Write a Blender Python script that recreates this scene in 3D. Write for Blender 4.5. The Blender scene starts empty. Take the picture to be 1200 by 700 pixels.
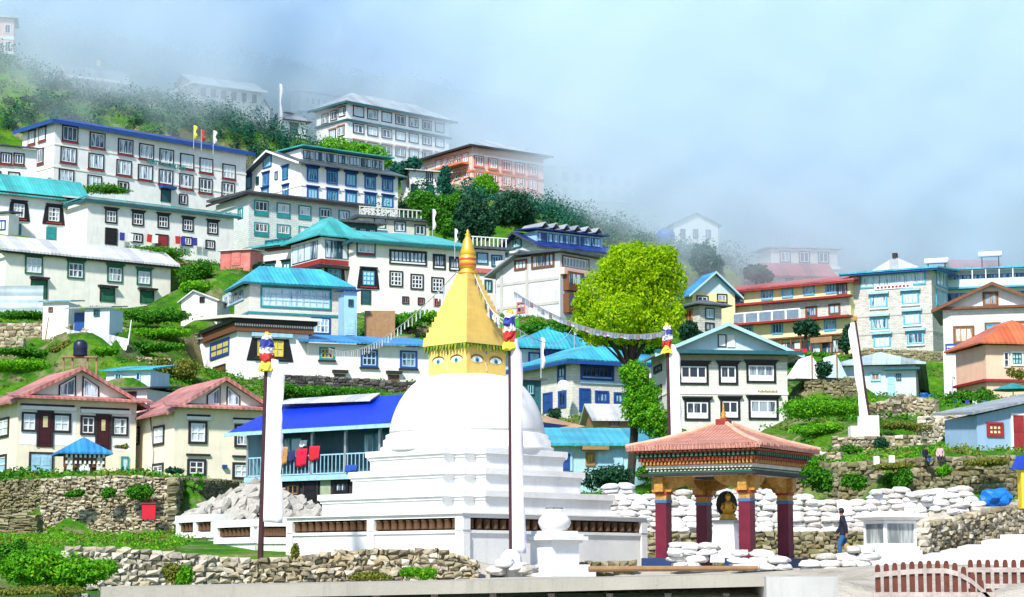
import bpy, bmesh, math, random
import numpy as np
from mathutils import Vector, Matrix, Euler
random.seed(7); RNG = np.random.default_rng(7)
R = math.radians
sc = bpy.context.scene
col = sc.collection
# ------------------------------------------------------------ camera
FPX = 2400.0
PITCH = math.atan(318/2400)
CP, SP = math.cos(PITCH), math.sin(PITCH)
CAM = Vector((0, 0, 1.7))
cd = bpy.data.cameras.new('camera'); cam = bpy.data.objects.new('camera', cd); col.objects.link(cam)
cam.location = CAM; cam.rotation_euler = (R(90)+PITCH, 0, 0)
cd.sensor_width = 36; cd.lens = 36*FPX/1200; cd.clip_start = .5; cd.clip_end = 6000
sc.camera = cam
# ------------------------------------------------------------ world, sun, exposure
SUN_EL, SUN_ROT = R(44), R(204)
w = bpy.data.worlds.new('World'); sc.world = w; w.use_nodes = True
nt = w.node_tree; bg = nt.nodes['Background']
sky = nt.nodes.new('ShaderNodeTexSky'); sky.sky_type = 'NISHITA'; sky.sun_disc = False
sky.sun_elevation = SUN_EL; sky.sun_rotation = SUN_ROT; sky.air_density = 1.0; sky.dust_density = 2.0; sky.ozone_density = 1.0; sky.altitude = 3000
nt.links.new(sky.outputs[0], bg.inputs[0]); bg.inputs[1].default_value = .10
sd = bpy.data.lights.new('sun', 'SUN'); sd.energy = 3.0; sd.angle = R(4); sd.color = (1, .955, .885)
so = bpy.data.objects.new('sun', sd); col.objects.link(so)
sdir = Vector((math.sin(SUN_ROT)*math.cos(SUN_EL), math.cos(SUN_ROT)*math.cos(SUN_EL), math.sin(SUN_EL)))
so.rotation_euler = sdir.to_track_quat('Z', 'Y').to_euler(); so.location = (0, 0, 200)
sc.view_settings.view_transform = 'Standard'; sc.view_settings.look = 'None'
sc.view_settings.exposure = 1.22; sc.view_settings.gamma = 1
sc.cycles.max_bounces = 32; sc.cycles.diffuse_bounces = 3; sc.cycles.volume_bounces = 32; sc.cycles.transparent_max_bounces = 8
sc.cycles.use_adaptive_sampling = True; sc.cycles.adaptive_threshold = .02
try:
    sc.cycles.use_denoising = True; sc.cycles.denoiser = 'OPENIMAGEDENOISE'
except Exception: pass
# ------------------------------------------------------------ pixel <-> world
def ray(px, py):
    c = (px-600)/FPX; d = (350-py)/FPX
    return Vector((c, CP-d*SP, SP+d*CP))
def at(px, py, Y):
    r = ray(px, py); return CAM + r*(Y/r.y)
def proj(p):
    q = Vector(p)-CAM; f = q.y*CP+q.z*SP; u = -q.y*SP+q.z*CP
    return 600+FPX*q.x/f, 350-FPX*u/f
def solve_px(P, u, target, hi=120):
    a, b = 0.0, hi
    fa = proj(P+u*a)[0]-target
    for _ in range(50):
        m = (a+b)/2; fm = proj(P+u*m)[0]-target
        if (fm > 0) == (fa > 0): a = m
        else: b = m
    return (a+b)/2
# ------------------------------------------------------------ materials
MATS = {}
class N:
    def __init__(s, name):
        m = bpy.data.materials.new(name); m.use_nodes = True; s.m = m; s.t = m.node_tree
        s.b = s.t.nodes['Principled BSDF']; s.out = s.t.nodes['Material Output']
    def n(s, typ, **k):
        x = s.t.nodes.new('ShaderNode'+typ)
        for a, v in k.items():
            if a.startswith('i_'):
                key = a[2:]; key = int(key) if key.isdigit() else key.replace('_', ' ')
                x.inputs[key].default_value = v
            else: setattr(x, a, v)
        return x
    def l(s, a, b): s.t.links.new(a, b)
    def noise(s, scale, detail=4, vec=None, rough=.6):
        x = s.n('TexNoise', i_Scale=scale, i_Detail=detail, i_Roughness=rough)
        if vec is not None: s.l(vec, x.inputs['Vector'])
        return x.outputs['Fac']
    def ramp(s, fac, stops):
        x = s.n('ValToRGB'); e = x.color_ramp.elements
        while len(e) < len(stops): e.new(.5)
        for k, (p, c) in enumerate(stops):
            e[k].position = p; e[k].color = (*c, 1) if len(c) == 3 else c
        s.l(fac, x.inputs[0]); return x.outputs[0]
    def mix(s, fac, a, b, mode='MIX'):
        x = s.n('Mix', data_type='RGBA', blend_type=mode)
        for sock, v in ((0, fac), (6, a), (7, b)):
            if isinstance(v, (int, float)): x.inputs[sock].default_value = v
            elif isinstance(v, tuple): x.inputs[sock].default_value = (*v, 1)
            else: s.l(v, x.inputs[sock])
        return x.outputs[2]
    def math(s, op, a, b=0.0):
        x = s.n('Math', operation=op)
        for k, v in ((0, a), (1, b)):
            if isinstance(v, (int, float)): x.inputs[k].default_value = v
            else: s.l(v, x.inputs[k])
        return x.outputs[0]
    def obj(s): return s.n('TexCoord').outputs['Object']
    def scaled(s, vec, sx, sy, sz):
        x = s.n('Mapping'); s.l(vec, x.inputs[0]); x.inputs['Scale'].default_value = (sx, sy, sz); return x.outputs[0]
    def wallvec(s):
        sp = s.n('SeparateXYZ'); s.l(s.obj(), sp.inputs[0]); c = s.n('CombineXYZ')
        s.l(s.math('ADD', sp.outputs[0], sp.outputs[1]), c.inputs[0]); s.l(sp.outputs[2], c.inputs[1]); return c.outputs[0]
    def bump(s, h, strength=.4, dist=.05):
        x = s.n('Bump', i_Strength=strength, i_Distance=dist); s.l(h, x.inputs['Height']); s.l(x.outputs[0], s.b.inputs['Normal'])
    def color(s, c): 
        if isinstance(c, tuple): s.b.inputs['Base Color'].default_value = (*c, 1)
        else: s.l(c, s.b.inputs['Base Color'])
    def set(s, rough=.8, metal=0, spec=.3):
        s.b.inputs['Roughness'].default_value = rough; s.b.inputs['Metallic'].default_value = metal
        s.b.inputs['Specular IOR Level'].default_value = spec; return s.m
def dk(c, k): return tuple(max(0, x*k) for x in c)
def plain(name, c, rough=.6, var=.25, scale=3.0, metal=0):
    if name in MATS: return MATS[name]
    s = N(name); f = s.noise(scale, 5, s.obj())
    s.color(s.ramp(f, [(.3, dk(c, 1-var)), (.7, dk(c, 1+var*.4))])); MATS[name] = s.set(rough, metal); return s.m
def plaster(name, c, stain=.35, sc_=1.0, stc=None):
    if name in MATS: return MATS[name]
    s = N(name); v = s.obj()
    f = s.noise(.9*sc_, 5, v); base = s.ramp(f, [(.3, dk(c, .86)), (.65, c)])
    st = s.noise(1.6*sc_, 5, s.scaled(v, 1.6, 1.6, .16), .75)
    fac = s.math('MULTIPLY', s.ramp(st, [(.52, (0, 0, 0)), (.75, (1, 1, 1))]), stain)
    c2 = s.mix(fac, base, stc or dk(c, .55)); s.color(c2)
    s.bump(s.noise(14*sc_, 4, v), .35, .03); MATS[name] = s.set(.9); return s.m
def blockwall(name, c1, c2, mortar, bw=.42, bh=.2, stain=.3):
    if name in MATS: return MATS[name]
    s = N(name); v = s.wallvec()
    nz = s.n('TexNoise', i_Scale=1.6, i_Detail=2.0); s.l(v, nz.inputs['Vector'])
    va = s.n('VectorMath', operation='MULTIPLY_ADD'); s.l(nz.outputs['Color'], va.inputs[0]); va.inputs[1].default_value = (.10, .10, 0); s.l(v, va.inputs[2])
    b = s.n('TexBrick', i_Scale=1.0, i_Mortar_Size=.016, i_Mortar_Smooth=.3, i_Bias=0.0, i_Brick_Width=bw, i_Row_Height=bh)
    s.l(va.outputs[0], b.inputs['Vector'])
    b.inputs['Color1'].default_value = (*c1, 1); b.inputs['Color2'].default_value = (*c2, 1); b.inputs['Mortar'].default_value = (*mortar, 1)
    f = s.noise(.7, 4, s.obj()); c = s.mix(s.math('MULTIPLY', s.ramp(f, [(.45, (0, 0, 0)), (.75, (1, 1, 1))]), stain), b.outputs['Color'], dk(c1, .5))
    s.color(c); s.bump(b.outputs['Fac'], -.6, .04); MATS[name] = s.set(.92); return s.m
def corrugated(name, c, freq=9.0, axis='X', rust=.25, rough=.5, rustc=(.35, .28, .2)):
    if name in MATS: return MATS[name]
    s = N(name); v = s.obj(); sp = s.n('SeparateXYZ'); s.l(v, sp.inputs[0])
    k = s.math('SINE', s.math('MULTIPLY', sp.outputs[axis], freq*2))
    f = s.noise(.5, 5, v); base = s.ramp(f, [(.3, dk(c, .7)), (.7, dk(c, 1.12))])
    st = s.noise(1.1, 6, s.scaled(v, 1, 1, 1), .8)
    c2 = s.mix(s.math('MULTIPLY', s.ramp(st, [(.48, (0, 0, 0)), (.8, (1, 1, 1))]), rust), base, rustc)
    wn = s.n('TexWhiteNoise', noise_dimensions='1D'); s.l(s.math('FLOOR', s.math('MULTIPLY', sp.outputs[axis], .9)), wn.inputs['W'])
    c2 = s.mix(.8, c2, s.ramp(wn.outputs['Value'], [(0, (.62, .62, .64)), (.5, (.9, .9, .9)), (1, (1.1, 1.08, 1.05))]), 'MULTIPLY')
    sheet = s.math('FRACT', s.math('MULTIPLY', sp.outputs[axis], .9))
    seam = s.math('LESS_THAN', sheet, .05); c2 = s.mix(s.math('MULTIPLY', seam, .35), c2, dk(c, .4))
    s.color(c2); s.bump(k, .5, .03); MATS[name] = s.set(rough, 0, .4); return s.m
def stones(name, tones, rough=.95):
    if name in MATS: return MATS[name]
    s = N(name); g = s.n('NewGeometry'); n = len(tones)
    c = s.ramp(g.outputs['Random Per Island'], [((k+.5)/n, t) for k, t in enumerate(tones)])
    f = s.noise(7, 6, s.obj()); c = s.mix(.65, c, s.ramp(f, [(.3, (.35, .35, .33)), (.75, (1, 1, 1))]), 'MULTIPLY')
    s.color(c); s.bump(s.noise(18, 4, s.obj()), .5, .04); MATS[name] = s.set(rough); return s.m
def leaves(name, tones, trans=.35):
    if name in MATS: return MATS[name]
    s = N(name); g = s.n('NewGeometry'); n = len(tones)
    f = s.noise(.6, 3, s.obj()); rnd = s.math('ADD', s.math('MULTIPLY', g.outputs['Random Per Island'], .55), s.math('MULTIPLY', f, .45))
    c = s.ramp(rnd, [(.15+.7*k/max(1, n-1), t) for k, t in enumerate(tones)])
    s.color(c); s.set(.65, 0, .2)
    tr = s.n('BsdfTranslucent'); s.l(c, tr.inputs[0]); mx = s.n('MixShader'); mx.inputs[0].default_value = trans
    s.l(s.b.outputs[0], mx.inputs[1]); s.l(tr.outputs[0], mx.inputs[2]); s.l(mx.outputs[0], s.out.inputs[0])
    MATS[name] = s.m; return s.m
def glass(name, dark, pale, p=.5):
    if name in MATS: return MATS[name]
    s = N(name); oi = s.n('ObjectInfo'); v = s.obj()
    f = s.noise(1.3, 2, s.scaled(v, 3.0, 3.0, .4)); f = s.math('ADD', f, s.math('MULTIPLY', s.math('SUBTRACT', oi.outputs['Random'], .5), .5))
    s.color(s.ramp(f, [(p-.08, dark), (p+.08, pale)])); MATS[name] = s.set(.12, 0, .5); return s.m
# ------------------------------------------------------------ mesh builder
class MB:
    def __init__(s): s.v = []; s.f = []
    def add(s, vs, fs):
        o = len(s.v); s.v += [tuple(p) for p in vs]; s.f += [tuple(i+o for i in f) for f in fs]; return s
    def box(s, x0, x1, y0, y1, z0, z1, M=None):
        vs = [(x, y, z) for z in (z0, z1) for y in (y0, y1) for x in (x0, x1)]
        if M: vs = [M(*p) for p in vs]
        return s.add(vs, [(0, 2, 3, 1), (4, 5, 7, 6), (0, 1, 5, 4), (2, 6, 7, 3), (0, 4, 6, 2), (1, 3, 7, 5)])
    def prism(s, poly, z0, z1, M=None):
        n = len(poly); vs = [(x, y, z0) for x, y in poly]+[(x, y, z1) for x, y in poly]
        if M: vs = [M(*p) for p in vs]
        return s.add(vs, [tuple(range(n))[::-1], tuple(range(n, 2*n))]+[(i, (i+1) % n, n+(i+1) % n, n+i) for i in range(n)])
    def cyl(s, p0, p1, r0, r1=None, n=10):
        r1 = r0 if r1 is None else r1; p0, p1 = Vector(p0), Vector(p1); d = (p1-p0).normalized()
        a = d.orthogonal().normalized(); b = d.cross(a)
        vs = [p+(a*math.cos(2*math.pi*k/n)+b*math.sin(2*math.pi*k/n))*r for p, r in ((p0, r0), (p1, r1)) for k in range(n)]
        return s.add(vs, [tuple(range(n))[::-1], tuple(range(n, 2*n))]+[(i, (i+1) % n, n+(i+1) % n, n+i) for i in range(n)])
    def tube(s, pts, r, n=6):
        for a, b in zip(pts, pts[1:]): s.cyl(a, b, r if not isinstance(r, list) else r[0], None, n)
        return s
    def lathe(s, prof, n=32, c=(0, 0), close=True):
        vs = []; fs = []; m = len(prof)
        for r, z in prof:
            for k in range(n): vs.append((c[0]+r*math.cos(2*math.pi*k/n), c[1]+r*math.sin(2*math.pi*k/n), z))
        for j in range(m-1):
            for k in range(n): fs.append((j*n+k, j*n+(k+1) % n, (j+1)*n+(k+1) % n, (j+1)*n+k))
        if close: fs.append(tuple(range(n))[::-1]); fs.append(tuple((m-1)*n+k for k in range(n)))
        return s.add(vs, fs)
    def shell(s, polys, th):
        """closed sheet of thickness th from planar polygons that share points"""
        idx = {}; vs = []; fs = []; cnt = {}
        for p in polys:
            f = []
            for q in p:
                k = tuple(round(c, 4) for c in q)
                if k not in idx: idx[k] = len(vs); vs.append(q)
                f.append(idx[k])
            fs.append(f)
            for a, b in zip(f, f[1:]+f[:1]): cnt[(a, b)] = 1
        n = len(vs); allv = vs+[(x, y, z-th) for x, y, z in vs]
        out = [tuple(f) for f in fs]+[tuple(i+n for i in f[::-1]) for f in fs]
        for a, b in cnt:
            if (b, a) not in cnt: out.append((b, a, a+n, b+n))
        return s.add(allv, out)
    def build(s, name, mat, parent=None, smooth=False, fix=True):
        me = bpy.data.meshes.new(name); me.from_pydata(s.v, [], s.f)
        if fix:
            bm = bmesh.new(); bm.from_mesh(me); bmesh.ops.recalc_face_normals(bm, faces=bm.faces[:]); bm.to_mesh(me); bm.free()
        me.materials.append(mat)
        if smooth: me.polygons.foreach_set('use_smooth', [True]*len(me.polygons))
        o = bpy.data.objects.new(name, me); col.objects.link(o)
        if parent is not None: o.parent = parent
        return o
def tag(o, label=None, cat=None, group=None, kind=None):
    for k, v in (('label', label), ('category', cat), ('group', group), ('kind', kind)):
        if v: o[k] = v
    return o
def empty(name, loc, rz=0, label=None, cat=None, group=None):
    o = bpy.data.objects.new(name, None); col.objects.link(o); o.location = loc; o.rotation_euler = (0, 0, rz)
    o.empty_display_size = .3
    return tag(o, label, cat, group)
KIDS = {}
def kids(o): return [c for c in bpy.data.objects if c.parent == o]
def copy_tree(o, parent=None, children=None):
    c = o.copy(); col.objects.link(c); c.parent = parent
    for ch in (children if children is not None else kids(o)): copy_tree(ch, c)
    return c
def text_part(name, body, size, mat, parent, loc, rot, ext=.02):
    cu = bpy.data.curves.new(name, 'FONT'); cu.body = body; cu.size = size; cu.extrude = ext; cu.offset = .018; cu.align_x = 'CENTER'; cu.align_y = 'CENTER'
    t = bpy.data.objects.new(name, cu); col.objects.link(t); dg = bpy.context.evaluated_depsgraph_get()
    me = bpy.data.meshes.new_from_object(t.evaluated_get(dg)); bpy.data.objects.remove(t)
    me.materials.clear(); me.materials.append(mat); o = bpy.data.objects.new(name, me); col.objects.link(o)
    o.parent = parent; o.location = loc; o.rotation_euler = rot; return o
CTRL = []      # terrain control points (x, y, z)
FOOT = []      # building footprints, kept clear of plants
# ------------------------------------------------------------ buildings
class Bld:
    def __init__(s, name, label, cat, pc, yb, ye, Y, yaw, pxe, sp=None, d=8.0, near='L', group=None, pad=True, sink=2.5):
        yaw = R(yaw); s.yaw = yaw; P = at(pc, yb, Y); s.H = at(pc, ye, Y).z-P.z
        u = Vector((math.cos(yaw), math.sin(yaw), 0)); v = Vector((-math.sin(yaw), math.cos(yaw), 0)); s.u, s.v = u, v
        s.near = near
        s.W = solve_px(P, u if near == 'L' else -u, pxe)
        s.D = d if sp is None else solve_px(P, v, sp)
        s.O = P if near == 'L' else P-u*s.W
        s.root = empty(name, s.O, yaw, label, cat, group); s.sink = sink
        c = [s.O, s.O+u*s.W, s.O+u*s.W+v*s.D, s.O+v*s.D]; FOOT.append((s.O.copy(), u, v, s.W, s.D))
        if pad:
            for q in c+[(c[0]+c[1])/2, (c[2]+c[3])/2, (c[1]+c[2])/2, (c[0]+c[3])/2]: CTRL.append((q.x, q.y, q.z-.1))
            for a in (.1, .5, .9):
                q = s.O+u*s.W*a-v*2.2; CTRL.append((q.x, q.y, q.z-.35))
    def hit(s, px, py, side=False):
        r = ray(px, py)
        if side:
            n = s.u; o = s.O if s.near == 'L' else s.O+s.u*s.W
        else: n = s.v; o = s.O
        t = (o-CAM).dot(n)/r.dot(n); p = CAM+r*t-s.O
        return (p.dot(s.v) if side else p.dot(s.u)), p.z
    def fmap(s, side=False, off=0.0):
        if not side: return lambda a, o, z: (a, -o-off, z)
        if s.near == 'L': return lambda a, o, z: (-o-off, a, z)
        W = s.W; return lambda a, o, z: (W+o+off, a, z)
    def rect(s, x0, y0, x1, y1, side=False):
        cy = (y0+y1)/2; a0 = s.hit(x0, cy, side)[0]; a1 = s.hit(x1, cy, side)[0]
        cx = (x0+x1)/2; z1 = s.hit(cx, y0, side)[1]; z0 = s.hit(cx, y1, side)[1]
        return min(a0, a1), max(a0, a1), z0, z1
    def wall(s, mat, name='wall', x0=0, x1=None, y0=0, y1=None, z0=None, z1=None):
        return MB().box(x0, s.W if x1 is None else x1, y0, s.D if y1 is None else y1, -s.sink if z0 is None else z0, s.H if z1 is None else z1).build(name, mat, s.root)
    def panel(s, name, mat, x0, y0, x1, y1, out=.05, side=False, parent=None):
        a0, a1, z0, z1 = s.rect(x0, y0, x1, y1, side)
        o = MB().box(a0, a1, -.02, out, z0, z1, s.fmap(side)).build(name, mat, s.root); return o
    def band(s, mat, py, h=.22, out=.06, side=None, name='floor_band', px=None):
        """a string course round the front (and visible side) at the height of pixel py over the near corner"""
        pxx = px if px is not None else proj(s.O if s.near == 'L' else s.O+s.u*s.W)[0]
        z = s.hit(pxx, py)[1]; m = MB()
        m.box(-out, s.W+out, -out, .0, z-h/2, z+h/2)
        if s.near == 'L': m.box(-out, 0, .003, s.D, z-h/2, z+h/2)
        else: m.box(s.W, s.W+out, .003, s.D, z-h/2, z+h/2)
        return m.build(name, mat, s.root)
    def win(s, x0, y0, x1, y1, frame, pane, bars=None, nx=2, nz=1, sill=None, head=None, fw=None, trap=None, side=False, low=0.0, door=None, lowmat=None, name='window'):
        a0, a1, z0, z1 = s.rect(x0, y0, x1, y1, side); w, h = a1-a0, z1-z0; M = s.fmap(side); fw = fw or min(.16, .1*w+.03)
        m = MB(); m.box(a0, a1, -.02, .10, z1-fw, z1, M); m.box(a0, a0+fw, -.02, .10, z0, z1-fw, M); m.box(a1-fw, a1, -.02, .10, z0, z1-fw, M); m.box(a0+fw, a1-fw, -.02, .10, z0, z0+fw, M)
        if trap:  # black tapering surround
            t = trap
            for sg, e in ((-1, a0), (1, a1)):
                p = [(e, z1+.02), (e+sg*t*.6, z1+.02), (e+sg*t*1.5, z0-.25), (e, z0-.25)]
                vs = [M(a, o, z) for o in (-.02, .06) for a, z in p]; m.add(vs, [(0, 1, 2, 3), (7, 6, 5, 4)]+[(i, 4+i, 4+(i+1) % 4, (i+1) % 4) for i in range(4)])
            m.box(a0, a1, -.02, .06, z0-.25, z0, M)
        o = m.build(name, frame, s.root)
        zl = z0+fw+(h-2*fw)*low; ia0, ia1, iz1 = a0+fw, a1-fw, z1-fw
        MB().box(ia0, ia1, -.02, .025, zl, iz1, M).build('pane', pane, o)
        if low > 0: MB().box(ia0, ia1, -.02, .045, z0+fw, zl, M).build('apron_panel', lowmat or bars or frame, o)
        b = MB(); t = max(.05, min(.09, .06*w))
        for k in range(1, nx): x = ia0+(ia1-ia0)*k/nx; b.box(x-t/2, x+t/2, 0, .075, zl, iz1, M)
        for k in range(1, nz): z = zl+(iz1-zl)*k/nz; b.box(ia0, ia1, 0, .07, z-t/2, z+t/2, M)
        if bars is not None:
            b.box(ia0, ia0+t, 0, .073, zl, iz1, M); b.box(ia1-t, ia1, 0, .073, zl, iz1, M); b.box(ia0, ia1, 0, .068, zl, zl+t, M); b.box(ia0, ia1, 0, .068, iz1-t, iz1, M)
        if b.v: b.build('sash', bars or frame, o)
        if sill is not None: MB().box(a0-.1, a1+.1, -.02, .2, z0-.16, z0-.004, M).build('sill', sill, o)
        if head is not None:
            q = MB(); q.box(a0-.18, a1+.18, -.02, .28, z1+.14, z1+.26, M); q.box(a0-.08, a1+.08, -.02, .16, z1+.003, z1+.14, M); q.build('cornice', head, o)
        return o
    def wins(s, cs, w0, w1, h0, h1=None, **k):
        n = len(cs); h1 = h1 or h0
        for i, (cx, cy) in enumerate(cs):
            t = i/max(1, n-1); w_, h_ = w0+(w1-w0)*t, h0+(h1-h0)*t
            s.win(cx-w_/2, cy-h_/2, cx+w_/2, cy+h_/2, **k)
    def row(s, a, b, n, w0, w1, h0, h1=None, **k):
        s.wins([(a[0]+(b[0]-a[0])*i/max(1, n-1), a[1]+(b[1]-a[1])*i/max(1, n-1)) for i in range(n)], w0, w1, h0, h1, **k)
    def door(s, x0, y0, x1, y1, mat, frame=None, side=False, handle=True, nx=1):
        a0, a1, z0, z1 = s.rect(x0, y0, x1, y1, side); M = s.fmap(side)
        m = MB(); m.box(a0, a1, -.02, .06, z0, z1, M); w = (a1-a0)/nx
        for k in range(nx):
            for zz in (.12, .55): m.box(a0+k*w+.12*w, a0+k*w+.88*w, .06, .085, z0+(z1-z0)*zz, z0+(z1-z0)*(zz+.33), M)
        o = m.build('door', mat, s.root)
        if frame is not None:
            q = MB(); q.box(a0-.12, a0-.003, -.02, .1, z0, z1+.12, M); q.box(a1+.003, a1+.12, -.02, .1, z0, z1+.12, M); q.box(a0-.003, a1+.003, -.02, .1, z1+.003, z1+.12, M); q.build('door_frame', frame, o)
        return o
    # roofs: local box 0..W x 0..D at height H
    def hip(s, mat, rise, ov=.7, th=.14, inset=None, z=None, x0=0, x1=None, y0=0, y1=None, name='roof'):
        x1 = s.W if x1 is None else x1; y1 = s.D if y1 is None else y1; z = s.H if z is None else z; z += th+.004
        a, b, c, d = x0-ov, x1+ov, y0-ov, y1+ov; h = min(b-a, d-c)/2 if inset is None else inset
        if b-a >= d-c: r0, r1 = (a+h, (c+d)/2, z+rise), (b-h, (c+d)/2, z+rise); long = True
        else: r0, r1 = ((a+b)/2, c+h, z+rise), ((a+b)/2, d-h, z+rise); long = False
        A, Bq, C, Dq = (a, c, z), (b, c, z), (b, d, z), (a, d, z); m = MB()
        e = 1e-3
        if abs(r0[0]-r1[0]) < e and abs(r0[1]-r1[1]) < e: polys = [[A, Bq, r0], [Bq, C, r0], [C, Dq, r0], [Dq, A, r0]]
        elif long: polys = [[A, Bq, r1, r0], [Bq, C, r1], [C, Dq, r0, r1], [Dq, A, r0]]
        else: polys = [[A, Bq, r0], [Bq, C, r1, r0], [C, Dq, r1], [Dq, A, r0, r1]]
        return m.shell(polys, th).build(name, mat, s.root)
    def gable(s, mat, rise, ov=.6, axis='y', gmat=None, th=.14, apex=.5, z=None, x0=0, x1=None, y0=0, y1=None, ovg=None, trim=None, flare=0):
        x1 = s.W if x1 is None else x1; y1 = s.D if y1 is None else y1; z = s.H if z is None else z; ovg = ov if ovg is None else ovg; m = MB()
        if axis == 'y':
            xm = x0+(x1-x0)*apex; kl, kr = rise/(xm-x0), rise/(x1-xm)
            p = [(x0-ov, z+th-kl*ov), (xm, z+th+rise), (x1+ov, z+th-kr*ov)]; ya, yb = y0-ovg, y1+ovg
            polys = [[(p[0][0], ya, p[0][1]), (p[1][0], ya, p[1][1]), (p[1][0], yb, p[1][1]), (p[0][0], yb, p[0][1])], [(p[1][0], ya, p[1][1]), (p[2][0], ya, p[2][1]), (p[2][0], yb, p[2][1]), (p[1][0], yb, p[1][1])]]
            g = MB().prism([(x0, z+.002), (x1, z+.002), (xm, z+rise-.02)], 0, 1, lambda a, b, c: (a, y0+.002 if c == 0 else y1, b))
            if trim is not None:
                q = MB()
                for (A, B_) in ((p[0], p[1]), (p[1], p[2])):
                    vs = [(A[0], ya-.05, A[1]+.03), (B_[0], ya-.05, B_[1]+.03), (B_[0], ya-.05, B_[1]-.25), (A[0], ya-.05, A[1]-.25)]
                    vs += [(x, ya-.003, zz) for x, _, zz in vs]
                    q.add(vs, [(0, 1, 2, 3), (7, 6, 5, 4)]+[(i, 4+i, 4+(i+1) % 4, (i+1) % 4) for i in range(4)])
                q.build('bargeboard', trim, s.root)
        else:
            ym = y0+(y1-y0)*apex; kl, kr = rise/(ym-y0), rise/(y1-ym); xa, xb = x0-ovg, x1+ovg
            p = [(y0-ov, z+th-kl*ov), (ym, z+th+rise), (y1+ov, z+th-kr*ov)]
            polys = [[(xb, p[0][0], p[0][1]), (xb, p[1][0], p[1][1]), (xa, p[1][0], p[1][1]), (xa, p[0][0], p[0][1])], [(xb, p[1][0], p[1][1]), (xb, p[2][0], p[2][1]), (xa, p[2][0], p[2][1]), (xa, p[1][0], p[1][1])]]
            g = MB().prism([(y0, z+.002), (y1, z+.002), (ym, z+rise-.02)], 0, 1, lambda a, b, c: (x0+.002 if c == 0 else x1-.002, a, b))
            if trim is not None:
                q = MB(); xo = xa if s.near == 'L' else xb; sg = -1 if s.near == 'L' else 1
                for (A, B_) in ((p[0], p[1]), (p[1], p[2])):
                    vs = [(xo+sg*.05, A[0], A[1]+.03), (xo+sg*.05, B_[0], B_[1]+.03), (xo+sg*.05, B_[0], B_[1]-.25), (xo+sg*.05, A[0], A[1]-.25)]
                    vs += [(xo+sg*.003, y, zz) for _, y, zz in vs]
                    q.add(vs, [(0, 1, 2, 3), (7, 6, 5, 4)]+[(i, 4+i, 4+(i+1) % 4, (i+1) % 4) for i in range(4)])
                q.build('bargeboard', trim, s.root)
        if gmat is not None: g.build('gable_wall', gmat, s.root)
        return m.shell(polys, th).build('roof', mat, s.root)
    def shed(s, mat, rise, ov=.6, th=.16, z=None, x0=0, x1=None, y0=0, y1=None, name='roof', rx=0.0):
        x1 = s.W if x1 is None else x1; y1 = s.D if y1 is None else y1; z = (s.H if z is None else z)+th+.004
        a, b, c, d = x0-ov, x1+ov, y0-ov, y1+ov
        return MB().shell([[(a, c, z), (b, c, z+rx), (b, d, z+rise+rx), (a, d, z+rise)]], th).build(name, mat, s.root)
    def fascia(s, mat, h=.3, ov=.72, z=None, y0=0):
        z = (s.H if z is None else z); m = MB(); m.box(-ov, s.W+ov, y0-ov, y0-ov+.08, z-h+.1, z+.1)
        if s.near == 'L': m.box(-ov, -ov+.08, y0-ov+.083, s.D+ov, z-h+.1, z+.1)
        else: m.box(s.W+ov-.08, s.W+ov, y0-ov+.083, s.D+ov, z-h+.1, z+.1)
        return m.build('fascia', mat, s.root)
    def railing(s, x0, y0, x1, y1, mat, out=1.0, n=14, floor=None):
        a0, a1, z0, z1 = s.rect(x0, y0, x1, y1); M = s.fmap(); m = MB()
        m.box(a0, a1, out-.05, out, z1-.06, z1, M); m.box(a0, a1, out-.05, out, z0+.05, z0+.1, M)
        for k in range(n+1): x = a0+(a1-a0)*k/n; m.box(x-.025, x+.025, out-.047, out-.003, z0+.1, z1-.06, M)
        o = m.build('railing', mat, s.root)
        if floor is not None: MB().box(a0, a1, 0.001, out+.02, z0-.15, z0, M).build('balcony_floor', floor, s.root)
        return o
# ------------------------------------------------------------ palette
WHITE = plaster('whitewash', (.80, .80, .78), .3)
WHITE2 = plaster('aged_whitewash', (.76, .75, .71), .5)
CREAM = plaster('cream_plaster', (.80, .73, .56), .35)
PALECREAM = plaster('pale_cream_plaster', (.80, .78, .69), .3)
YELLOWP = plaster('pale_yellow_plaster', (.76, .68, .38), .3)
PEACH = plaster('peach_plaster', (.78, .50, .36), .2)
GREYP = plaster('grey_render', (.55, .56, .60), .5, 1, (.30, .30, .33))
PINKW = plaster('pink_render', (.74, .50, .44), .3)
TEALP = plaster('teal_boarding', (.36, .56, .58), .3)
BLUEP = plaster('blue_boarding', (.30, .52, .68), .3)
PALEBLUE = plaster('pale_blue_boarding', (.52, .68, .74), .3)
COTTAGE = plaster('cottage_blue_render', (.28, .42, .58), .3)
STONEW = blockwall('whitened_stone', (.66, .65, .58), (.56, .55, .49), (.45, .44, .40), .45, .22, .25)
STONEG = blockwall('grey_stone', (.44, .43, .39), (.60, .59, .54), (.22, .22, .21), .42, .2, .2)
STONEB = blockwall('blue_grey_stone', (.50, .56, .56), (.62, .66, .62), (.28, .30, .30), .5, .24, .2)
CLAP = blockwall('clapboard', (.70, .62, .46), (.73, .65, .50), (.45, .38, .26), 40, .17, .1)
ROOFBLUE = corrugated('deep_blue_roof_sheet', (.008, .032, .22), 8, 'X', .1)
TARP = plain('blue_tarpaulin', (.002, .030, .60), .45, .35, .35)
ROOFTEAL = corrugated('teal_roof_sheet', (.05, .40, .40), 8, 'X', .15, .5, (.3, .42, .4))
ROOFTURQ = corrugated('turquoise_roof_sheet', (.04, .38, .52), 8, 'X', .2, .5, (.35, .45, .5))
ROOFSKY = corrugated('sky_blue_roof_sheet', (.03, .25, .58), 8, 'X', .15, .5, (.3, .4, .5))
ROOFGREY = corrugated('grey_roof_sheet', (.30, .34, .37), 8, 'X', .2)
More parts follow.
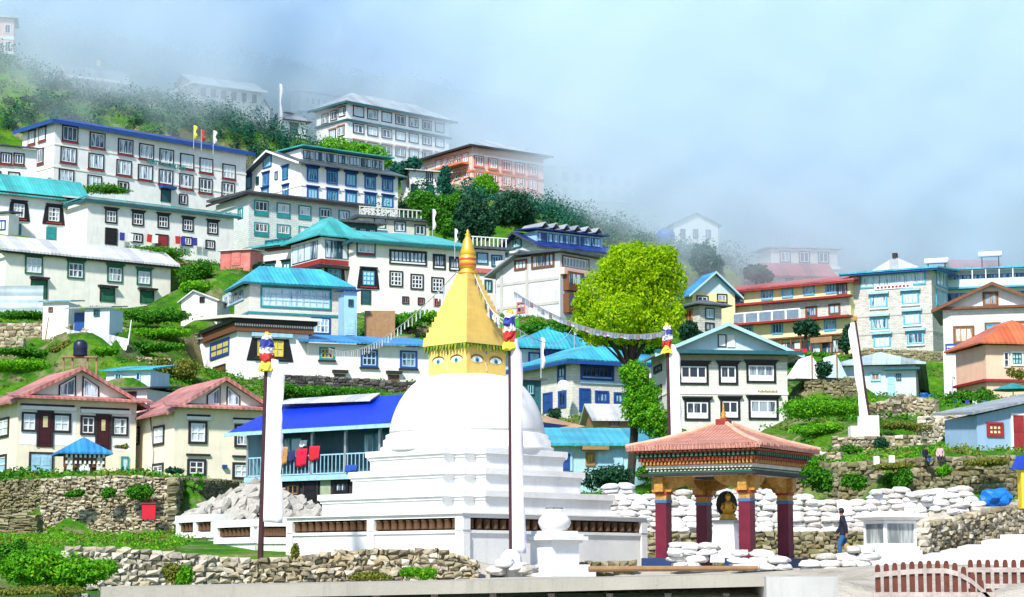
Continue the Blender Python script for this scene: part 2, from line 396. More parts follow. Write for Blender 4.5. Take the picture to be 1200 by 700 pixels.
ROOFPALE = corrugated('pale_roof_sheet', (.58, .60, .60), 8, 'X', .35, .5, (.42, .36, .28))
ROOFDARK = corrugated('dark_slate_roof', (.07, .09, .11), 5, 'X', .1)
ROOFRED = corrugated('faded_red_roof_sheet', (.46, .17, .15), 8, 'X', .75, .55, (.56, .46, .46))
ROOFPINK = corrugated('red_roof_sheet', (.40, .085, .085), 8, 'X', .3, .5, (.50, .22, .22))
ROOFORANGE = corrugated('orange_roof_sheet', (.55, .13, .05), 8, 'X', .15)
ROOFTILE = corrugated('terracotta_roof_sheet', (.50, .17, .10), 22, 'X', .12, .6, (.55, .3, .2))
ROOFCREAM = plain('cream_roof_felt', (.74, .70, .62), .7, .2, .5)
DARK = plain('dark_timber', (.028, .026, .028), .6)
BLACK = plain('black_paint', (.012, .012, .014), .5)
BROWN = plain('brown_timber', (.16, .065, .030), .6)
TAN = plain('tan_timber', (.30, .17, .08), .6)
WFRAME = plain('white_paint', (.75, .75, .74), .5, .1)
BLUEF = plain('blue_paint', (.015, .065, .26), .5)
SKYF = plain('sky_blue_paint', (.08, .36, .55), .5)
LBLUEF = plain('light_blue_paint', (.32, .55, .68), .5)
TEALF = plain('teal_paint', (.02, .24, .25), .5)
DTEAL = plain('dark_teal_paint', (.02, .10, .12), .5)
GREENF = plain('green_paint', (.02, .13, .07), .5)
REDF = plain('dark_red_paint', (.28, .03, .03), .5)
ORANGEF = plain('orange_paint', (.62, .20, .08), .5)
YELF = plain('yellow_paint', (.65, .50, .06), .5)
PINKF = plain('pink_red_paint', (.52, .16, .13), .5)
CONC = plaster('concrete', (.46, .45, .42), .4)
PCONC = plaster('pale_concrete', (.62, .60, .55), .35)
METAL = plain('galvanised_metal', (.45, .47, .49), .35, .2, 3, .6)
GL = glass('window_glass', (.012, .018, .03), (.55, .64, .68), .50)
GLD = glass('dark_window_glass', (.012, .016, .025), (.25, .30, .34), .62)
GLB = glass('blue_window_glass', (.012, .05, .14), (.32, .52, .64), .49)
GLP = glass('curtained_glass', (.03, .06, .10), (.50, .60, .66), .47)
GLT = glass('teal_window_glass', (.02, .12, .16), (.40, .62, .66), .45)
# ------------------------------------------------------------ houses on the hill, far to near
H_ = {}
# hotel with the deep blue roof
b = Bld('hotel', 'long white hotel with deep blue hipped roof high on the slope', 'hotel', 62, 230, 143, 250, 43, 287, sp=24)
b.wall(WHITE); b.hip(ROOFBLUE, 1.5, .9); b.fascia(BLUEF, .45, .93)
r1 = [(82, 157), (114, 165), (147, 172.5), (171.5, 178), (195, 184), (219, 189.5), (241.5, 194.5), (268, 201.5)]
r2 = [(80, 182), (112.4, 189.5), (145, 197), (170, 202.5), (194, 208), (218, 213), (240.7, 218), (267, 222.5)]
st = dict(frame=DARK, pane=GLP, bars=WFRAME, nx=3, sill=REDF)
b.wins(r1, 19, 15.5, 19, 17.5, **st); b.wins(r2, 19, 15.5, 19, 17.5, **st)
b.wins([(77.5, 206), (110.5, 213)], 18, 17, 15, **st); b.wins([(144, 219)], 13, 13, 13, frame=DARK, pane=GLD, bars=WFRAME, nx=2)
b.door(189, 223, 199, 237, DTEAL, DARK); b.wins([(214.5, 234)], 10, 10, 13, frame=DARK, pane=GLD, bars=WFRAME, nx=2)
b.panel('door_canopy', BLUEF, 186, 219, 203, 222, .9)
for (a, y) in ((37.5, 161), (50, 157)): b.win(a-4.2, y-8.5, a+4.2, y+8.5, side=True, **st)
b.win(43.5, 174, 51.5, 192, side=True, **st)
b.band(PALECREAM, 168.5, .18, .07); b.band(PALECREAM, 195, .18, .07, name='floor_band')
a, z = b.hit(194, 196.0); text_part('lettering', 'HOTEL NORLING', .74, TEALF, b.root, (a, -.24, z+.27), (R(90), R(2.2), 0))
H_['hotel'] = b
# little house left of the hotel
b = Bld('house', 'small white house with red window aprons beside the blue roofed hotel', 'house', -45, 214, 167, 240, 30, 42, d=3)
b.wall(WHITE); b.shed(ROOFDARK, .8, .7)
b.row((-8, 185), (22, 186.5), 3, 14, 13, 14, frame=DARK, pane=GLP, bars=WFRAME, nx=3, sill=REDF)
b.row((-6, 208), (16, 209.5), 2, 14, 14, 16, frame=DARK, pane=GLP, bars=WFRAME, nx=2)
# small far buildings in the mist
b = Bld('lodge', 'red and white lodge half lost in mist at the hill top', 'lodge', 15, 64, 22, 296, 12, -60, d=7, near='R')
b.wall(PINKW); b.shed(ROOFPALE, .5, .6); b.band(WFRAME, 45, .5, .1); b.band(WFRAME, 62, .4, .1)
b.row((-30, 34), (9, 34), 4, 7, 7, 11, frame=WFRAME, pane=GLD, nx=2); b.row((-30, 54), (9, 54), 4, 7, 7, 11, frame=WFRAME, pane=GLD, nx=2)
b = Bld('lodge', 'low grey lodge with white roof edge in the mist above the blue roofed hotel', 'lodge', 82, 114, 90, 302, 30, 148, sp=70)
b.wall(STONEW); b.gable(ROOFGREY, 2.2, .7, 'x', gmat=STONEW, trim=WFRAME); b.fascia(WFRAME, .35)
b.row((92, 102), (142, 107), 6, 5, 4.5, 9, frame=DARK, pane=GLD, nx=2)
b.panel('chimney', STONEW, 113, 70, 118, 78, 0)
b = Bld('lodge', 'pale lodge with a row of white gables fading into mist', 'lodge', 228, 122, 97, 307, 32, 306, d=8)
b.wall(STONEW); b.gable(ROOFPALE, 2, .7, 'x', gmat=STONEW); b.fascia(WFRAME, .35)
b.row((238, 108), (298, 116), 6, 6, 5, 10, frame=DARK, pane=GLD, nx=2)
b = Bld('chapel', 'little white chapel with stepped roof below the misty lodges', 'chapel', 326, 160, 140, 305, 30, 358, sp=316)
b.wall(WHITE); b.hip(ROOFGREY, 1.4, .8); b.row((344, 152), (344, 152), 1, 9, 9, 12, frame=DARK, pane=GLD, nx=2, head=DARK)
b.shed(ROOFPALE, 0, .2, z=b.H+1.55, x0=b.W*.35, x1=b.W*.65, y0=b.D*.35, y1=b.D*.65, name='roof_lantern')
b = Bld('house', 'narrow white house standing against the little chapel', 'house', 300, 160, 128, 312, 28, 316, sp=292)
b.wall(WHITE); b.gable(ROOFGREY, 1.6, .5, 'y', gmat=WHITE); b.row((308, 146), (308, 146), 1, 6, 6, 14, frame=DARK, pane=GLD, nx=1)
b = Bld('lodge', 'dim upper lodge with long railing showing behind the big grey roofed hotel', 'lodge', 352, 150, 108, 338, 33, 440, sp=340)
b.wall(STONEW); b.shed(ROOFGREY, .8, .7); b.row((360, 118), (400, 124), 7, 4.5, 4, 8, frame=WFRAME, pane=GLD, nx=2); b.band(WFRAME, 128, .5, .3)
# big hotel A2
b = Bld('hotel', 'four storey white hotel with grey hipped roof under the mist', 'hotel', 406, 200, 121, 308, 42, 526, sp=370)
b.wall(WHITE); b.hip(ROOFGREY, 2.8, 1.0); b.fascia(DTEAL, .35, 1.02)
st = dict(frame=DARK, pane=GLP, bars=WFRAME, nx=2, head=PINKW)
xs = [420, 436.5, 453, 469, 484.5, 500, 515]
b.wins([(x, 131+(x-420)*.20) for x in xs], 13, 10.5, 13, 11, **st); b.wins([(x, 151+(x-420)*.175) for x in xs], 13, 10.5, 12, 11, **st); b.wins([(x, 171+(x-420)*.15) for x in xs], 13, 10.5, 12, 11, **st)
b.band(DTEAL, 140.5, .3, .35); b.band(PALECREAM, 161, .25, .1)
for (x, y) in ((381, 139.5), (391.5, 135.5), (401, 131)): b.win(x-4, y-6, x+4, y+6, side=True, **st)
for (x, y) in ((390, 158), (400, 154)): b.win(x-4, y-6, x+4, y+6, side=True, **st)
for y in (190,): b.row((440, 192), (500, 197), 4, 9, 8, 9, frame=DARK, pane=GLD, nx=2)
# pink hotel
b = Bld('hotel', 'pink three storey hotel with grey roof and red windows beside the mist', 'hotel', 553, 246, 172, 296, 36, 637, sp=492)
b.wall(PINKW, z0=b.H*.0-2.5); b.hip(ROOFGREY, 2.9, 1.1); b.fascia(DARK, .3, 1.12)
st = dict(frame=PINKF, pane=glass('rosy_glass', (.25, .08, .07), (.6, .4, .36), .5), nx=3, bars=WFRAME, sill=ORANGEF)
xs = [561, 577.5, 593.5, 609, 624]
for y, sl in ((189, .17), (208, .14), (226, .11)):
    for x in xs: b.win(x-5.6, y+(x-561)*sl-6.5, x+5.6, y+(x-561)*sl+6.5, **st)
b.band(WFRAME, 181, .3, .08); b.band(ORANGEF, 200, .3, .12); b.band(ORANGEF, 219, .3, .12)
for (x, y) in ((546, 185), (538, 187), (530, 189), (522, 191), (514, 193)): b.win(x-3.4, y-6, x+3.4, y+6, side=True, frame=PINKF, pane=GLP, nx=2, bars=WFRAME)
for (x, y) in ((547, 203), (537, 205), (527, 207)): b.win(x-3.6, y-6, x+3.6, y+6, side=True, frame=ORANGEF, pane=GLD, nx=2, bars=WFRAME)
a0, a1, z0, z1 = b.rect(515, 192, 550, 196, True)
MB().box(a0, a1, 0, 1.5, z0-.2, z0+.1, b.fmap(True)).build('balcony', ORANGEF, b.root)
# small white house between
b = Bld('house', 'small white house among dark trees beside the pink hotel', 'house', 478, 232, 200, 284, 22, 523, sp=470)
b.wall(WHITE); b.shed(ROOFPALE, .5, .7); b.wins([(503, 208)], 8, 8, 13, frame=DARK, pane=GLD, nx=2, bars=WFRAME); b.row((485, 221), (504, 222), 2, 8, 8, 10, frame=DARK, pane=GLD, nx=2)
b = Bld('shed', 'low blue roofed shed below the big grey roofed hotel', 'shed', 452, 212, 193, 292, 25, 482, d=5)
b.wall(PALEBLUE); b.shed(ROOFGREY, .6, .6); b.row((460, 202), (476, 203), 2, 7, 7, 8, frame=DARK, pane=GLD, nx=2)
# B : white hotel with blue trims and clerestory
b = Bld('hotel', 'white hotel with bright blue window heads and long glazed clerestory', 'hotel', 352.5, 248, 190.5, 262, 37, 466, sp=285)
b.wall(WHITE); D, W, Hh = b.D, b.W, b.H
b.gable(ROOFDARK, 2.6, 1.0, 'x', gmat=WHITE, trim=WFRAME, apex=.5)
ps = W*.97; q = MB().box(W*.10, ps, D*.18, D*.5, Hh+.1, Hh+2.5).build('clerestory', WHITE, b.root)
MB().shell([[(W*.06, D*.08, Hh+2.75), (W*1.02, D*.08, Hh+2.75), (W*1.02, D*.56, Hh+3.0), (W*.06, D*.56, Hh+3.0)]], .15).build('roof', ROOFTEAL, b.root)
for k in range(7):
    x0 = W*(.12+.12*k); f = MB(); f.box(x0, x0+W*.105, D*.18-.1, D*.18-.02, Hh+1.15, Hh+2.35); f.build('window', DTEAL, b.root)
    fo = b.root.children[-1]
    for j in range(3): MB().box(x0+W*(.006+.0335*j), x0+W*(.032+.0335*j), D*.18-.13, D*.18-.099, Hh+1.25, Hh+2.25).build('pane', GLP, bpy.data.objects[fo.name])
st = dict(frame=BLUEF, pane=GLB, bars=SKYF, nx=3, head=BLUEF)
xs = [366, 389, 411, 433.5, 454]
for i, x in enumerate(xs):
    b.win(x-6.5, 197+(x-366)*.145, x+6.5, 213+(x-366)*.13, **st)
    b.win(x-6.5, 220+(x-366)*.115, x+6.5, 235+(x-366)*.10, **st)
    a0, a1, z0, z1 = b.rect(x-8, 193.5+(x-366)*.145, x+8, 196.5+(x-366)*.145)
    MB().box(a0, a1, 0, .22, z0, z1, b.fmap()).build('window_header', BLUEF, b.root)
for (x, y, w_) in ((313.5, 190, 10), (334.5, 204, 7), (312, 211.5, 7.5), (291, 215, 8), (335, 226, 7), (311, 229, 8)): b.win(x-w_/2, y-8, x+w_/2, y+7, side=True, **st)
b.wins([(324, 206), (302, 212)], 3.5, 3.5, 10, frame=DTEAL, pane=GLD, side=True, nx=1)
b.band(PALECREAM, 217, .16, .08)
# C : stone house
b = Bld('house', 'grey stone house with dark flat eaves and green window aprons', 'house', 291, 288, 228, 244, 34, 422, sp=252)
b.wall(STONEB); b.shed(ROOFDARK, .4, .9, .3); b.fascia(DARK, .3, .95)
st = dict(frame=TEALF, pane=GL, bars=WFRAME, nx=3, low=.28, lowmat=TEALF)
xs = [306, 332, 357, 381, 403]
b.wins([(x, 244+(x-306)*.105) for x in xs], 17, 13, 18, 15, **st); b.wins([(x, 269+(x-306)*.08) for x in xs], 17, 13, 16, 14, **st)
b.wins([(268, 256), (282, 250)], 6, 6, 13, frame=TEALF, pane=GLT, nx=2, side=True)
b = Bld('house', 'stone annex with flat roof railing between the blue trimmed hotel and teal roofs', 'house', 421, 300, 255, 243, 24, 503, d=8)
b.wall(STONEW); b.shed(ROOFDARK, .1, .5, .3); b.row((445, 262), (492, 270), 3, 14, 13, 13, frame=DTEAL, pane=GLP, bars=WFRAME, nx=2, sill=PALEBLUE)
m = MB(); n = 16
for k in range(n+1): x = b.W*k/n; m.box(x-.06, x+.06, -.1, .0, b.H+.35, b.H+1.3)
m.box(-.1, b.W+.1, -.12, .02, b.H+1.3, b.H+1.42); m.build('parapet_railing', STONEW, b.root)
b = Bld('chalet', 'small dark verandah with teal glazing squeezed between teal roof and annex', 'chalet', 408, 300, 262, 234, 20, 442, d=5)
b.wall(DTEAL); b.shed(ROOFDARK, .5, 1.0, .25); b.row((414, 276), (436, 279), 3, 8, 8, 20, frame=DTEAL, pane=GLT, bars=WFRAME, nx=2)
# white house F and teal roofed house
b = Bld('house', 'long white two storey house with pale teal roof edge and laundry', 'house', 101, 292, 235, 224, 37, 273, d=8)
b.wall(WHITE2); b.shed(ROOFPALE, 1.7, .6, .2); b.fascia(DTEAL, .32, .62); b.fascia(ROOFTEAL, .12, .66, z=b.H+.26)
st = dict(frame=BLACK, pane=GLD, bars=WFRAME, nx=3, nz=2, head=DARK)
b.wins([(130, 254), (161.5, 257), (191, 260), (220, 264), (249, 267.5)], 14, 12.5, 16, 15, **st)
b.door(124, 268.5, 136, 287, BLACK, DARK); b.door(183, 276, 196, 292, REDF, DARK); b.wins([(160, 279), (219, 283), (246, 287)], 14, 11, 11, frame=BLACK, pane=GLD, bars=WFRAME, nx=3)
H_['F'] = b
b = Bld('house', 'white house with bright turquoise roof and black tapered window surrounds', 'house', -40, 272, 219, 222, 33, 97, d=6)
b.wall(WHITE); b.gable(ROOFTEAL, 2.3, .7, 'x', gmat=WHITE); b.fascia(DARK, .4, .66, z=b.H-.25)
b.wins([(22, 247), (63, 251.5)], 16, 16, 19, frame=BLACK, pane=GLP, bars=WFRAME, nx=3, nz=3, trap=.35, head=DARK, sill=REDF)
b.door(13, 262, 25, 278, TEALF, None); b.door(54, 266, 66, 283, TEALF, None)
b = Bld('house', 'white wall corner with red sill at the photo edge under the turquoise roof', 'house', 9, 285, 250, 222, -20, -40, d=2, near='R', pad=False)
b.wall(WHITE); b.shed(ROOFDARK, .3, .3, .2); b.row((-18, 264), (2, 264), 2, 10, 10, 12, frame=BLUEF, pane=GL, nx=2)
# green windowed house E
b = Bld('house', 'long cream house with green windows and dusty pale roof', 'house', 5, 352, 295, 198, 36, 199, sp=-6)
b.wall(PALECREAM); b.shed(ROOFPALE, 1.9, .7, .2); b.fascia(DARK, .28, .6)
st = dict(frame=GREENF, pane=GLP, bars=WFRAME, nx=3, nz=2, head=GREENF)
b.wins([(39.5, 311), (88.5, 317), (134.5, 322), (168.5, 325.5)], 21, 17, 21, 18, **st)
b.door(37, 329, 54, 350, GREENF, DARK); b.door(118, 339, 133, 354, GREENF, DARK); b.door(165, 342, 179, 356, GREENF, DARK)
for x, y in ((45.5, 327), (125.5, 337), (172, 340)): b.panel('door_canopy', DARK, x-11, y-2, x+11, y, .5)
# P : teal pavilion house
b = Bld('house', 'cream house with bay tower, teal hipped roof and red sills', 'house', 377.5, 364, 279, 212, 33, 417, sp=345)
b.wall(PALECREAM, z1=b.H*.62); z = b.H*.62
MB().box(-.5, b.W+.5, -.5, b.D, z, b.H).build('bay', WHITE, b.root); b.hip(ROOFTEAL, 2.6, 1.2, inset=None)
MB().box(-.9, b.W+.9, -.9, b.D, z-.3, z-.003).build('bay_skirt', DARK, b.root)
mt = MB(); mt.box(-.56, b.W+.56, -.56, -.503, z+.1, z+.62); mt.box(-.56, -.503, -.5, b.D, z+.1, z+.62); mt.build('sill_band', REDF, b.root)
def strip(b, x0, x1, z0, z1, n, off, side=False, frame=DTEAL, pane=GLP):
    M = b.fmap(side, off); m = MB(); m.box(x0, x1, -.02, .05, z0, z1, M); o = m.build('window', frame, b.root); w_ = (x1-x0)/n
    for k in range(n): MB().box(x0+k*w_+.07, x0+(k+1)*w_-.07, .045, .07, z0+.08, z1-.08, M).build('pane', pane, o)
strip(b, .0, b.W, z+.75, b.H-.25, 6, .5); strip(b, .2, b.D-.3, z+.75, b.H-.25, 4, .5, True)
b.win(382, 314, 401, 333, frame=BLACK, pane=GLT, bars=SKYF, nx=3, nz=3, trap=.3, head=DARK)
b.win(356, 303, 367, 319, frame=GREENF, pane=GLP, bars=WFRAME, nx=2, nz=2, side=True)
P_ = b
b = Bld('house', 'cream wing with teal window and dark eaves adjoining the bay tower', 'house', 345, 358, 286, 218, -38, 300, d=6, near='R', pad=False)
b.wall(PALECREAM); b.shed(ROOFTEAL, 1.8, .7, .2); b.fascia(DARK, .3, .66); b.win(311, 280, 342, 292, frame=DTEAL, pane=TEALF, nx=4, sill=REDF); b.row((317, 315), (336, 313), 2, 11, 10, 12, frame=DTEAL, pane=GLT, bars=DARK, nx=2, head=DARK)
b = Bld('house', 'long cream house with teal roof and rows of barred windows behind the golden spire', 'house', 417, 366, 283, 211, 25, 541, d=9)
b.wall(PALECREAM); b.shed(ROOFTEAL, 2.7, .9, .2); b.fascia(DTEAL, .35, .9)
b.win(417.5, 283, 440, 301, frame=DTEAL, pane=GLP, bars=WFRAME, nx=4, low=.2, lowmat=REDF)
b.win(456, 293.5, 500, 311, frame=DARK, pane=GLP, bars=DARK, nx=9, nz=1, low=.15, lowmat=WFRAME); b.win(507, 298, 522, 316, frame=DARK, pane=GLP, bars=DARK, nx=4, low=.15, lowmat=WFRAME); b.win(526, 301, 539, 318, frame=DARK, pane=GLP, bars=DARK, nx=3, low=.15, lowmat=WFRAME)
b.wins([(464, 327), (488.5, 330.5), (512.5, 334)], 16, 15, 19, 18, frame=DARK, pane=GLD, bars=WFRAME, nx=3, nz=3)
b.win(423, 316, 440, 336, frame=BLACK, pane=GLT, bars=SKYF, nx=3, nz=3, trap=.3, head=DARK, sill=REDF); b.door(424, 341, 433, 357, DTEAL, DARK)
b.row((475, 352), (530, 356), 4, 8, 8, 9, frame=DARK, pane=GLD, bars=PINKF, nx=2)
# Q behind spire
b = Bld('house', 'dark roofed house with blue windows peeping out behind the golden spire', 'house', 553, 372, 292, 221, 22, 592, sp=545, d=8)
b.wall(WHITE2); b.shed(ROOFDARK, .4, .9, .25); b.row((565, 303), (582, 306), 2, 14, 13, 14, frame=DTEAL, pane=GLB, bars=LBLUEF, nx=3); b.band(PINKF, 317, .5, .25); b.row((572, 335), (585, 337), 2, 9, 9, 14, frame=DTEAL, pane=GLT, nx=2, bars=DTEAL)
m = MB()
for k in range(9): x = b.W*k/8; m.box(x-.05, x+.05, -.3, -.2, b.H+.3, b.H+1.3)
m.box(-.2, b.W+.2, -.32, -.18, b.H+1.3, b.H+1.4); m.build('parapet_railing', WFRAME, b.root)
# S : blue roofed chalet behind the grey block
b = Bld('chalet', 'long blue roofed chalet with dormers above the grey block house', 'chalet', 633, 318, 287, 238, 33, 714, sp=583)
b.wall(WHITE); b.gable(ROOFBLUE, 2.0, .9, 'x', gmat=PALEBLUE, trim=ROOFDARK)
W, D, Hh = b.W, b.D, b.H
MB().box(W*.02, W*.98, D*.12, D*.5, Hh, Hh+1.9).build('clerestory', LBLUEF, b.root)
MB().shell([[(-.4, D*.04, Hh+2.1), (W+.4, D*.04, Hh+2.1), (W+.4, D*.55, Hh+2.5), (-.4, D*.55, Hh+2.5)]], .16).build('roof', ROOFBLUE, b.root)
for k in range(6):
    x0 = W*(.04+.155*k); o = MB().box(x0, x0+W*.13, D*.12-.1, D*.12-.01, Hh+.6, Hh+1.7).build('window', BLUEF, b.root)
    for j in range(3): MB().box(x0+W*(.005+.042*j), x0+W*(.04+.042*j), D*.12-.13, D*.12-.09, Hh+.7, Hh+1.6).build('pane', GLB, o)
    mm = MB().shell([[(x0-.1, D*.0, Hh+2.3), (x0+W*.04, D*.0, Hh+2.85), (x0+W*.04, D*.5, Hh+2.95), (x0-.1, D*.5, Hh+2.5)], [(x0+W*.04, D*.0, Hh+2.85), (x0+W*.09, D*.0, Hh+2.3), (x0+W*.09, D*.5, Hh+2.5), (x0+W*.04, D*.5, Hh+2.95)]], .1).build('dormer_roof', ROOFGREY, b.root)
b.win(601.5, 279, 611.5, 291, frame=DTEAL, pane=GLT, bars=LBLUEF, nx=2, side=True); b.win(586, 296, 597, 302, frame=DTEAL, pane=GLD, side=True)
# R : grey block house
b = Bld('house', 'grey block house with brown timber windows and dark slate roof', 'house', 656.5, 374, 296, 212, 48, 719, sp=581)
b.wall(GREYP); D, W, Hh = b.D, b.W, b.H
b.shed(ROOFDARK, .2, .9, .25, x1=W, y1=D*.62)
MB().shell([[(-.9, D*.55, Hh+.75), (W+.5, D*.55, Hh+.75), (W+.5, D+.9, Hh-1.6), (-.9, D+.9, Hh-1.6)]], .2).build('roof', ROOFGREY, b.root)
sd_ = dict(frame=BROWN, pane=GLP, bars=BROWN, side=True)
b.win(603, 304, 618, 317, nx=3, **sd_); b.win(623, 297, 650, 314.5, nx=5, **sd_); b.win(606, 354, 616, 367, nx=2, nz=2, frame=PINKF, pane=GLD, side=True)
for y in (325.5, 354): 
    z = b.hit(656, y, True)[1]; MB().box(.2, D-.2, -.01, .06, z-.15, z+.15, b.fmap(True)).build('floor_band', CONC, b.root)
for x in (617.5, 588): a = b.hit(x, 340, True)[0]; MB().box(a-.2, a+.2, -.01, .07, -2, Hh-.8, b.fmap(True)).build('pilaster', CONC, b.root)
b.win(658.5, 301.5, 690, 316, frame=BROWN, pane=GLD, bars=WFRAME, nx=8)
b.panel('balcony', PINKW, 656.5, 317, 700, 325, .6)
for y0, y1 in ((320, 342), (345.5, 368)):
    a0, a1, z0, z1 = b.rect(660, y0, 678, y1); o = MB().box(a0, a1, 0, .8, z0, z1, b.fmap()).build('bay_window', BROWN, b.root)
    for k in range(4): MB().box(a0+(a1-a0)*(k/4+.03), a0+(a1-a0)*((k+1)/4-.03), .795, .83, z0+(z1-z0)*.36, z1-.25, b.fmap()).build('pane', GLP, o)
b.row((684, 331), (700, 334), 2, 8, 8, 15, frame=DARK, pane=GLT, nx=2, bars=WFRAME)
# K : corrugated teal house with ribbon window
b = Bld('house', 'teal roofed house with a wide ribbon of glazing above the prayer hall', 'house', 291.5, 402, 333, 186, 22, 404, d=5.5)
b.wall(STONEW); b.hip(ROOFTURQ, 2.0, .8, inset=2.4); b.fascia(DTEAL, .2, .8)
b.win(305, 337, 388, 362, frame=TEALF, pane=GLP, bars=LBLUEF, nx=10, nz=3); b.win(262, 341, 286, 357, frame=LBLUEF, pane=GLP, bars=WFRAME, nx=4, side=True)
b.win(364, 372, 387, 392, frame=BLUEF, pane=GLB, bars=WFRAME, nx=4, nz=2); b.band(TEALF, 366, .2, .08)
b = Bld('shed', 'narrow blue shed with white door leaning on the teal roofed house', 'shed', 403, 394, 341, 184, 15, 418, d=3, pad=False)
b.wall(BLUEP); b.shed(ROOFBLUE, .3, .35, .12); b.win(408, 351, 414, 359.5, frame=DTEAL, pane=GLD); b.door(405, 374, 416, 393, LBLUEF, None, nx=2)
# G : prayer hall (gompa)
b = Bld('prayer_hall', 'white prayer hall with cream flat roof, black cornice and yellow window', 'prayer hall', 277.5, 443, 378, 172, 24, 361, sp=240)
b.wall(WHITE); W, D, Hh = b.W, b.D, b.H
m = MB(); m.box(-.35, W+.35, -.35, D, Hh-.75, Hh); m.build('cornice', BROWN, b.root); m = MB(); m.box(-.6, W+.6, -.6, D, Hh+.003, Hh+.3); m.build('eaves', BLACK, b.root)
m = MB(); n = 34
for k in range(n): x = -.3+(W+.6)*k/(n-1); m.box(x-.06, x+.06, -.44, -.353, Hh-.3, Hh-.12)
m.build('dentil', WFRAME, b.root); b.shed(ROOFCREAM, 1.0, .9, .25, z=Hh+.31)
b.win(299, 397, 334, 420, frame=BLACK, pane=plain('yellow_pane', (.62, .55, .12), .3), bars=YELF, nx=4, nz=2, trap=.5, sill=DARK, head=WFRAME)
b.win(247, 399, 269, 419, frame=BLUEF, pane=plain('yellow_pane', (.62, .55, .12), .3), bars=BLUEF, nx=3, nz=2, side=True)
b.door(251, 430, 264, 443, BROWN, DARK, side=True)
b.panel('valance', LBLUEF, 294, 391, 342, 395.5, .34)
H_['G'] = b
b = Bld('house', 'low white wing with rag of blue tarpaulin joined to the prayer hall', 'house', 240, 443, 398, 181, -30, 183, d=5, near='R', pad=False)
b.wall(WHITE); b.shed(ROOFGREY, .2, .4, .15); b.panel('tarpaulin', TARP, 186, 398, 226, 405, .5); b.win(214, 406, 223, 422, frame=BLUEF, pane=GLP, bars=WFRAME, nx=2); b.win(187, 418, 193, 428, frame=LBLUEF, pane=GLP)
b = Bld('house', 'long low cream house with patched blue roof adjoining the prayer hall', 'house', 361, 447, 402, 174, 20, 507, d=6)
b.wall(PALECREAM); b.shed(ROOFSKY, 1.4, .8, .15)
b.win(374, 407, 392, 422, frame=TEALF, pane=GLD, bars=YELF, nx=3, nz=2, sill=DARK)
b.wins([(432.5, 420), (478.5, 421.5)], 20, 20, 21, frame=BLUEF, pane=GLD, bars=LBLUEF, nx=3, nz=2, sill=DARK)
for x, y in ((398, 437), (461, 438)): b.panel('sill', DARK, x-9, y-3, x+9, y, .4); 
b.row((398, 442), (461, 443), 2, 13, 13, 7, frame=BROWN, pane=GLD, nx=2)
# yellow houses
def redhouse(lbl, pc, yb, ye, Y, yaw, pxe, sp, apexp):
    b = Bld('house', lbl, 'house', pc, yb, ye, Y, yaw, pxe, sp=sp)
    b.wall(CREAM); ax, az = b.hit(*apexp); b.gable(ROOFRED, az-b.H, .75, 'y', gmat=PALECREAM, trim=ROOFRED, apex=min(.75, max(.25, ax/b.W)), ovg=.6)
    MB().shell([[(-.9, -.9, b.H+.12), (b.W+.9, -.9, b.H+.12), (b.W+.7, .3, b.H+.42), (-.7, .3, b.H+.42)]], .14).build('eaves_roof', ROOFRED, b.root)
    ax = b.hit(*apexp)[0]
    for sg in (-1, 1):
        zs = b.H+.24; z1 = az-.42; m = MB()
        x0, x1 = ax+sg*.22, ax+sg*b.W*.17; k = (z1-zs)/(b.W*.5)
        pts = [(x0, zs), (x1, zs), (x1, z1-(az-b.H)*.33), (x0, z1)]
        def fr(p, o0, o1): return m.add([(x, -o, z) for o in (o0, o1) for x, z in p], [(0, 1, 2, 3), (7, 6, 5, 4)]+[(i, 4+i, 4+(i+1) % 4, (i+1) % 4) for i in range(4)])
        fr(pts, .01, .07); o = m.build('window', DARK, b.root)
        cx = sum(p[0] for p in pts)/4; cz = sum(p[1] for p in pts)/4
        m = MB(); ip = [(cx+(x-cx)*.82, cz+(z-cz)*.86) for x, z in pts]; fr(ip, .06, .09); m.build('sash', WFRAME, o)
        for t0, t1 in ((.06, .46), (.54, .94)):
            m = MB(); q = lambda t, top: (ip[0][0]+(ip[1][0]-ip[0][0])*t, (ip[3][1]+(ip[2][1]-ip[3][1])*t-.12) if top else ip[0][1]+.1)
            fr([q(t0, 0), q(t1, 0), q(t1, 1), q(t0, 1)], .085, .105); m.build('pane', GLP, o)
    return b
b = redhouse('cream house with faded red roof, twin balcony doors and blue double door', 18, 566, 467, 137, 30, 158, -16, (93, 433))
for x0, x1, y in ((24, 89, 478), (94, 153, 482)):
    b.panel('wall_panel', WHITE, x0, y, x1, y+42+(4 if x0 > 50 else 2), .012); b.panel('cornice', DARK, x0, y-4, x1-2, y-1.6, .14); b.panel('cornice', WFRAME, x0, y-1.4, x1, y+3, .2)
for g in (((25, 43), (61, 83), (45, 60.5), 483, 506, 524), ((94, 112), (131, 150), (113.5, 128), 487, 510, 527)):
    (a0, a1), (c0, c1), (d0, d1), yt, yb2, yd = g
    b.win(a0, yt, a1, yb2, frame=DARK, pane=GL, bars=WFRAME, nx=2, nz=2); b.win(c0, yt+1.5, c1, yb2+1.5, frame=DARK, pane=GL, bars=WFRAME, nx=2, nz=2)
    o = b.door(d0, yt+.5, d1, yd, plain('dark_maroon_door', (.05, .010, .014), .5), DARK)
    a0_, a1_, z0_, z1_ = b.rect(d0+5, yt+5, d1-5, yt+18); MB().box(a0_, a1_, .08, .1, z0_, z1_, b.fmap()).build('door_pane', plain('amber_pane', (.55, .5, .25), .3), o)
b.door(35.5, 532, 60, 562, LBLUEF, DARK, nx=2)
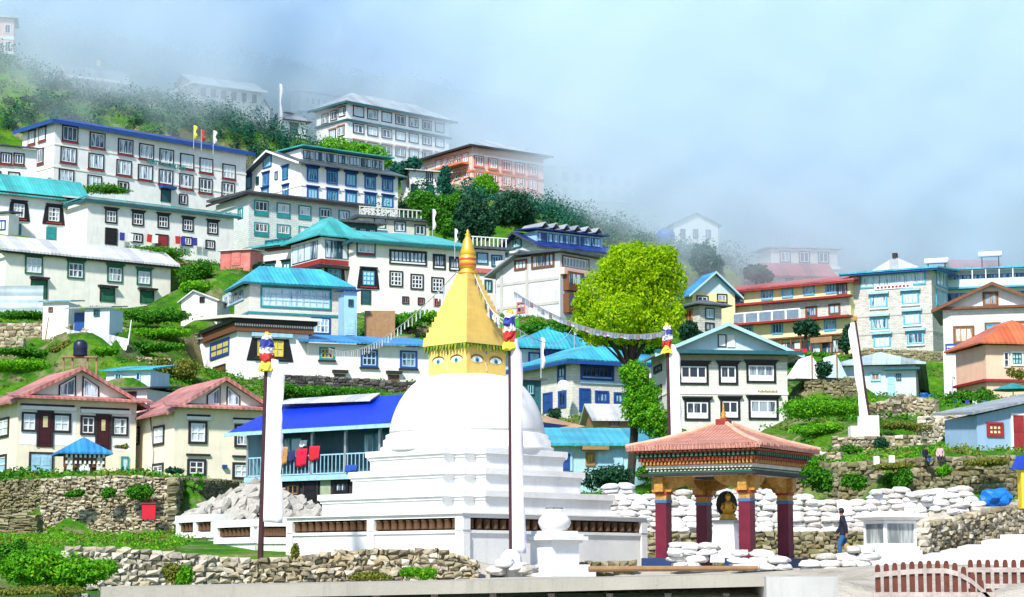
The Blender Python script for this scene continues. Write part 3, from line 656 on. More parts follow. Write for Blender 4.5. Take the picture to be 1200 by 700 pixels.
b.win(-3, 490, 11, 513, frame=DARK, pane=GL, bars=WFRAME, nx=2, nz=2, side=True); b.win(-4, 533, 8, 556, frame=DARK, pane=LBLUEF, bars=WFRAME, nx=1, nz=2, side=True)
b.wins([(146, 545)], 9, 9, 20, frame=TEALF, pane=GLT, nx=1)
H_['L1'] = b
b = redhouse('cream clapboard house with faded red roof next to the stone terrace corner', 203, 566, 478, 136, 28, 318, 158, (262, 445))
for x0, x1, y in ((219, 246, 490), (273, 300, 494)): b.panel('cornice', DARK, x0, y-4, x1, y-1.8, .14); b.panel('cornice', WFRAME, x0-1, y-1.5, x1+1, y+2.5, .2)
b.wins([(231.5, 507), (285.5, 511)], 22, 22, 27, frame=DARK, pane=GL, bars=WFRAME, nx=2, nz=2); b.wins([(230, 548), (283, 552)], 22, 22, 20, frame=DARK, pane=GL, bars=WFRAME, nx=2, nz=2)
for x0, x1, y in ((218, 246, 533), (272, 300, 535)): b.panel('cornice', DARK, x0, y-1, x1, y+1.3, .14)
b.win(180.5, 499, 193, 522, frame=DARK, pane=GL, bars=WFRAME, nx=2, nz=2, side=True); b.win(179.5, 543, 192, 562, frame=DARK, pane=GL, bars=WFRAME, nx=2, nz=2, side=True)
b.win(156.5, 500, 164, 522, frame=DARK, pane=GLD, bars=WFRAME, nx=1, nz=2, side=True)
o = b.panel('wall_lamp', BLUEF, 260, 545, 265, 549, .25)
m = MB(); P0 = b.O
m.tube([(-.05, b.D*.62, b.H-.1), (-.05, b.D*.5, b.H*.45), (-.05, b.D*.52, 0)], .05); m.build('drainpipe', METAL, b.root)
H_['L2'] = b
# entrance porch with blue roof in front of the first cream house
b = Bld('entrance_porch', 'carved entrance porch with bright blue roof below the balcony doors', 'porch', 76, 562, 536, 129, 20, 121, d=2.5, pad=False)
b.wall(REDF, x0=.25, x1=b.W-.25, y0=.3, z1=b.H); W = b.W
for x in (.1, W-.45): MB().box(x, x+.35, -.1, .25, -2, b.H).build('pillar', STONEW, b.root)
m = MB(); 
for k in range(9): x = .05+(W-.1)*k/8; m.box(x-.06, x+.06, -.3, .1, b.H-.02, b.H+.18); m.box(x-.06, x+.06, -.18, .1, b.H-.4, b.H-.2)
m.build('bracket', WFRAME, b.root); MB().box(-.1, W+.1, -.08, .2, b.H-.6, b.H+.2).build('beam', BROWN, b.root)
b.hip(ROOFSKY, 1.0, .5, .12, z=b.H+.2, inset=1.0); b.door(92, 542, 105, 562, WFRAME, DARK)
# tarpaulin roofed balcony house
b = Bld('house', 'weathered house with blue tarpaulin roof and railed balcony behind the stupa', 'house', 492, 606, 496, 104, -38, 292, d=5, near='R')
W, D, Hh = b.W, b.D, b.H; fz = b.hit(400, 556)[1]
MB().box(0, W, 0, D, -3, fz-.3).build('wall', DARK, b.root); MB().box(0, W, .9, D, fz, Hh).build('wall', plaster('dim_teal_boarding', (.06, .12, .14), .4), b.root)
MB().box(-.1, W+.1, -.35, D, fz-.28, fz-.003).build('balcony_floor', LBLUEF, b.root)
MB().shell([[(-.9, -1.0, Hh-.05), (W+.9, -1.0, Hh-.05), (W+.9, D*.75, Hh+1.95), (-.9, D*.75, Hh+1.95)]], .1).build('roof', TARP, b.root)
MB().shell([[(-.6, D*.45, Hh+1.78), (W*.55, D*.45, Hh+1.60), (W*.5, D*.75, Hh+2.12), (-.7, D*.75, Hh+2.14)]], .06).build('roof_patch', ROOFPALE, b.root)
MB().box(-.95, W+.95, -1.08, -1.0, Hh-.22, Hh-.02).build('fascia', LBLUEF, b.root)
for k in range(6): x = .1+(W-.2)*k/5; MB().box(x-.07, x+.07, -.33, -.2, fz, Hh+.05).build('post', METAL, b.root)
m = MB(); n = 44
for k in range(n+1): x = .02+(W-.04)*k/n; m.box(x-.02, x+.02, -.32, -.28, fz+.1, fz+1.0)
m.box(0, W, -.33, -.27, fz+1.003, fz+1.07); m.box(0, W, -.33, -.27, fz+.03, fz+.097); m.build('railing', LBLUEF, b.root)
MB().box(0.003, .12, -.3, .9, fz, Hh).build('end_panel', TEALP, b.root)
strip(b, W*.05, W*.25, fz+1.0, Hh-.3, 3, -.9, frame=TEALF, pane=GLT); strip(b, W*.62, W*.8, fz+.9, Hh-.3, 3, -.9, frame=TEALF, pane=GLT)
b.win(392, 563, 409, 579, frame=BLACK, pane=GLP, bars=BLACK, nx=2); b.win(336, 566, 352, 582, frame=DARK, pane=GLD, bars=TAN, nx=2); b.door(358, 563, 372, 590, BLACK, DARK); b.panel('wall_panel', plain('mossy_board', (.30, .36, .24), .8), 376, 561, 388, 588, .05)
FZ = fz; T_ = b
# right of the stupa: blue verandah houses
b = Bld('house', 'stone house with bright blue verandah windows and turquoise roof', 'house', 671, 490, 424, 158, 27, 752, sp=612)
b.wall(STONEW); b.hip(ROOFTURQ, 1.6, 1.0, inset=2.5); b.fascia(BLUEF, .35, 1.0)
b.win(680, 428, 719, 446, frame=BLUEF, pane=GLD, bars=BLUEF, nx=7, low=.12, lowmat=LBLUEF); b.win(654, 429, 663, 449, frame=BLUEF, pane=GLB, bars=BLUEF, nx=2, side=True, low=.3, lowmat=LBLUEF)
b.panel('dentil', LBLUEF, 679, 447, 734, 450.5, .12)
b.door(680, 457, 690, 483, BLUEF, BLUEF); b.win(697, 458, 713, 473, frame=BLUEF, pane=GLB, bars=BLUEF, nx=3); b.win(719, 460, 734, 474, frame=BLUEF, pane=GLB, bars=BLUEF, nx=3); b.win(655, 458, 664, 478, frame=BLUEF, pane=GLD, bars=BLUEF, nx=2, side=True); b.door(638, 462, 647, 484, BLUEF, BLUEF, side=True)
b = Bld('house', 'house with broad turquoise roof and blue gable behind the verandah house', 'house', 608, 445, 409, 172, 20, 700, d=8)
b.wall(PALEBLUE); b.hip(ROOFTURQ, 2.2, .9, inset=3.0); b.win(619, 413, 633, 428, frame=BLUEF, pane=GLB, bars=LBLUEF, nx=3, nz=2)
b.panel('gable_sheet', ROOFBLUE, 634, 409, 668, 428, .5)
b = Bld('house', 'low house with plain blue roof half hidden by the bright green tree', 'house', 716, 448, 426, 176, 12, 772, d=6)
b.wall(WHITE2); b.shed(ROOFSKY, 1.5, .7, .15); b.row((730, 436), (755, 438), 2, 10, 10, 10, frame=DARK, pane=GLD, nx=2, bars=REDF)
b = Bld('shed', 'green boarded lean-to beside the verandah house and the stupa dome', 'shed', 608, 482, 446, 150, 10, 634, d=3, pad=False)
b.wall(DTEAL); b.shed(ROOFDARK, .3, .4, .15); b.win(617, 450, 626, 463, frame=DTEAL, pane=GLD, nx=2, bars=LBLUEF)
b = Bld('shed', 'tan timber shed with curved white sheet roof below the verandah house', 'shed', 699, 502, 491, 128, 8, 742, d=4)
b.wall(TAN); b.gable(ROOFPALE, 1.0, .35, 'x', gmat=TAN, apex=.6); b.wins([(720, 497)], 12, 12, 7, frame=BROWN, pane=GLD, nx=2)
b = Bld('shed', 'shed with rusty orange roof slope beside the stupa dome', 'shed', 630, 515, 494, 122, -28, 588, d=5, near='R')
b.wall(BLUEF); b.shed(corrugated('rusty_roof_sheet', (.46, .27, .13), 8, 'X', .4), .8, .5, .12, rx=-.9)
b = Bld('shed', 'long low shed with turquoise sheet roof beside the stupa', 'shed', 640, 575, 523, 106, 4, 766, d=4)
b.wall(TEALP); b.shed(ROOFTURQ, 1.15, .6, .12); b.door(654, 532, 668, 552, BLUEF, LBLUEF); b.win(686, 530, 697, 546, frame=TAN, pane=YELF, bars=TAN, nx=2); b.panel('door_canopy', TAN, 681, 524, 712, 528, .7); b.panel('tarpaulin', LBLUEF, 700, 527, 730, 546, .06)
# stone house with grey-blue gable
b = Bld('house', 'whitened stone house with pale blue gable and black framed windows', 'house', 783, 520, 411, 151, 7, 924, sp=764)
b.wall(STONEW); ax, az = b.hit(851, 382); b.gable(ROOFGREY, az-b.H, 1.1, 'y', gmat=PALEBLUE, trim=TEALP, apex=ax/b.W, ovg=.9)
MB().box(-1.0, b.W+1.0, -1.0, -.003, b.H-.28, b.H-.003).build('eaves', DTEAL, b.root); MB().box(-.05, b.W+.05, -.06, -.002, b.H-.75, b.H-.29).build('frieze_band', plain('ochre_band', (.35, .33, .25), .8), b.root)
a0, a1, z0, z1 = b.rect(841, 392, 851, 407); o = MB().box(a0, a1, 0, .06, z0, z1, b.fmap()).build('window', DARK, b.root); MB().box(a0+.08, a1-.08, .05, .075, z0+.08, z1-.08, b.fmap()).build('pane', WFRAME, o)
b.panel('shutter', WFRAME, 852, 393, 861, 407, .09)
st = dict(frame=BLACK, pane=GLD, bars=WFRAME, low=.27, lowmat=WFRAME, head=DARK)
for (x0, x1, y0, y1, n) in ((795.5, 830, 427, 451, 3), (842, 864.5, 427, 451, 2), (874.5, 909, 426, 449, 3), (802, 832, 469, 493, 3), (844, 867, 468, 492, 2), (877, 912, 467, 492, 3)): b.win(x0, y0, x1, y1, nx=n, **st)
b.band(PALECREAM, 460, .2, .05); a0, a1, z0, z1 = b.rect(888, 457.6, 911, 460.2); m = MB()
for k in range(11): x = a0+(a1-a0)*k/11; m.box(x, x+(a1-a0)/(13 if k % 3 else 17), .05, .075, z0, z1-(.06 if k % 2 else 0), b.fmap())
m.build('lettering', plain('gold_lettering', (.35, .28, .08), .5), b.root)
for y in (428, 452, 460): b.win(767, y, 776, y+9, frame=DARK, pane=GLD, side=True)
H_['G2'] = b
# D : long red roofed lodge
b = Bld('lodge', 'three storey cream lodge with long red roof and stone end', 'lodge', 998, 416, 330, 240, -36, 843, d=8, near='R')
b.wall(YELLOWP); W, Hh = b.W, b.H; b.shed(ROOFPINK, 2.0, 1.0, .2); b.fascia(REDF, .3, .95)
z1 = b.hit(990, 349)[1]; z2 = b.hit(990, 373)[1]
MB().box(W*.34, W-.2, -.014, -.002, z2, z1).build('wall_panel', STONEG, b.root)
MB().box(-.3, W+.3, -1.0, -.003, z1, z1+.25).build('floor_band', REDF, b.root); MB().box(-.3, W+.3, -1.3, -.003, z2, z2+.25).build('floor_band', REDF, b.root)
z3 = b.hit(990, 393)[1]; MB().box(-.3, W+.3, -.7, -.003, z3, z3+.2).build('floor_band', BROWN, b.root)
st = dict(frame=SKYF, pane=GLB, bars=LBLUEF, nx=3)
b.wins([(862, 350), (899, 345.5), (923, 343), (948, 340), (974, 338)], 14, 13, 13, **st); b.win(981, 332, 993, 346, frame=BROWN, pane=GLP, nx=2); b.door(867, 345, 872, 357, BROWN)
b.wins([(951, 365.5), (978, 362.5)], 14, 14, 13, frame=BROWN, pane=GLB, bars=BROWN, nx=2); b.win(905, 365.5, 918, 371, frame=BROWN, pane=GLD)
b.wins([(876, 389), (911, 385), (973, 381)], 13, 14, 14, **st)
m = MB(); xa, xb = b.hit(863, 378)[0], b.hit(943, 370)[0]
for k in range(6): x = xa+(xb-xa)*k/5; m.box(x-.12, x+.12, -1.28, -1.16, z2+.25, z2+1.35)
m.box(xa, xb, -1.27, -1.17, z2+1.353, z2+1.5); m.build('railing', WFRAME, b.root); 
for k in range(5): x = xa+(xb-xa)*k/5; MB().box(x+.14, x+(xb-xa)/5-.14, -1.25, -1.19, z2+.3, z2+1.3).build('railing_panel', plain('slate_panel', (.16, .22, .30), .5), b.root)
for k in range(8): x = W*(.42+.075*k); MB().box(x-.1, x+.1, -.6, -.5, -.6, z3).build('post', BROWN, b.root)
strip(b, W*.45, W*.97, .4, z3-.4, 8, .05, frame=BROWN, pane=GLP)
MB().box(W*.72, W*.88, -.75, -.7, z3-.75, z3-.1).build('sign_board', TAN, b.root)
b = Bld('house', 'small house with blue gable roof and dark balcony beside the red roofed lodge', 'house', 812, 396, 342, 246, 20, 862, sp=803)
b.wall(YELLOWP); b.gable(ROOFSKY, 2.4, .8, 'y', gmat=PALEBLUE, trim=TEALP); b.row((823, 352), (846, 350), 2, 14, 12, 11, frame=DARK, pane=GLD, bars=WFRAME, nx=2); b.win(838, 352, 850, 360, frame=YELF, pane=GLD)
b = Bld('house', 'grey stone house with dark drooping roof behind the bright green tree', 'house', 820, 400, 358, 228, 28, 846, sp=800)
b.wall(STONEG); b.hip(ROOFDARK, .8, .9); b.win(826, 361, 837, 374, frame=DTEAL, pane=GLB, bars=WFRAME, nx=3); b.win(802, 363, 812, 378, frame=ORANGEF, pane=BROWN, nx=2, side=True); b.win(826, 378, 837, 388, frame=DARK, pane=GLD)
# H : stone house with sky blue windows
b = Bld('hotel', 'four storey grey stone hotel with sky blue window bays', 'hotel', 1094, 420, 316, 236, -30, 1000, sp=1113, near='R')
b.wall(STONEG); W, Hh, D = b.W, b.H, b.D
b.shed(ROOFTURQ, .6, 1.2, .2); b.fascia(BLUEF, .3, 1.1)
st = dict(frame=SKYF, pane=GLP, bars=LBLUEF)
b.win(1008, 320, 1085, 336, nx=10, nz=1, **st); b.panel('sign_board', WFRAME, 1025, 334, 1070, 338.5, .12)
a0, a1, z0, z1 = b.rect(1028, 335, 1067, 337.6); m = MB(); 
for k in range(9): x = a0+(a1-a0)*k/9; m.box(x, x+(a1-a0)/14, .12, .135, z0, z1, b.fmap())
m.build('lettering', REDF, b.root)
for (x, y) in ((1030, 354), (1067, 350), (1031, 380), (1069, 374), (1034, 401), (1073, 397)):
    b.win(x-10, y-8, x+10, y+7, nx=3, sill=WFRAME, **st); b.panel('window_canopy', LBLUEF, x-12, y-11.5, x+12, y-9, .45)
for y in (366, 387.5): b.band(CONC, y, .2, .06)
for y0, y1 in ((318, 337), (341, 360)): b.win(1097, y0, 1110, y1, nx=3, side=True, **st); 
ax, az = b.hit(1046, 300)
x0, x1 = b.hit(1014, 310)[0], b.hit(1078, 310)[0]
MB().prism([(x0, Hh+.25), (x1, Hh+.25), ((x0+x1)/2, az)], 0, 1, lambda a, q, c: (a, .8 if c == 0 else D*.8, q)).build('gable', ROOFPALE, b.root)
MB().box((x0+x1)/2-.25, (x0+x1)/2+.25, .7, 1.3, az-.15, az+.45).build('chimney', DARK, b.root)
b = Bld('hotel', 'long turquoise verandah wing with grey roof behind the white gabled house', 'hotel', 1225, 392, 314, 240, -17, 1108, d=8, near='R')
b.wall(PALEBLUE); b.shed(ROOFTURQ, 1.4, 1.3, .2); W, Hh = b.W, b.H
zf = b.hit(1150, 337)[1]; MB().box(0, W, -1.2, -.003, zf-.2, zf).build('balcony_floor', SKYF, b.root); MB().box(0, W, -1.2, -1.1, zf+.003, zf+.9).build('balcony_front', PALEBLUE, b.root)
for k in range(8): x = .3+(W-.6)*k/7; MB().box(x-.06, x+.06, -1.19, -1.07, zf+.9, Hh).build('post', WFRAME, b.root)
strip(b, .4, W-.4, zf+.3, Hh-.5, 12, .0, frame=BLUEF, pane=GLB)
strip(b, .4, W-.4, zf-2.6, zf-.6, 10, .0, frame=BLUEF, pane=GLB)
# white gable house at the right
b = Bld('house', 'white house with timber gable window, cream curtains and blue sign board', 'house', 1228, 480, 357, 168, -16, 1108, d=9, near='R')
b.wall(STONEW); ax, az = b.hit(1163, 334); b.gable(ROOFDARK, az-b.H, .9, 'y', gmat=WHITE2, trim=BROWN, apex=ax/b.W, ovg=.8)
MB().box(-.5, b.W+.5, -.5, -.003, b.H-.2, b.H+.0).build('eaves', BROWN, b.root)
b.win(1151.5, 342, 1170, 359, frame=BROWN, pane=GLD, bars=TAN, nx=2)
cur = glass('cream_curtained_glass', (.28, .25, .16), (.72, .68, .54), .40)
b.win(1117, 382, 1142, 403, frame=BROWN, pane=cur, bars=TAN, nx=3); b.win(1154, 378, 1173, 399, frame=BROWN, pane=SKYF, nx=2, bars=SKYF); b.win(1186, 376, 1215, 398, frame=BROWN, pane=cur, bars=TAN, nx=3); b.win(1121, 419.5, 1146, 440, frame=BROWN, pane=cur, bars=TAN, nx=3)
MB().box(-.05, b.W+.05, -.014, -.002, -2, b.hit(1150, 410)[1]).build('wall_panel', WHITE, b.root)
o = b.panel('sign_board', BLUEF, 1108, 403, 1132, 414, .22)
a0, a1, z0, z1 = b.rect(1110, 405, 1130, 412); m = MB()
for rr in range(2):
    for k in range(10): x = a0+(a1-a0)*k/10; m.box(x, x+(a1-a0)/14, .22, .235, z0+(z1-z0)*(.1+.5*rr), z0+(z1-z0)*(.4+.5*rr), b.fmap())
m.build('lettering', WFRAME, b.root)
b = Bld('house', 'peach house with orange roof in front of the white gabled house', 'house', 1157, 470, 404, 156, 10, 1240, d=6)
b.wall(PEACH); b.hip(ROOFORANGE, 2.0, .7, inset=2.2); b.win(1184, 412, 1199, 429, frame=WFRAME, pane=GLT, bars=GREENF, nx=3, nz=2); b.win(1176, 413, 1182, 431, frame=WFRAME, pane=GLD, nx=1, nz=2)
b.band(REDF, 446, .2, .3)
b = Bld('cottage', 'teal cottage with pale hipped roof and dark shed side under the stone hotel', 'cottage', 1074, 467, 428, 158, -12, 989, sp=1112, near='R')
b.wall(PALEBLUE); b.hip(corrugated('pale_teal_roof_sheet', (.42, .56, .60), 8, 'X', .3), 1.2, .8, inset=3.4); MB().box(b.W+.003, b.W+.05, .3, b.D, -2, b.H-.1).build('side_boarding', GREENF, b.root)
b.win(1020, 436, 1032, 447, frame=LBLUEF, pane=TAN, bars=LBLUEF, nx=2); b.win(1050, 438, 1056, 446, frame=DTEAL, pane=GLD, nx=2, nz=2); b.door(1040, 438, 1049, 466, LBLUEF); b.panel('lean_to_roof', DTEAL, 1036, 431, 1078, 434, .6)
for k in range(5): MB().box(b.W+.04, b.W+.1, b.D*(.12+.18*k), b.D*(.12+.18*k)+.25, -1, b.H-.3).build('side_post', TAN, b.root)
b = Bld('cottage', 'small blue cottage with red window and red door on the terrace edge', 'cottage', 1146, 534, 487, 113, 14, 1235, d=4)
b.wall(COTTAGE); b.shed(ROOFGREY, .3, .5, .14, rx=1.2); MB().prism([(0, b.H+.0), (b.W, b.H+.0), (b.W, b.H+1.05)], 0, 1, lambda a, q, c: (a, .004 if c == 0 else b.D-.004, q)).build('gable_wall', COTTAGE, b.root)
b.win(1156, 495, 1175.5, 512, frame=REDF, pane=YELLOWP, bars=REDF, nx=3, nz=2); b.door(1187, 487, 1200, 530, REDF, WFRAME, nx=2)
# small sheds
b = Bld('shed', 'small whitewashed shed with one black opening on the green slope', 'shed', 254, 380, 352, 192, -12, 212, d=3.5, near='R')
b.wall(WHITE); b.gable(ROOFPALE, .9, .3, 'y', gmat=WHITE, apex=.35); b.win(234, 348, 240, 355, frame=BLACK, pane=BLACK)
b = Bld('shed', 'pale blue toilet shed on a rubble base beside the green slope', 'shed', 128, 386, 361, 163, -14, 81, d=2.5, near='R')
b.wall(PALEBLUE, x0=b.W*.38); MB().box(0, b.W*.38-.01, .8, b.D, -1, b.H).build('wall', WHITE2, b.root); b.shed(ROOFGREY, .4, .3, .1); b.win(110, 363, 117, 371, frame=DTEAL, pane=GLD, nx=2, nz=2); MB().box(b.W*.02, b.W*.36, .7, .8, 0, b.H-.2).build('door', BLUEF, b.root)
b = Bld('shed', 'small white walled lean-to with turquoise roof below the cream house with green windows', 'shed', 80, 376, 354, 168, -10, 50, d=2.5, near='R', pad=False)
b.wall(WHITE2); b.shed(ROOFTURQ, .4, .3, .1); b.win(57, 360, 62, 366, frame=BROWN, pane=GLD)
b = Bld('shed', 'low red tin shed at the end of the long white house', 'shed', 293, 316, 293, 208, -20, 258, d=3, near='R')
b.wall(corrugated('red_tin', (.55, .14, .12), 6, 'X', .4, .5, (.6, .45, .42))); b.shed(ROOFPALE, .2, .3, .1); b.door(272, 295, 282, 311, PINKF, None)
b = Bld('shed', 'low teal roofed shed behind the ridges of the two red roofs', 'shed', 176, 452, 434, 150, -18, 124, d=3, near='R')
b.wall(PALEBLUE); b.shed(ROOFTURQ, .6, .4, .1); b.win(160, 437, 165, 446, frame=LBLUEF, pane=GLB, nx=1); b.win(135, 438, 143, 446, frame=LBLUEF, pane=GLP)
b = Bld('shed', 'dark roofed outhouse wedged between the two cream houses', 'shed', 172, 474, 456, 147, -20, 128, d=5, near='R', pad=False)
b.wall(WHITE2); b.shed(ROOFDARK, .5, .5, .12); b.win(150, 459, 160, 466, frame=DARK, pane=GLD)
# fogged buildings on the right
b = Bld('lodge', 'pale lodge almost lost in mist above the red roofed lodge', 'lodge', 904, 330, 291, 268, 8, 982, d=8)
b.wall(STONEW); b.shed(ROOFGREY, .6, .6); b.row((920, 301), (965, 302), 3, 13, 13, 14, frame=DARK, pane=GLD, bars=WFRAME, nx=2, head=WFRAME); b.band(WFRAME, 313, .4, .3)
b = Bld('house', 'grey gabled house with red roof rising behind the red roofed lodge', 'house', 906, 350, 322, 262, 5, 975, d=8)
b.wall(STONEG); b.gable(ROOFPINK, 2.0, .6, 'x', gmat=STONEG); b.row((925, 330), (955, 330), 2, 10, 10, 8, frame=DARK, pane=GLD, nx=2)
b = Bld('house', 'long terrace wall house in the mist beyond the pink hotel', 'house', 645, 262, 234, 312, 20, 735, d=6)
b.wall(STONEG); b.shed(ROOFGREY, .5, .5); b.row((655, 243), (725, 252), 6, 6, 6, 10, frame=DARK, pane=GLD, nx=2)
b = Bld('lodge', 'ghostly three storey lodge in the mist above the bright green tree', 'lodge', 652, 236, 196, 345, 20, 745, d=8)
b.wall(STONEW); b.shed(ROOFGREY, .8, .7); b.row((662, 207), (735, 214), 6, 7, 7, 11, frame=DARK, pane=GLD, nx=2); b.row((662, 225), (735, 231), 6, 7, 7, 11, frame=DARK, pane=GLD, nx=2)
b = Bld('house', 'pale tower house in the mist between green tree and red roofed lodge', 'house', 790, 296, 262, 273, 12, 842, d=6)
b.wall(WHITE2); b.gable(ROOFGREY, 1.5, .5, 'y', gmat=WHITE2); b.row((800, 274), (830, 275), 3, 6, 6, 11, frame=DARK, pane=GLD, nx=2)
# ------------------------------------------------------------ terrain
def cp(px, py, Y): p = at(px, py, Y); CTRL.append((p.x, p.y, p.z))
for x in (-60, -40, -22, 22, 45, 70):
    for y in (-20, 10, 30): CTRL.append((x, y, 0))
for x in (-8, 0, 8, 16):
    for y in (10, 30, 43): CTRL.append((x, y, 0))
for x in (-8, -4, 0, 4, 8, 12, 16, 22):
    for y in (47.5, 52, 58):
        if x >= -4: CTRL.append((x, y, 1.45 if x > -3 else 1.25))
    for y in (66,): CTRL.append((x, y, 1.75))
for px, py, Y in ((-120, 690, 46), (0, 692, 47), (60, 694, 48), (-120, 698, 41), (0, 700, 41), (100, 702, 42), (140, 698, 50), (200, 696, 54), (260, 696, 56),
                  (90, 644, 62), (160, 645, 62), (200, 650, 66), (240, 654, 66), (300, 657, 64), (330, 657, 66), (20, 634, 75), (120, 630, 85), (200, 628, 88), (10, 632, 88), (-120, 630, 85),
                  (30, 562, 100), (100, 562, 99), (190, 562, 99), (270, 566, 112), (-120, 560, 100),
                  (250, 612, 90), (320, 610, 92), (400, 606, 94), (470, 602, 92),
                  (540, 590, 96), (640, 585, 98), (740, 585, 98), (705, 640, 79), (760, 645, 78), (860, 648, 78), (960, 645, 78), (1060, 640, 78), (1150, 634, 80), (1250, 625, 80),
                  (760, 600, 86), (860, 600, 86), (930, 600, 86), (1000, 594, 86), (1080, 588, 86), (1150, 586, 88), (1250, 580, 88),
                  (760, 560, 105), (860, 545, 105), (960, 545, 98), (1040, 540, 98), (1110, 534, 100), (1180, 532, 102), (1260, 532, 104),
                  (960, 515, 118), (1020, 506, 119), (1080, 520, 112), (1120, 470, 140), (1010, 470, 142), (960, 470, 142), (950, 500, 124),
                  (940, 415, 190), (790, 540, 120), (860, 541, 122), (915, 538, 124), (800, 527, 138), (860, 527, 140), (915, 526, 141), (860, 545, 112), (1080, 425, 190), (1000, 420, 190), (1060, 662, 60), (1150, 700, 48), (1040, 700, 48), (1220, 700, 48), (1120, 664, 58),
                  (60, 460, 155), (60, 400, 172), (30, 385, 178), (150, 390, 172), (170, 420, 160), (200, 385, 180), (220, 450, 160), (40, 440, 160), (110, 440, 158),
                  (220, 330, 202), (240, 360, 192), (330, 460, 160), (420, 465, 160), (480, 390, 185), (520, 380, 190), (470, 450, 168),
                  (640, 385, 190), (690, 395, 188), (800, 395, 205), (760, 420, 190), (760, 470, 140),
                  (545, 275, 250), (600, 262, 262), (580, 235, 280), (490, 240, 280), (480, 300, 240), (530, 215, 290), (690, 262, 275), (740, 290, 262), (680, 280, 262), (780, 300, 260), (860, 320, 262), (1000, 330, 258), (1120, 325, 262),
                  (10, 150, 275), (100, 128, 285), (200, 150, 280), (270, 165, 285), (30, 110, 300), (150, 110, 305), (230, 130, 300), (320, 165, 295), (20, 226, 240), (70, 232, 240), (430, 190, 292), (480, 215, 286),
                  (-150, 100, 300), (-150, 300, 220), (-150, 450, 160), (-150, 560, 110), (1350, 300, 262), (1350, 420, 190), (1350, 530, 110),
                  (-150, 10, 375), (0, 25, 372), (200, 60, 372), (350, 75, 372), (480, 88, 372), (600, 112, 372), (700, 145, 372), (800, 170, 372), (950, 195, 372), (1100, 205, 372), (1350, 205, 372)): cp(px, py, Y)
for x in (-110, -50, 0, 50, 110): CTRL.append((x, 440, 55))
# the dry stone walls: ground level above and below each
WALLS = []
def W_(lab, top, bot, mt, ctrl=True, **kw):
    WALLS.append((lab, top, bot, mt, kw)); T = [at(*t) for t in top]; B = [at(t[0], b, t[2]).z for t, b in zip(top, bot)]
    for a, b, za, zb in zip(T, T[1:], B, B[1:]):
        if not ctrl: break
        L = math.hypot(b.x-a.x, b.y-a.y); u = Vector(((b.x-a.x)/L, (b.y-a.y)/L, 0)); nr = Vector((u.y, -u.x, 0)); n = max(1, int(L/2.5))
        if nr.y > 0: nr = -nr
        for k in range(1 if abs(u.y) > .6 else 0, n+1):
            t = k/n; q = a.lerp(b, t); z0 = za+(zb-za)*t
            for o, z in ((.02, z0-.15), (.8, z0-.15), (2.0, z0-.2), (-1.35, q.z-.10), (-2.6, q.z-.05)): w = q+nr*o; CTRL.append((w.x, w.y, z))
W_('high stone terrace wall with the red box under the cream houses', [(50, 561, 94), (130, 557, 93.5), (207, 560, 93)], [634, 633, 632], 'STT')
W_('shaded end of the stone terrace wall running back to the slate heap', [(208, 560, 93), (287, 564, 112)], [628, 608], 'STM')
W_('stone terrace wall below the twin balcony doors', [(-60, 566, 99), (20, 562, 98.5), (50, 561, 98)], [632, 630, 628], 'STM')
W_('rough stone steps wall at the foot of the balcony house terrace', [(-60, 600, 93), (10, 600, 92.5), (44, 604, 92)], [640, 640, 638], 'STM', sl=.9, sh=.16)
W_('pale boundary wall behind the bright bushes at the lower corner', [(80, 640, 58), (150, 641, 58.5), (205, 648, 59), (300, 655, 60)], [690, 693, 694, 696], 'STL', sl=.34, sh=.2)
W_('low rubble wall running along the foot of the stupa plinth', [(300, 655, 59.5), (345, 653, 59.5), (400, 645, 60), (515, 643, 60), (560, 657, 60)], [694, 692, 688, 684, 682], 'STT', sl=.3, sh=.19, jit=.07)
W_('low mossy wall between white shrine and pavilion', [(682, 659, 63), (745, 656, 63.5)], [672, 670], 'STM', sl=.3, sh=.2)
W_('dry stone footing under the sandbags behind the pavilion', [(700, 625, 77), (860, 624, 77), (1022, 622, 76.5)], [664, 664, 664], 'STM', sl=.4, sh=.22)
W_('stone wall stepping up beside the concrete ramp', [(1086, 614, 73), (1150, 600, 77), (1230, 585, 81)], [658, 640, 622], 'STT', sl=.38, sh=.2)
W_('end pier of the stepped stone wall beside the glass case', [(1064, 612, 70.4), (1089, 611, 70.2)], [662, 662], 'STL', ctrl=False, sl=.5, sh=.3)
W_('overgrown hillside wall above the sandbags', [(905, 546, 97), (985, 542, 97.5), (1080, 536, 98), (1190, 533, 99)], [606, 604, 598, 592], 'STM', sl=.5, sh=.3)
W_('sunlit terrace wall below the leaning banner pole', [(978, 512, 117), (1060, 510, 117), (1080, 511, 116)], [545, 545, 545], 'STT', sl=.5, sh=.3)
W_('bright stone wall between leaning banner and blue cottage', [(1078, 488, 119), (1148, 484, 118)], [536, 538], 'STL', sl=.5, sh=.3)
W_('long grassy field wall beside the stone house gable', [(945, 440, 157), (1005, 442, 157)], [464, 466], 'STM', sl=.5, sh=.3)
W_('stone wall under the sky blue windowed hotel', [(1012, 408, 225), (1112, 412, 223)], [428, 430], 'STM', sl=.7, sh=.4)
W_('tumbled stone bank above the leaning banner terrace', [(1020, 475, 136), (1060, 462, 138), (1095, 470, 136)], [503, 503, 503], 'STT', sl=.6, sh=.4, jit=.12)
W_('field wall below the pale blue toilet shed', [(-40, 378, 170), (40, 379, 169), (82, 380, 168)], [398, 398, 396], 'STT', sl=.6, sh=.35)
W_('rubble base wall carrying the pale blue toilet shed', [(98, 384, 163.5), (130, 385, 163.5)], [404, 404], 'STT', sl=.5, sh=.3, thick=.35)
W_('crumbling field wall at the lower grass terrace', [(-40, 394, 166), (28, 396, 165)], [418, 420], 'STT', sl=.6, sh=.35, jit=.1)
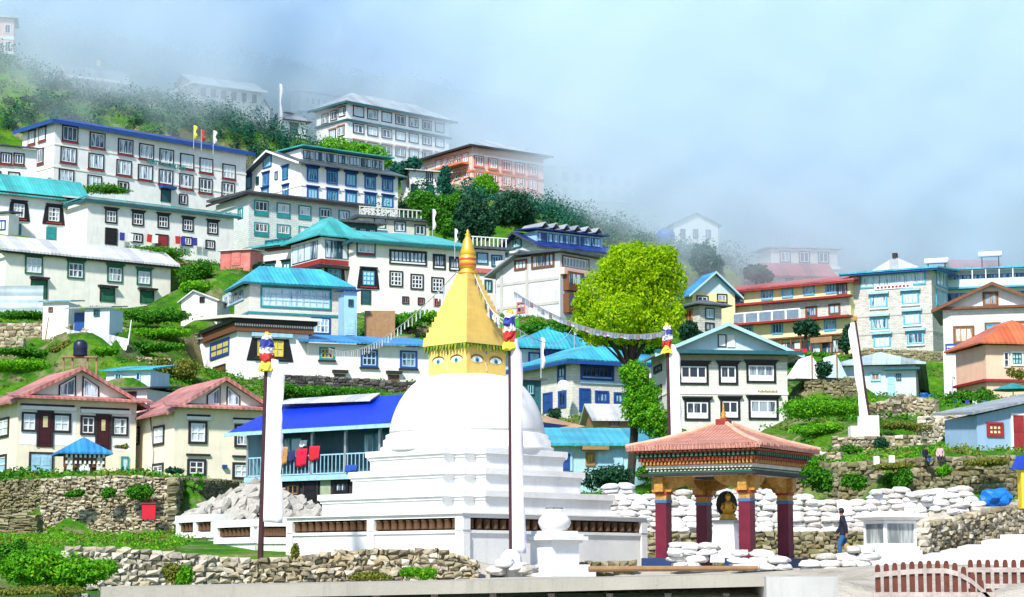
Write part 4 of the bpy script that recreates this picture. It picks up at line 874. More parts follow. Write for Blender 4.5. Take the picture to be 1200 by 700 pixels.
W_('dark stone terrace wall under the long low cream house', [(318, 438, 167), (420, 443, 167), (520, 450, 167)], [455, 458, 462], 'STK', sl=.6, sh=.32)
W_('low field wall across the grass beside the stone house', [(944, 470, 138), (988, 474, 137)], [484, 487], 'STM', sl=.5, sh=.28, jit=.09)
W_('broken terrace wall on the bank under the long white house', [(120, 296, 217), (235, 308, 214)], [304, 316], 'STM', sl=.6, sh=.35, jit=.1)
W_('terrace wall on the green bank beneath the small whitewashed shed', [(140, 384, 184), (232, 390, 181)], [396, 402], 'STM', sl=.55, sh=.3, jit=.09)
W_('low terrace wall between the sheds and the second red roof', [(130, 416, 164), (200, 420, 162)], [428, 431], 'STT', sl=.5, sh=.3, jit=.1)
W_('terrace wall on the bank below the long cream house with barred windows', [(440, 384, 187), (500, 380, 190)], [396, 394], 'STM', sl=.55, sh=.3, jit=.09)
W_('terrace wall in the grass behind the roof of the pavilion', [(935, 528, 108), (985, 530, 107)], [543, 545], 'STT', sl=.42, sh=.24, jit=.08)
C = np.array(CTRL); Cxy = C[:, :2]
dd = np.sqrt(((Cxy[:, None]-Cxy[None])**2).sum(-1)+.25)
A_ = dd.copy(); n = len(C)
K = np.zeros((n+3, n+3)); K[:n, :n] = A_-np.eye(n)*.04; Pm = np.c_[np.ones(n), Cxy]; K[:n, n:] = Pm; K[n:, :n] = Pm.T
sol = np.linalg.solve(K, np.r_[C[:, 2], 0, 0, 0])
def rbf(q):
    out = np.empty(len(q))
    for i in range(0, len(q), 4000):
        s = q[i:i+4000]; d = np.sqrt(((s[:, None]-Cxy[None])**2).sum(-1)+.25); out[i:i+4000] = d@sol[:n]+sol[n]+s@sol[n+1:]
    return out
gx = np.r_[np.arange(-130, -34, 2.0), np.arange(-34, 34, .8), np.arange(34, 132, 2.0)]
gy = np.r_[np.arange(-40, 40, 8.0), np.arange(40, 125, .8), np.arange(125, 300, 1.5), np.arange(300, 445, 4.0)]
GX, GY = np.meshgrid(gx, gy); Z = rbf(np.c_[GX.ravel(), GY.ravel()]).reshape(GX.shape)
Z = np.maximum(Z, -.2)
STEPY = 45.4
m_ = (GX > -9.2) & (GX < 40); Z = np.where(m_ & (GY < STEPY), np.minimum(Z, 0.0), Z)
def terr(x, y):
    i = min(max(np.searchsorted(gx, x)-1, 0), len(gx)-2); j = min(max(np.searchsorted(gy, y)-1, 0), len(gy)-2)
    u = (x-gx[i])/(gx[i+1]-gx[i]); v = (y-gy[j])/(gy[j+1]-gy[j])
    return float((Z[j, i]*(1-u)+Z[j, i+1]*u)*(1-v)+(Z[j+1, i]*(1-u)+Z[j+1, i+1]*u)*v)
def ghit(px, py, y0=46, y1=430, step=.5):
    r = ray(px, py); y = y0
    while y < y1:
        p = CAM+r*(y/r.y)
        if terr(p.x, p.y) >= p.z: return p
        y += step
    return None
nj, ni = Z.shape
# noise that leaves flat places flat
hump = .18*np.sin(GX*.9+np.sin(GY*.31)*2)*np.sin(GY*.7+np.cos(GX*.23)*2)+.12*np.sin(GX*2.1+GY*1.3)*np.sin(GY*1.9-GX*.8)
Zr = Z+hump*np.clip((GY-88)/60, 0, 1)*.8
me = bpy.data.meshes.new('hillside')
vs = np.c_[GX.ravel(), GY.ravel(), Zr.ravel()]; idx = np.arange(nj*ni).reshape(nj, ni)
fs = np.c_[idx[:-1, :-1].ravel(), idx[:-1, 1:].ravel(), idx[1:, 1:].ravel(), idx[1:, :-1].ravel()]
me.from_pydata(vs.tolist(), [], fs.tolist()); me.polygons.foreach_set('use_smooth', [True]*len(me.polygons))
s = N('hill_ground'); v = s.obj(); g = s.n('NewGeometry'); sp = s.n('SeparateXYZ'); s.l(g.outputs['Normal'], sp.inputs[0])
f1 = s.noise(.12, 6, v, .7); f2 = s.noise(.9, 6, v, .7)
grass_ = s.ramp(f1, [(.32, (.028, .10, .008)), (.48, (.055, .20, .010)), (.60, (.12, .28, .012)), (.72, (.26, .27, .04))])
f4 = s.noise(5.0, 5, v, .75)
grass_ = s.mix(.75, grass_, s.ramp(f2, [(.3, (.30, .36, .3)), (.7, (1.1, 1.1, .9))]), 'MULTIPLY'); grass_ = s.mix(.7, grass_, s.ramp(f4, [(.3, (.25, .3, .25)), (.6, (1, 1, 1))]), 'MULTIPLY')
soil = s.ramp(f2, [(.3, (.10, .08, .05)), (.55, (.22, .18, .11)), (.75, (.36, .32, .24))])
steep = s.ramp(sp.outputs[2], [(.55, (1, 1, 1)), (.75, (0, 0, 0))])
far_ = s.n('SeparateXYZ'); s.l(v, far_.inputs[0])
yard = s.math('MULTIPLY', s.math('LESS_THAN', far_.outputs[1], 86), s.math('GREATER_THAN', far_.outputs[0], -7.2))
f3 = s.noise(.35, 5, v, .7); pat = s.ramp(f3, [(.52, (0, 0, 0)), (.64, (.95, .95, .95))])
fac = s.math('MAXIMUM', s.math('MULTIPLY', steep, .75), pat)
hc = s.mix(fac, grass_, soil)
yc = s.mix(s.ramp(f2, [(.45, (0, 0, 0)), (.7, (1, 1, 1))]), (.42, .39, .33), (.26, .24, .19))
s.color(s.mix(yard, hc, yc)); s.bump(f2, .8, .3); s.set(.95, 0, .1)
me.materials.append(s.m); hill = bpy.data.objects.new('hillside', me); col.objects.link(hill); tag(hill, kind='structure')
gm = plain('low_ground', (.18, .19, .12), .95, .3, .5)
o = MB().add([(-1500, -300, -.6), (1500, -300, -.6), (1500, 2500, -.6), (-1500, 2500, -.6)], [(0, 1, 2, 3)]).build('ground', gm); tag(o, kind='structure')
# ------------------------------------------------------------ stupa
STW = plaster('stupa_whitewash', (.77, .77, .75), .5, .8, (.50, .47, .40))
GOLD = plaster('gold_yellow_paint', (.76, .54, .15), .25, 2.0, (.58, .33, .05))
SX = at(547, 655, 72).x; SY = 72.0
zz = lambda y, Y=72: at(547, y, Y).z
st = empty('stupa', (SX, SY, 0), R(45), 'great white stupa with golden stepped spire and painted eyes', 'stupa')
def cross(a, n):
    q = [(a, a-2*n), (a-n, a-2*n), (a-n, a-n), (a-2*n, a-n), (a-2*n, a)] if n > 0 else [(a, a)]
    out = []
    for k in range(4):
        c, s_ = math.cos(k*math.pi/2), math.sin(k*math.pi/2); out += [(x*c-y*s_, x*s_+y*c) for x, y in q]
    return out
def sq(a): return [(-a, -a), (a, -a), (a, a), (-a, a)]
aB = 4.45
zb0, zb1, zb2, zb3 = 1.3, zz(621, 65.8), zz(606.5, 65.8), zz(600.5, 65.8)
m = MB(); m.prism(sq(aB-.28), zb0, zb3-.25); m.prism(sq(aB), zb1-.10, zb1); m.prism(sq(aB-.06), zb0, zb1-.103)
m.prism(sq(aB), zb2, zb2+.12); m.prism(sq(aB+.09), zb2+.123, zb3)
m.build('plinth', STW, st)
zt3, zt2, zt1, zdm = zz(574.5, 66.8), zz(548.5, 68), zz(525, 68.8), zz(516.5)
n_ = .5
def tier(hd, z0, z1, nm='tier'):
    a = hd*.7071+n_; m = MB(); m.prism(cross(a, n_), z0, z1-.30); m.prism(cross(a+.05, n_), z1-.30, z1-.2); m.prism(cross(a+.12, n_), z1-.197, z1); return m.build(nm, STW, st)
tier(5.0, zb3-.1, zt3); tier(3.95, zt3-.05, zt2); tier(3.35, zt2-.05, zt1)
m = MB(); m.lathe([(3.05, zt1-.02), (3.05, zt1+.16), (2.95, zt1+.2), (2.95, zdm-.02), (2.86, zdm), (2.86, zdm+.16), (2.74, zdm+.2)], 64); m.build('dome_ring', STW, st, True)
pr = [(2.72, zdm+.15)]
for r, y in ((91, 512), (91, 505), (89.5, 497), (87, 488), (83.5, 479), (79, 470), (73, 461), (66, 453), (58, 447), (49, 443), (38, 441), (1, 440)): pr.append((r*.0300, zz(y)))
m = MB(); m.lathe(pr, 72); dome = m.build('dome', STW, st, True)
zh0, zh1 = zz(441.5), zz(408); ah = 1.36*.7071
m = MB(); m.prism(sq(ah), zh0-.3, zh1); hk = m.build('harmika', GOLD, st)
def hm(face):
    c, s_ = math.cos(face*math.pi/2), math.sin(face*math.pi/2)
    return lambda a, o, z: (a*c-(-ah-o)*s_, a*s_+(-ah-o)*c, z)
EYW = plain('eye_white', (.8, .8, .78), .6, .05); EYB = plain('eye_blue', (.05, .30, .42), .5, .1); EYD = plain('eye_outline', (.04, .06, .09), .5, .1); EYR = plain('eye_red', (.5, .08, .04), .5, .1)
def almond(cx, cz, w, h, n=14, droop=.0):
    return [(cx+w*math.cos(2*math.pi*k/n), cz+h*math.sin(2*math.pi*k/n)*(1.0 if math.sin(2*math.pi*k/n) > 0 else .7)) for k in range(n)]
def plate(poly, o0, o1, M): 
    n = len(poly); vs = [M(a, o, z) for o in (o0, o1) for a, z in poly]
    return MB().add(vs, [tuple(range(n)), tuple(range(2*n-1, n-1, -1))]+[(i, (i+1) % n, n+(i+1) % n, n+i) for i in range(n)])
for f in range(4):
    M = hm(f); ze = zh0+(zh1-zh0)*.48
    for sg in (-1, 1):
        cx = sg*.46
        e = plate(almond(cx, ze, .27, .12), -.01, .012, M).build('eye', EYW, st)
        plate(almond(cx, ze-.01, .095, .10), .01, .022, M).build('iris', EYB, e); plate(almond(cx, ze-.01, .045, .05), .02, .03, M).build('pupil', EYD, e)
        arc = [(cx+.31*math.cos(t), ze+.03+.165*math.sin(t)) for t in [math.pi*k/10 for k in range(11)]]
        arc2 = [(cx+.29*math.cos(t), ze+.03+.13*math.sin(t)) for t in [math.pi*k/10 for k in range(10, -1, -1)]]
        plate(arc+arc2, -.01, .02, M).build('eyebrow', EYD, e)
    sw = [( .05*math.sin(t*2.2)*(1-t/4), ze-.36+t*.11) for t in [k*.25 for k in range(13)]]
    plate([(a-.022, z) for a, z in sw]+[(a+.022, z) for a, z in sw[::-1]], -.01, .015, M).build('nose', plain('nose_cream', (.72, .62, .42), .6), st)
    plate(almond(0, ze+.27, .045, .06), -.01, .015, M).build('third_eye', EYB, st)
# leaf-green valance under the spire
VAL = stones('valance_cloth', [(.10, .28, .02), (.35, .42, .03), (.05, .16, .03), (.55, .48, .05)])
m = MB(); zv = zz(407.5)
for f in range(4):
    for k in range(14):
        a0 = -ah-.12+(2*ah+.24)*k/14; wd = (2*ah+.24)/14
        for lay in range(2):
            h_ = random.uniform(.14, .30); o = .05+.05*lay+random.uniform(0, .03); M = hm(f)
            vs = [M(a0+.01, o, zv+.02), (M(a0+wd-.01, o, zv+.02)), M(a0+wd*.5, o+.04, zv-h_), M(a0+.01, o+.02, zv+.02), M(a0+wd-.01, o+.02, zv+.02), M(a0+wd*.5, o+.055, zv-h_)]
            m.add(vs, [(0, 1, 2), (5, 4, 3), (0, 3, 4, 1), (1, 4, 5, 2), (2, 5, 3, 0)])
m.build('valance', VAL, st)
zs0, zs1 = zz(406), zz(322); m = MB(); a0, a1 = 1.58*.7071, .36*.7071; nst = 13
m.prism(sq(a0), zs0-.02, zs0+.10)
pv = None
for k in range(nst):
    t0, t1 = k/nst, (k+1)/nst; z0 = zs0+.1+(zs1-zs0-.1)*t0; z1 = zs0+.1+(zs1-zs0-.1)*t1; a = a0+(a1-a0)*t0-.02; a_n = a0+(a1-a0)*t1
    m.add([(x, y, z0+.001) for x, y in sq(a)]+[(x, y, z1) for x, y in sq(a_n+.045)], [(3, 2, 1, 0), (4, 5, 6, 7)]+[(i, (i+1) % 4, 4+(i+1) % 4, 4+i) for i in range(4)])
m.build('spire', GOLD, st)
zf = zz(322); m = MB()
m.lathe([(.22, zf-.05), (.34, zf+.02), (.36, zf+.08), (.25, zf+.14), (.25, zf+.22), (.30, zf+.25), (.31, zf+.62), (.27, zf+.66), (.27, zf+.70), (.30, zf+.73), (.22, zf+.95), (.17, zf+1.2), (.10, zf+1.33), (.08, zf+1.4), (.11, zf+1.44), (.04, zf+1.5), (.06, zf+1.55), (.01, zf+1.64)], 20)
fin = m.build('finial', plain('gold_leaf', (.80, .48, .06), .35, .15, 3, .5), st, True)
m = MB(); m.lathe([(.315, zf+.30), (.32, zf+.34), (.315, zf+.38)], 20, close=False); m.lathe([(.318, zf+.5), (.325, zf+.54), (.318, zf+.58)], 20, close=False); m.build('finial_band', EYR, fin)
# prayer wheels in niches round the plinth (two visible sides), copper drums
DRUM = stones('prayer_wheel_copper', [(.035, .014, .012), (.07, .028, .016), (.14, .07, .03), (.03, .015, .015)], .5)
drum_src = None
def drum(parent, loc, r, h):
    global drum_src
    if drum_src is None:
        m = MB(); m.lathe([(.25, 0), (1, .02), (1.0, .12), (.92, .14), (.92, .86), (1.0, .88), (1.0, .98), (.25, 1)], 12); m.cyl((0, 0, -.12), (0, 0, 1.12), .08, None, 6)
        drum_src = m.build('prayer_wheel', DRUM, parent, True); o = drum_src
    else:
        o = drum_src.copy(); col.objects.link(o); o.parent = parent
    o.location = loc; o.scale = (r, r, h); o.rotation_euler = (0, 0, random.uniform(0, 6)); return o
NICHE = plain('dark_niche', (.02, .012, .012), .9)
hN = zb2-zb1
for f in (0, 3):
    c, s_ = math.cos(f*math.pi/2), math.sin(f*math.pi/2); T = lambda a, o: (a*c-(-aB-o)*s_, a*s_+(-aB-o)*c)
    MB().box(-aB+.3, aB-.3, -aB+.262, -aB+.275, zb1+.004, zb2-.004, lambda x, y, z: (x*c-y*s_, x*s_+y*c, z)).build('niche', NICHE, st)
    npan = 2; piers = [-aB+.16, 0, aB-.16]
    for p in piers:
        MB().box(p-.16, p+.16, -aB-.03, -aB+.26, zb1+.003, zb2-.003, lambda x, y, z: (x*c-y*s_, x*s_+y*c, z)).build('pier', STW, st)
        MB().box(p-.15, p+.15, -aB+.0-.03, -aB+.0+.03, zb0, zb1-.11, lambda x, y, z: (x*c-y*s_, x*s_+y*c, z)).build('buttress', STW, st)
    for a_, b_ in zip(piers, piers[1:]):
        nw = 11
        for k in range(nw):
            x = a_+.3+(b_-a_-.6)*k/(nw-1); p = T(x, -.15); drum(st, (p[0], p[1], zb1+.04), .135, hN-.08)
# low wings of prayer wheels at the left of the plinth
def wheel_wall(label, pts, z0, z1, zc, zl, npan, nw):
    """pts: two world points (x, y) of the front line, left to right"""
    (xa, ya), (xb, yb) = pts; L = math.hypot(xb-xa, yb-ya); rz = math.atan2(yb-ya, xb-xa)
    w_ = empty('prayer_wheel_wall', (xa, ya, 0), rz, label, 'prayer wheel wall')
    MB().box(0, L, .28, .6, zl, zc).build('wall', STW, w_); MB().box(-.05, L+.05, -.06, .66, z1, zc+.16).build('coping', STW, w_); MB().box(-.03, L+.03, -.05, .62, z0-.22, z0).build('ledge', STW, w_)
    MB().box(0, L, .02, .6, zl-.5, z0-.223).build('base', blockwall('whitewashed_base_block', (.70, .69, .64), (.62, .61, .56), (.45, .43, .38), .5, .3, .3), w_)
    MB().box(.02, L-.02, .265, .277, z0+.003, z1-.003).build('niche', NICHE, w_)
    for k in range(npan+1): x = .12+(L-.24)*k/npan; MB().box(x-.12, x+.12, -.045, .26, z0+.002, z1-.002).build('pier', STW, w_)
    for k in range(npan):
        a_ = .12+(L-.24)*k/npan; b_ = .12+(L-.24)*(k+1)/npan
        for j in range(nw): drum(w_, (a_+.26+(b_-a_-.52)*j/(nw-1), .12, z0+.04), .11, z1-z0-.08)
    return w_
pA, pB = at(299, 640, 73.5), at(343, 640, 73.2); wheel_wall('short prayer wheel wall joining the stupa plinth beside the tall dark pole', ((pA.x, pA.y), (pB.x, pB.y)), zz(630, 73.3), zz(617, 73.3), zz(613.5, 73.3), 1.2, 1, 7)
pA, pB = at(252, 640, 76), at(298, 640, 73.4); wheel_wall('prayer wheel wall with one long panel below the slate heap', ((pA.x, pA.y), (pB.x, pB.y)), zz(630, 74.6), zz(618, 74.6), zz(614.5, 74.6), 1.3, 1, 8)
pA, pB = at(207, 636, 80.5), at(251, 636, 77.5); wheel_wall('end prayer wheel wall with two small panels by the stone terrace', ((pA.x, pA.y), (pB.x, pB.y)), zz(624, 79), zz(612, 79), zz(608.5, 79), 1.6, 2, 4)
# ------------------------------------------------------------ pavilion
P0 = at(876, 652, 66); pr_ = R(58.5); S3 = 3.0
pv = empty('pavilion', (P0.x, P0.y, P0.z), pr_, 'open prayer pavilion with painted frieze, maroon pillars and terracotta hipped roof', 'pavilion')
z66 = lambda y: at(876, y, 66).z-P0.z
MAR = plain('maroon_paint', (.14, .010, .028), .45, .3); OCH = plain('ochre_paint', (.46, .24, .045), .5, .5, 9); FRED = plain('frieze_red', (.28, .035, .025), .5); FGRN = plain('frieze_green', (.03, .12, .06), .5); FBLU = plain('frieze_blue', (.05, .14, .30), .5); FPAL = plain('frieze_pale', (.60, .58, .48), .5)
zp = z66(588); zt = z66(557)
for (x, y) in ((0, 0), (S3, 0), (0, S3), (S3, S3)):
    p = MB().box(x-.20, x+.20, y-.20, y+.20, -.4, zp).build('pillar', MAR, pv)
    MB().box(x-.22, x+.22, y-.22, y+.22, zp+.002, zp+.10).build('pillar_collar', FBLU, p)
    MB().box(x-.20, x+.20, y-.20, y+.20, zp+.102, zp+.28).build('pillar_band', OCH, p); MB().box(x-.24, x+.24, y-.24, y+.24, zp+.282, zp+.36).build('pillar_cap', FRED, p)
    cap = MB()
    sx_, sy_ = (1 if x == 0 else -1), (1 if y == 0 else -1)
    cap.prism([(-.35, 0), (.35, 0), (.42, .12), (.78, .2), (1.05, .38), (1.1, zt-zp-.36), (-.35, zt-zp-.36)], y-.16, y+.16, lambda a, b, c: (x+sx_*a, c, zp+.363+b))
    cap.prism([(-.35, 0), (.35, 0), (.42, .12), (.78, .2), (1.05, .38), (1.1, zt-zp-.36), (-.35, zt-zp-.36)], x-.157, x+.157, lambda a, b, c: (c, y+sy_*a, zp+.366+b*.99))
    cap.build('bracket', OCH, p)
def ringbox(o, z0, z1, t=.35):
    m = MB(); a0, a1 = -o, S3+o
    m.box(a0, a1, a0, a0+t, z0, z1); m.box(a0, a1, a1-t, a1, z0, z1); m.box(a0, a0+t, a0+t, a1-t, z0, z1); m.box(a1-t, a1, a0+t, a1-t, z0, z1); return m
zb = z66(548); zr0 = z66(527)
layers = [(.30, zt, zt+.11, FPAL), (.36, zt+.112, zb, FGRN), (.42, zb+.002, zb+.12, FPAL), (.5, zb+.122, zb+.24, FRED), (.56, zb+.242, zb+.36, OCH), (.64, zb+.362, zb+.5, DARK), (.74, zb+.502, zr0, FRED)]
for o, a, b_, mt in layers: ringbox(o, a, b_, .3+o*.6).build('beam', mt, pv)
def dentils(o, z0, z1, n, mt, name, w=.5, dep=.07):
    m = MB()
    for k in range(n):
        t = -o+(S3+2*o)*(k+.5)/n; hw = (S3+2*o)/n*w/2
        m.box(t-hw, t+hw, -o-dep, -o-.001, z0, z1); m.box(-o-dep, -o-.001, t-hw, t+hw, z0, z1); m.box(S3+o+.001, S3+o+dep, t-hw, t+hw, z0, z1); m.box(t-hw, t+hw, S3+o+.001, S3+o+dep, z0, z1)
    return m.build(name, mt, pv)
dentils(.36, zt+.17, zb-.04, 26, FPAL, 'frieze_pattern', .45, .03); dentils(.5, zb+.13, zb+.23, 30, OCH, 'frieze_pattern'); dentils(.56, zb+.25, zb+.35, 30, FRED, 'frieze_pattern', .55, .08); dentils(.64, zb+.38, zb+.49, 26, FGRN, 'frieze_pattern', .5, .1); dentils(.74, zb+.54, zr0-.03, 26, OCH, 'frieze_pattern', .4, .12)
hv = 2.40; cx = S3/2; ze = z66(523)+.02; zap = at(853, 496, 67.9).z-P0.z
A = [(cx-hv, cx-hv), (cx+hv, cx-hv), (cx+hv, cx+hv), (cx-hv, cx+hv)]
m = MB()
def rp(i, j, t, k): # concave slope
    pass
rings = [(1.0, 0), (.66, .27), (.36, .58), (.10, .93)]; polys = []
for (s0, h0), (s1, h1) in zip(rings, rings[1:]):
    for i in range(4):
        a, b_ = A[i], A[(i+1) % 4]; f = lambda p, s_, h: (cx+(p[0]-cx)*s_, cx+(p[1]-cx)*s_, ze+(zap-ze)*h)
        polys.append([f(a, s0, h0), f(b_, s0, h0), f(b_, s1, h1), f(a, s1, h1)])
q = [(cx+(p[0]-cx)*.10, cx+(p[1]-cx)*.10, ze+(zap-ze)*.93) for p in A]; polys.append(q)
TILE1 = corrugated('terracotta_tiles', (.46, .15, .09), 20, 'X', .2, .6, (.55, .32, .24))
# tile sheet per side so that the ribs run down each slope
s_ = N('terracotta_ribbed'); v = s_.obj(); spx = s_.n('SeparateXYZ'); s_.l(v, spx.inputs[0]); g = s_.n('NewGeometry'); 
vt = s_.n('VectorTransform', vector_type='NORMAL', convert_from='WORLD', convert_to='OBJECT'); s_.l(g.outputs['True Normal'], vt.inputs[0]); spn = s_.n('SeparateXYZ'); s_.l(vt.outputs[0], spn.inputs[0])
usey = s_.math('GREATER_THAN', s_.math('ABSOLUTE', spn.outputs[0]), s_.math('ABSOLUTE', spn.outputs[1]))
co = s_.n('Mix', data_type='FLOAT'); s_.l(usey, co.inputs[0]); s_.l(spx.outputs[0], co.inputs[2]); s_.l(spx.outputs[1], co.inputs[3])
wv = s_.math('SINE', s_.math('MULTIPLY', co.outputs[0], 48)); rows = s_.math('FRACT', s_.math('MULTIPLY', spx.outputs[2], 7))
cc = s_.ramp(s_.noise(2.5, 5, v), [(.3, (.46, .21, .16)), (.7, (.64, .33, .26))]); cc = s_.mix(s_.math('MULTIPLY', s_.math('LESS_THAN', rows, .14), .35), cc, (.2, .06, .04)); cc = s_.mix(s_.ramp(wv, [(.0, (.4, .4, .4)), (.4, (0, 0, 0))]), cc, (.25, .08, .05))
s_.color(cc); s_.bump(wv, .8, .04); TERR = s_.set(.65)
m.shell(polys, .12).build('roof', TERR, pv)
m = MB()
for i in range(4):
    a = A[i]; pts = [Vector((cx+(a[0]-cx)*s0, cx+(a[1]-cx)*s0, ze+(zap-ze)*h0+.03)) for s0, h0 in rings]
    m.tube(pts, .085, 8)
m.build('ridge_cap', plain('ridge_terracotta', (.62, .36, .26), .6), pv)
m = MB()
for i in range(4):
    a, b_ = Vector((*A[i], ze)), Vector((*A[(i+1) % 4], ze)); nn = 46
    for k in range(nn): p = a.lerp(b_, (k+.5)/nn); m.cyl(p+Vector((0, 0, .0)), p+(Vector((cx, cx, ze))-p).normalized()*.25+Vector((0, 0, .03)), .05, None, 6)
m.build('eaves_tile', TERR, pv)
m = MB(); m.box(cx-.2, cx+.2, cx-.2, cx+.2, zap-.15, zap+.14); fb = m.build('roof_pedestal', FRED, pv)
m = MB(); m.lathe([(.10, zap+.14), (.12, zap+.2), (.07, zap+.26), (.085, zap+.33), (.035, zap+.42), (.04, zap+.48), (.01, zap+.72)], 12, (cx, cx)); m.build('roof_finial', OCH, fb, True)
m = MB(); m.box(-.6, S3+.6, -.6, S3+.6, zt+.02, zt+.1); m.build('ceiling', DARK, pv)
for (a, b_) in (((-.55, 1.1), (-.55, .55)), ((S3-.9, S3+.55), (-.55, .55)), ((-.55, .55), (S3-.9, S3+.55))):
    MB().box(a[0], a[1], b_[0], b_[1], -.55, -.05).build('base_block', plain('navy_base_paint', (.015, .04, .12), .5), pv)
# white pedestal with golden statue inside
pc_ = at(854, 652, 67.9)
ped = empty('pedestal', (pc_.x, pc_.y, pc_.z-.2), pr_, 'white tapering pedestal under the pavilion roof', 'pedestal')
m = MB(); a, b_ = .46, .36; m.add([(-a, -a, 0), (a, -a, 0), (a, a, 0), (-a, a, 0), (-b_, -b_, 1.28), (b_, -b_, 1.28), (b_, b_, 1.28), (-b_, b_, 1.28)], [(3, 2, 1, 0), (4, 5, 6, 7)]+[(i, (i+1) % 4, 4+(i+1) % 4, 4+i) for i in range(4)]); m.build('shaft', WHITE, ped)
MB().box(-.40, .40, -.40, .40, 1.283, 1.38).build('slab', CONC, ped)
sw = [(.06*math.sin(t*3), .5+t*.12) for t in [k*.2 for k in range(9)]]
m = MB(); vs = [(a-.02, -.445+.0+.05*0-(.0), z) for a, z in sw]
m.tube([(a, -.43+z*.06, z+.15) for a, z in sw], .025, 5); m.build('painted_mark', EYD, ped)
stt = empty('statue', (pc_.x, pc_.y, pc_.z-.2+1.382), pr_-R(50), 'small golden seated statue with dark halo on the white pedestal', 'statue'); stt.scale = (.85,)*3
m = MB(); m.lathe([(.34, 0), (.36, .06), (.28, .12), (.33, .2), (.2, .28)], 16); m.lathe([(.20, .25), (.22, .4), (.17, .55), (.19, .66), (.08, .74), (.075, .8), (.11, .86), (.10, .96), (.04, 1.04), (.01, 1.08)], 14)
for sg in (-1, 1): m.cyl((sg*.2, -.02, .64), (sg*.28, -.08, .42), .06, .05, 8); m.cyl((sg*.28, -.08, .42), (sg*.05, -.2, .36), .05, .04, 8)
m.build('figure', plain('gilding', (.62, .33, .04), .4, .2, 4, .4), stt, True)
m = MB(); m.prism([(.42*math.cos(2*math.pi*k/20), .62+.52*math.sin(2*math.pi*k/20)) for k in range(20)], .2, .24, lambda a, b, c: (a, c, b)); m.build('halo', DARK, stt)
# ------------------------------------------------------------ small white shrine, glass case
p = at(650, 676, 62)
ch = empty('shrine', (p.x, p.y, p.z), R(38), 'small white vase shaped shrine standing in front of the stupa plinth', 'shrine')
k = 62/2400
m = MB(); m.prism(sq(.88), -.3, .30); m.prism(sq(.75), .30, .36); m.build('base', STW, ch)
m = MB(); m.prism(sq(.52), .36, 1.0); m.prism(sq(.60), 1.0, 1.08); m.prism(sq(.72), 1.083, 1.2); m.prism(sq(.62), 1.2, 1.27); m.prism(sq(.5), 1.27, 1.36); m.build('pedestal', STW, ch)
m = MB(); m.lathe([(.36, 1.36), (.46, 1.5), (.50, 1.62), (.47, 1.72), (.38, 1.82), (.27, 1.9), (.24, 1.95), (.24, 2.02)], 28); d_ = m.build('dome', STW, ch, True)
MB().box(-.19, .19, -.19, .19, 2.02, 2.06).build('cap', plain('grey_cap', (.12, .13, .13), .7), ch)
MB().prism([(.1*math.cos(t), 1.62+.16*math.sin(t)) for t in [2*math.pi*j/14 for j in range(14)]], .44, .515, lambda a, b, c: (c, a, b)).build('niche', plain('ochre_niche', (.45, .27, .06), .7), d_)
p = at(1044, 668, 66)
gc = empty('glass_case', (p.x, p.y, p.z), R(24), 'white cabinet shrine with glass sides and flared flat roof', 'shrine')
m = MB(); m.prism(sq(.82), -.4, .25); m.prism(sq(.72), .25, .62); m.prism(sq(.66), .62, .74); m.build('base', STW, gc)
fr = MB(); a = .60
for x in (-a, a-.09):
    for y in (-a, a-.09): fr.box(x, x+.09, y, y+.09, .743, 1.55)
for (x0, x1, y0, y1) in ((-a+.09, a-.09, -a, -a+.08), (-a+.09, a-.09, a-.08, a), (-a, -a+.08, -a+.09, a-.09), (a-.08, a, -a+.09, a-.09)):
    for z in (.745, 1.46): fr.box(x0, x1, y0, y1, z, z+.09)
fr.build('frame', WFRAME, gc)
gm_ = N('shrine_glass'); gm_.color((.30, .36, .40)); gm_.m.node_tree.nodes['Principled BSDF'].inputs['Roughness'].default_value = .08; gm_ = gm_.set(.08, 0, .6)
for nm, bx in (('pane', (-a+.10, a-.10, -a+.03, -a+.04)), ('pane', (-a+.03, -a+.04, -a+.10, a-.10))): MB().box(*bx, .84, 1.455).build(nm, glass('case_glass', (.16, .18, .18), (.45, .47, .46), .5), gc)
MB().box(a-.04, a-.03, -a+.10, a-.10, .84, 1.455).build('pane', glass('case_glass2', (.16, .15, .08), (.40, .38, .26), .5), gc)
m = MB(); m.add([(x, y, 1.56) for x, y in sq(.62)]+[(x, y, 1.66) for x, y in sq(.86)]+[(x, y, 1.72) for x, y in sq(.86)]+[(x, y, 1.86) for x, y in sq(.35)], [(3, 2, 1, 0)]+[(j*4+i, j*4+(i+1) % 4, j*4+4+(i+1) % 4, j*4+4+i) for j in range(3) for i in range(4)]+[(12, 13, 14, 15)]); m.build('roof', STW, gc)
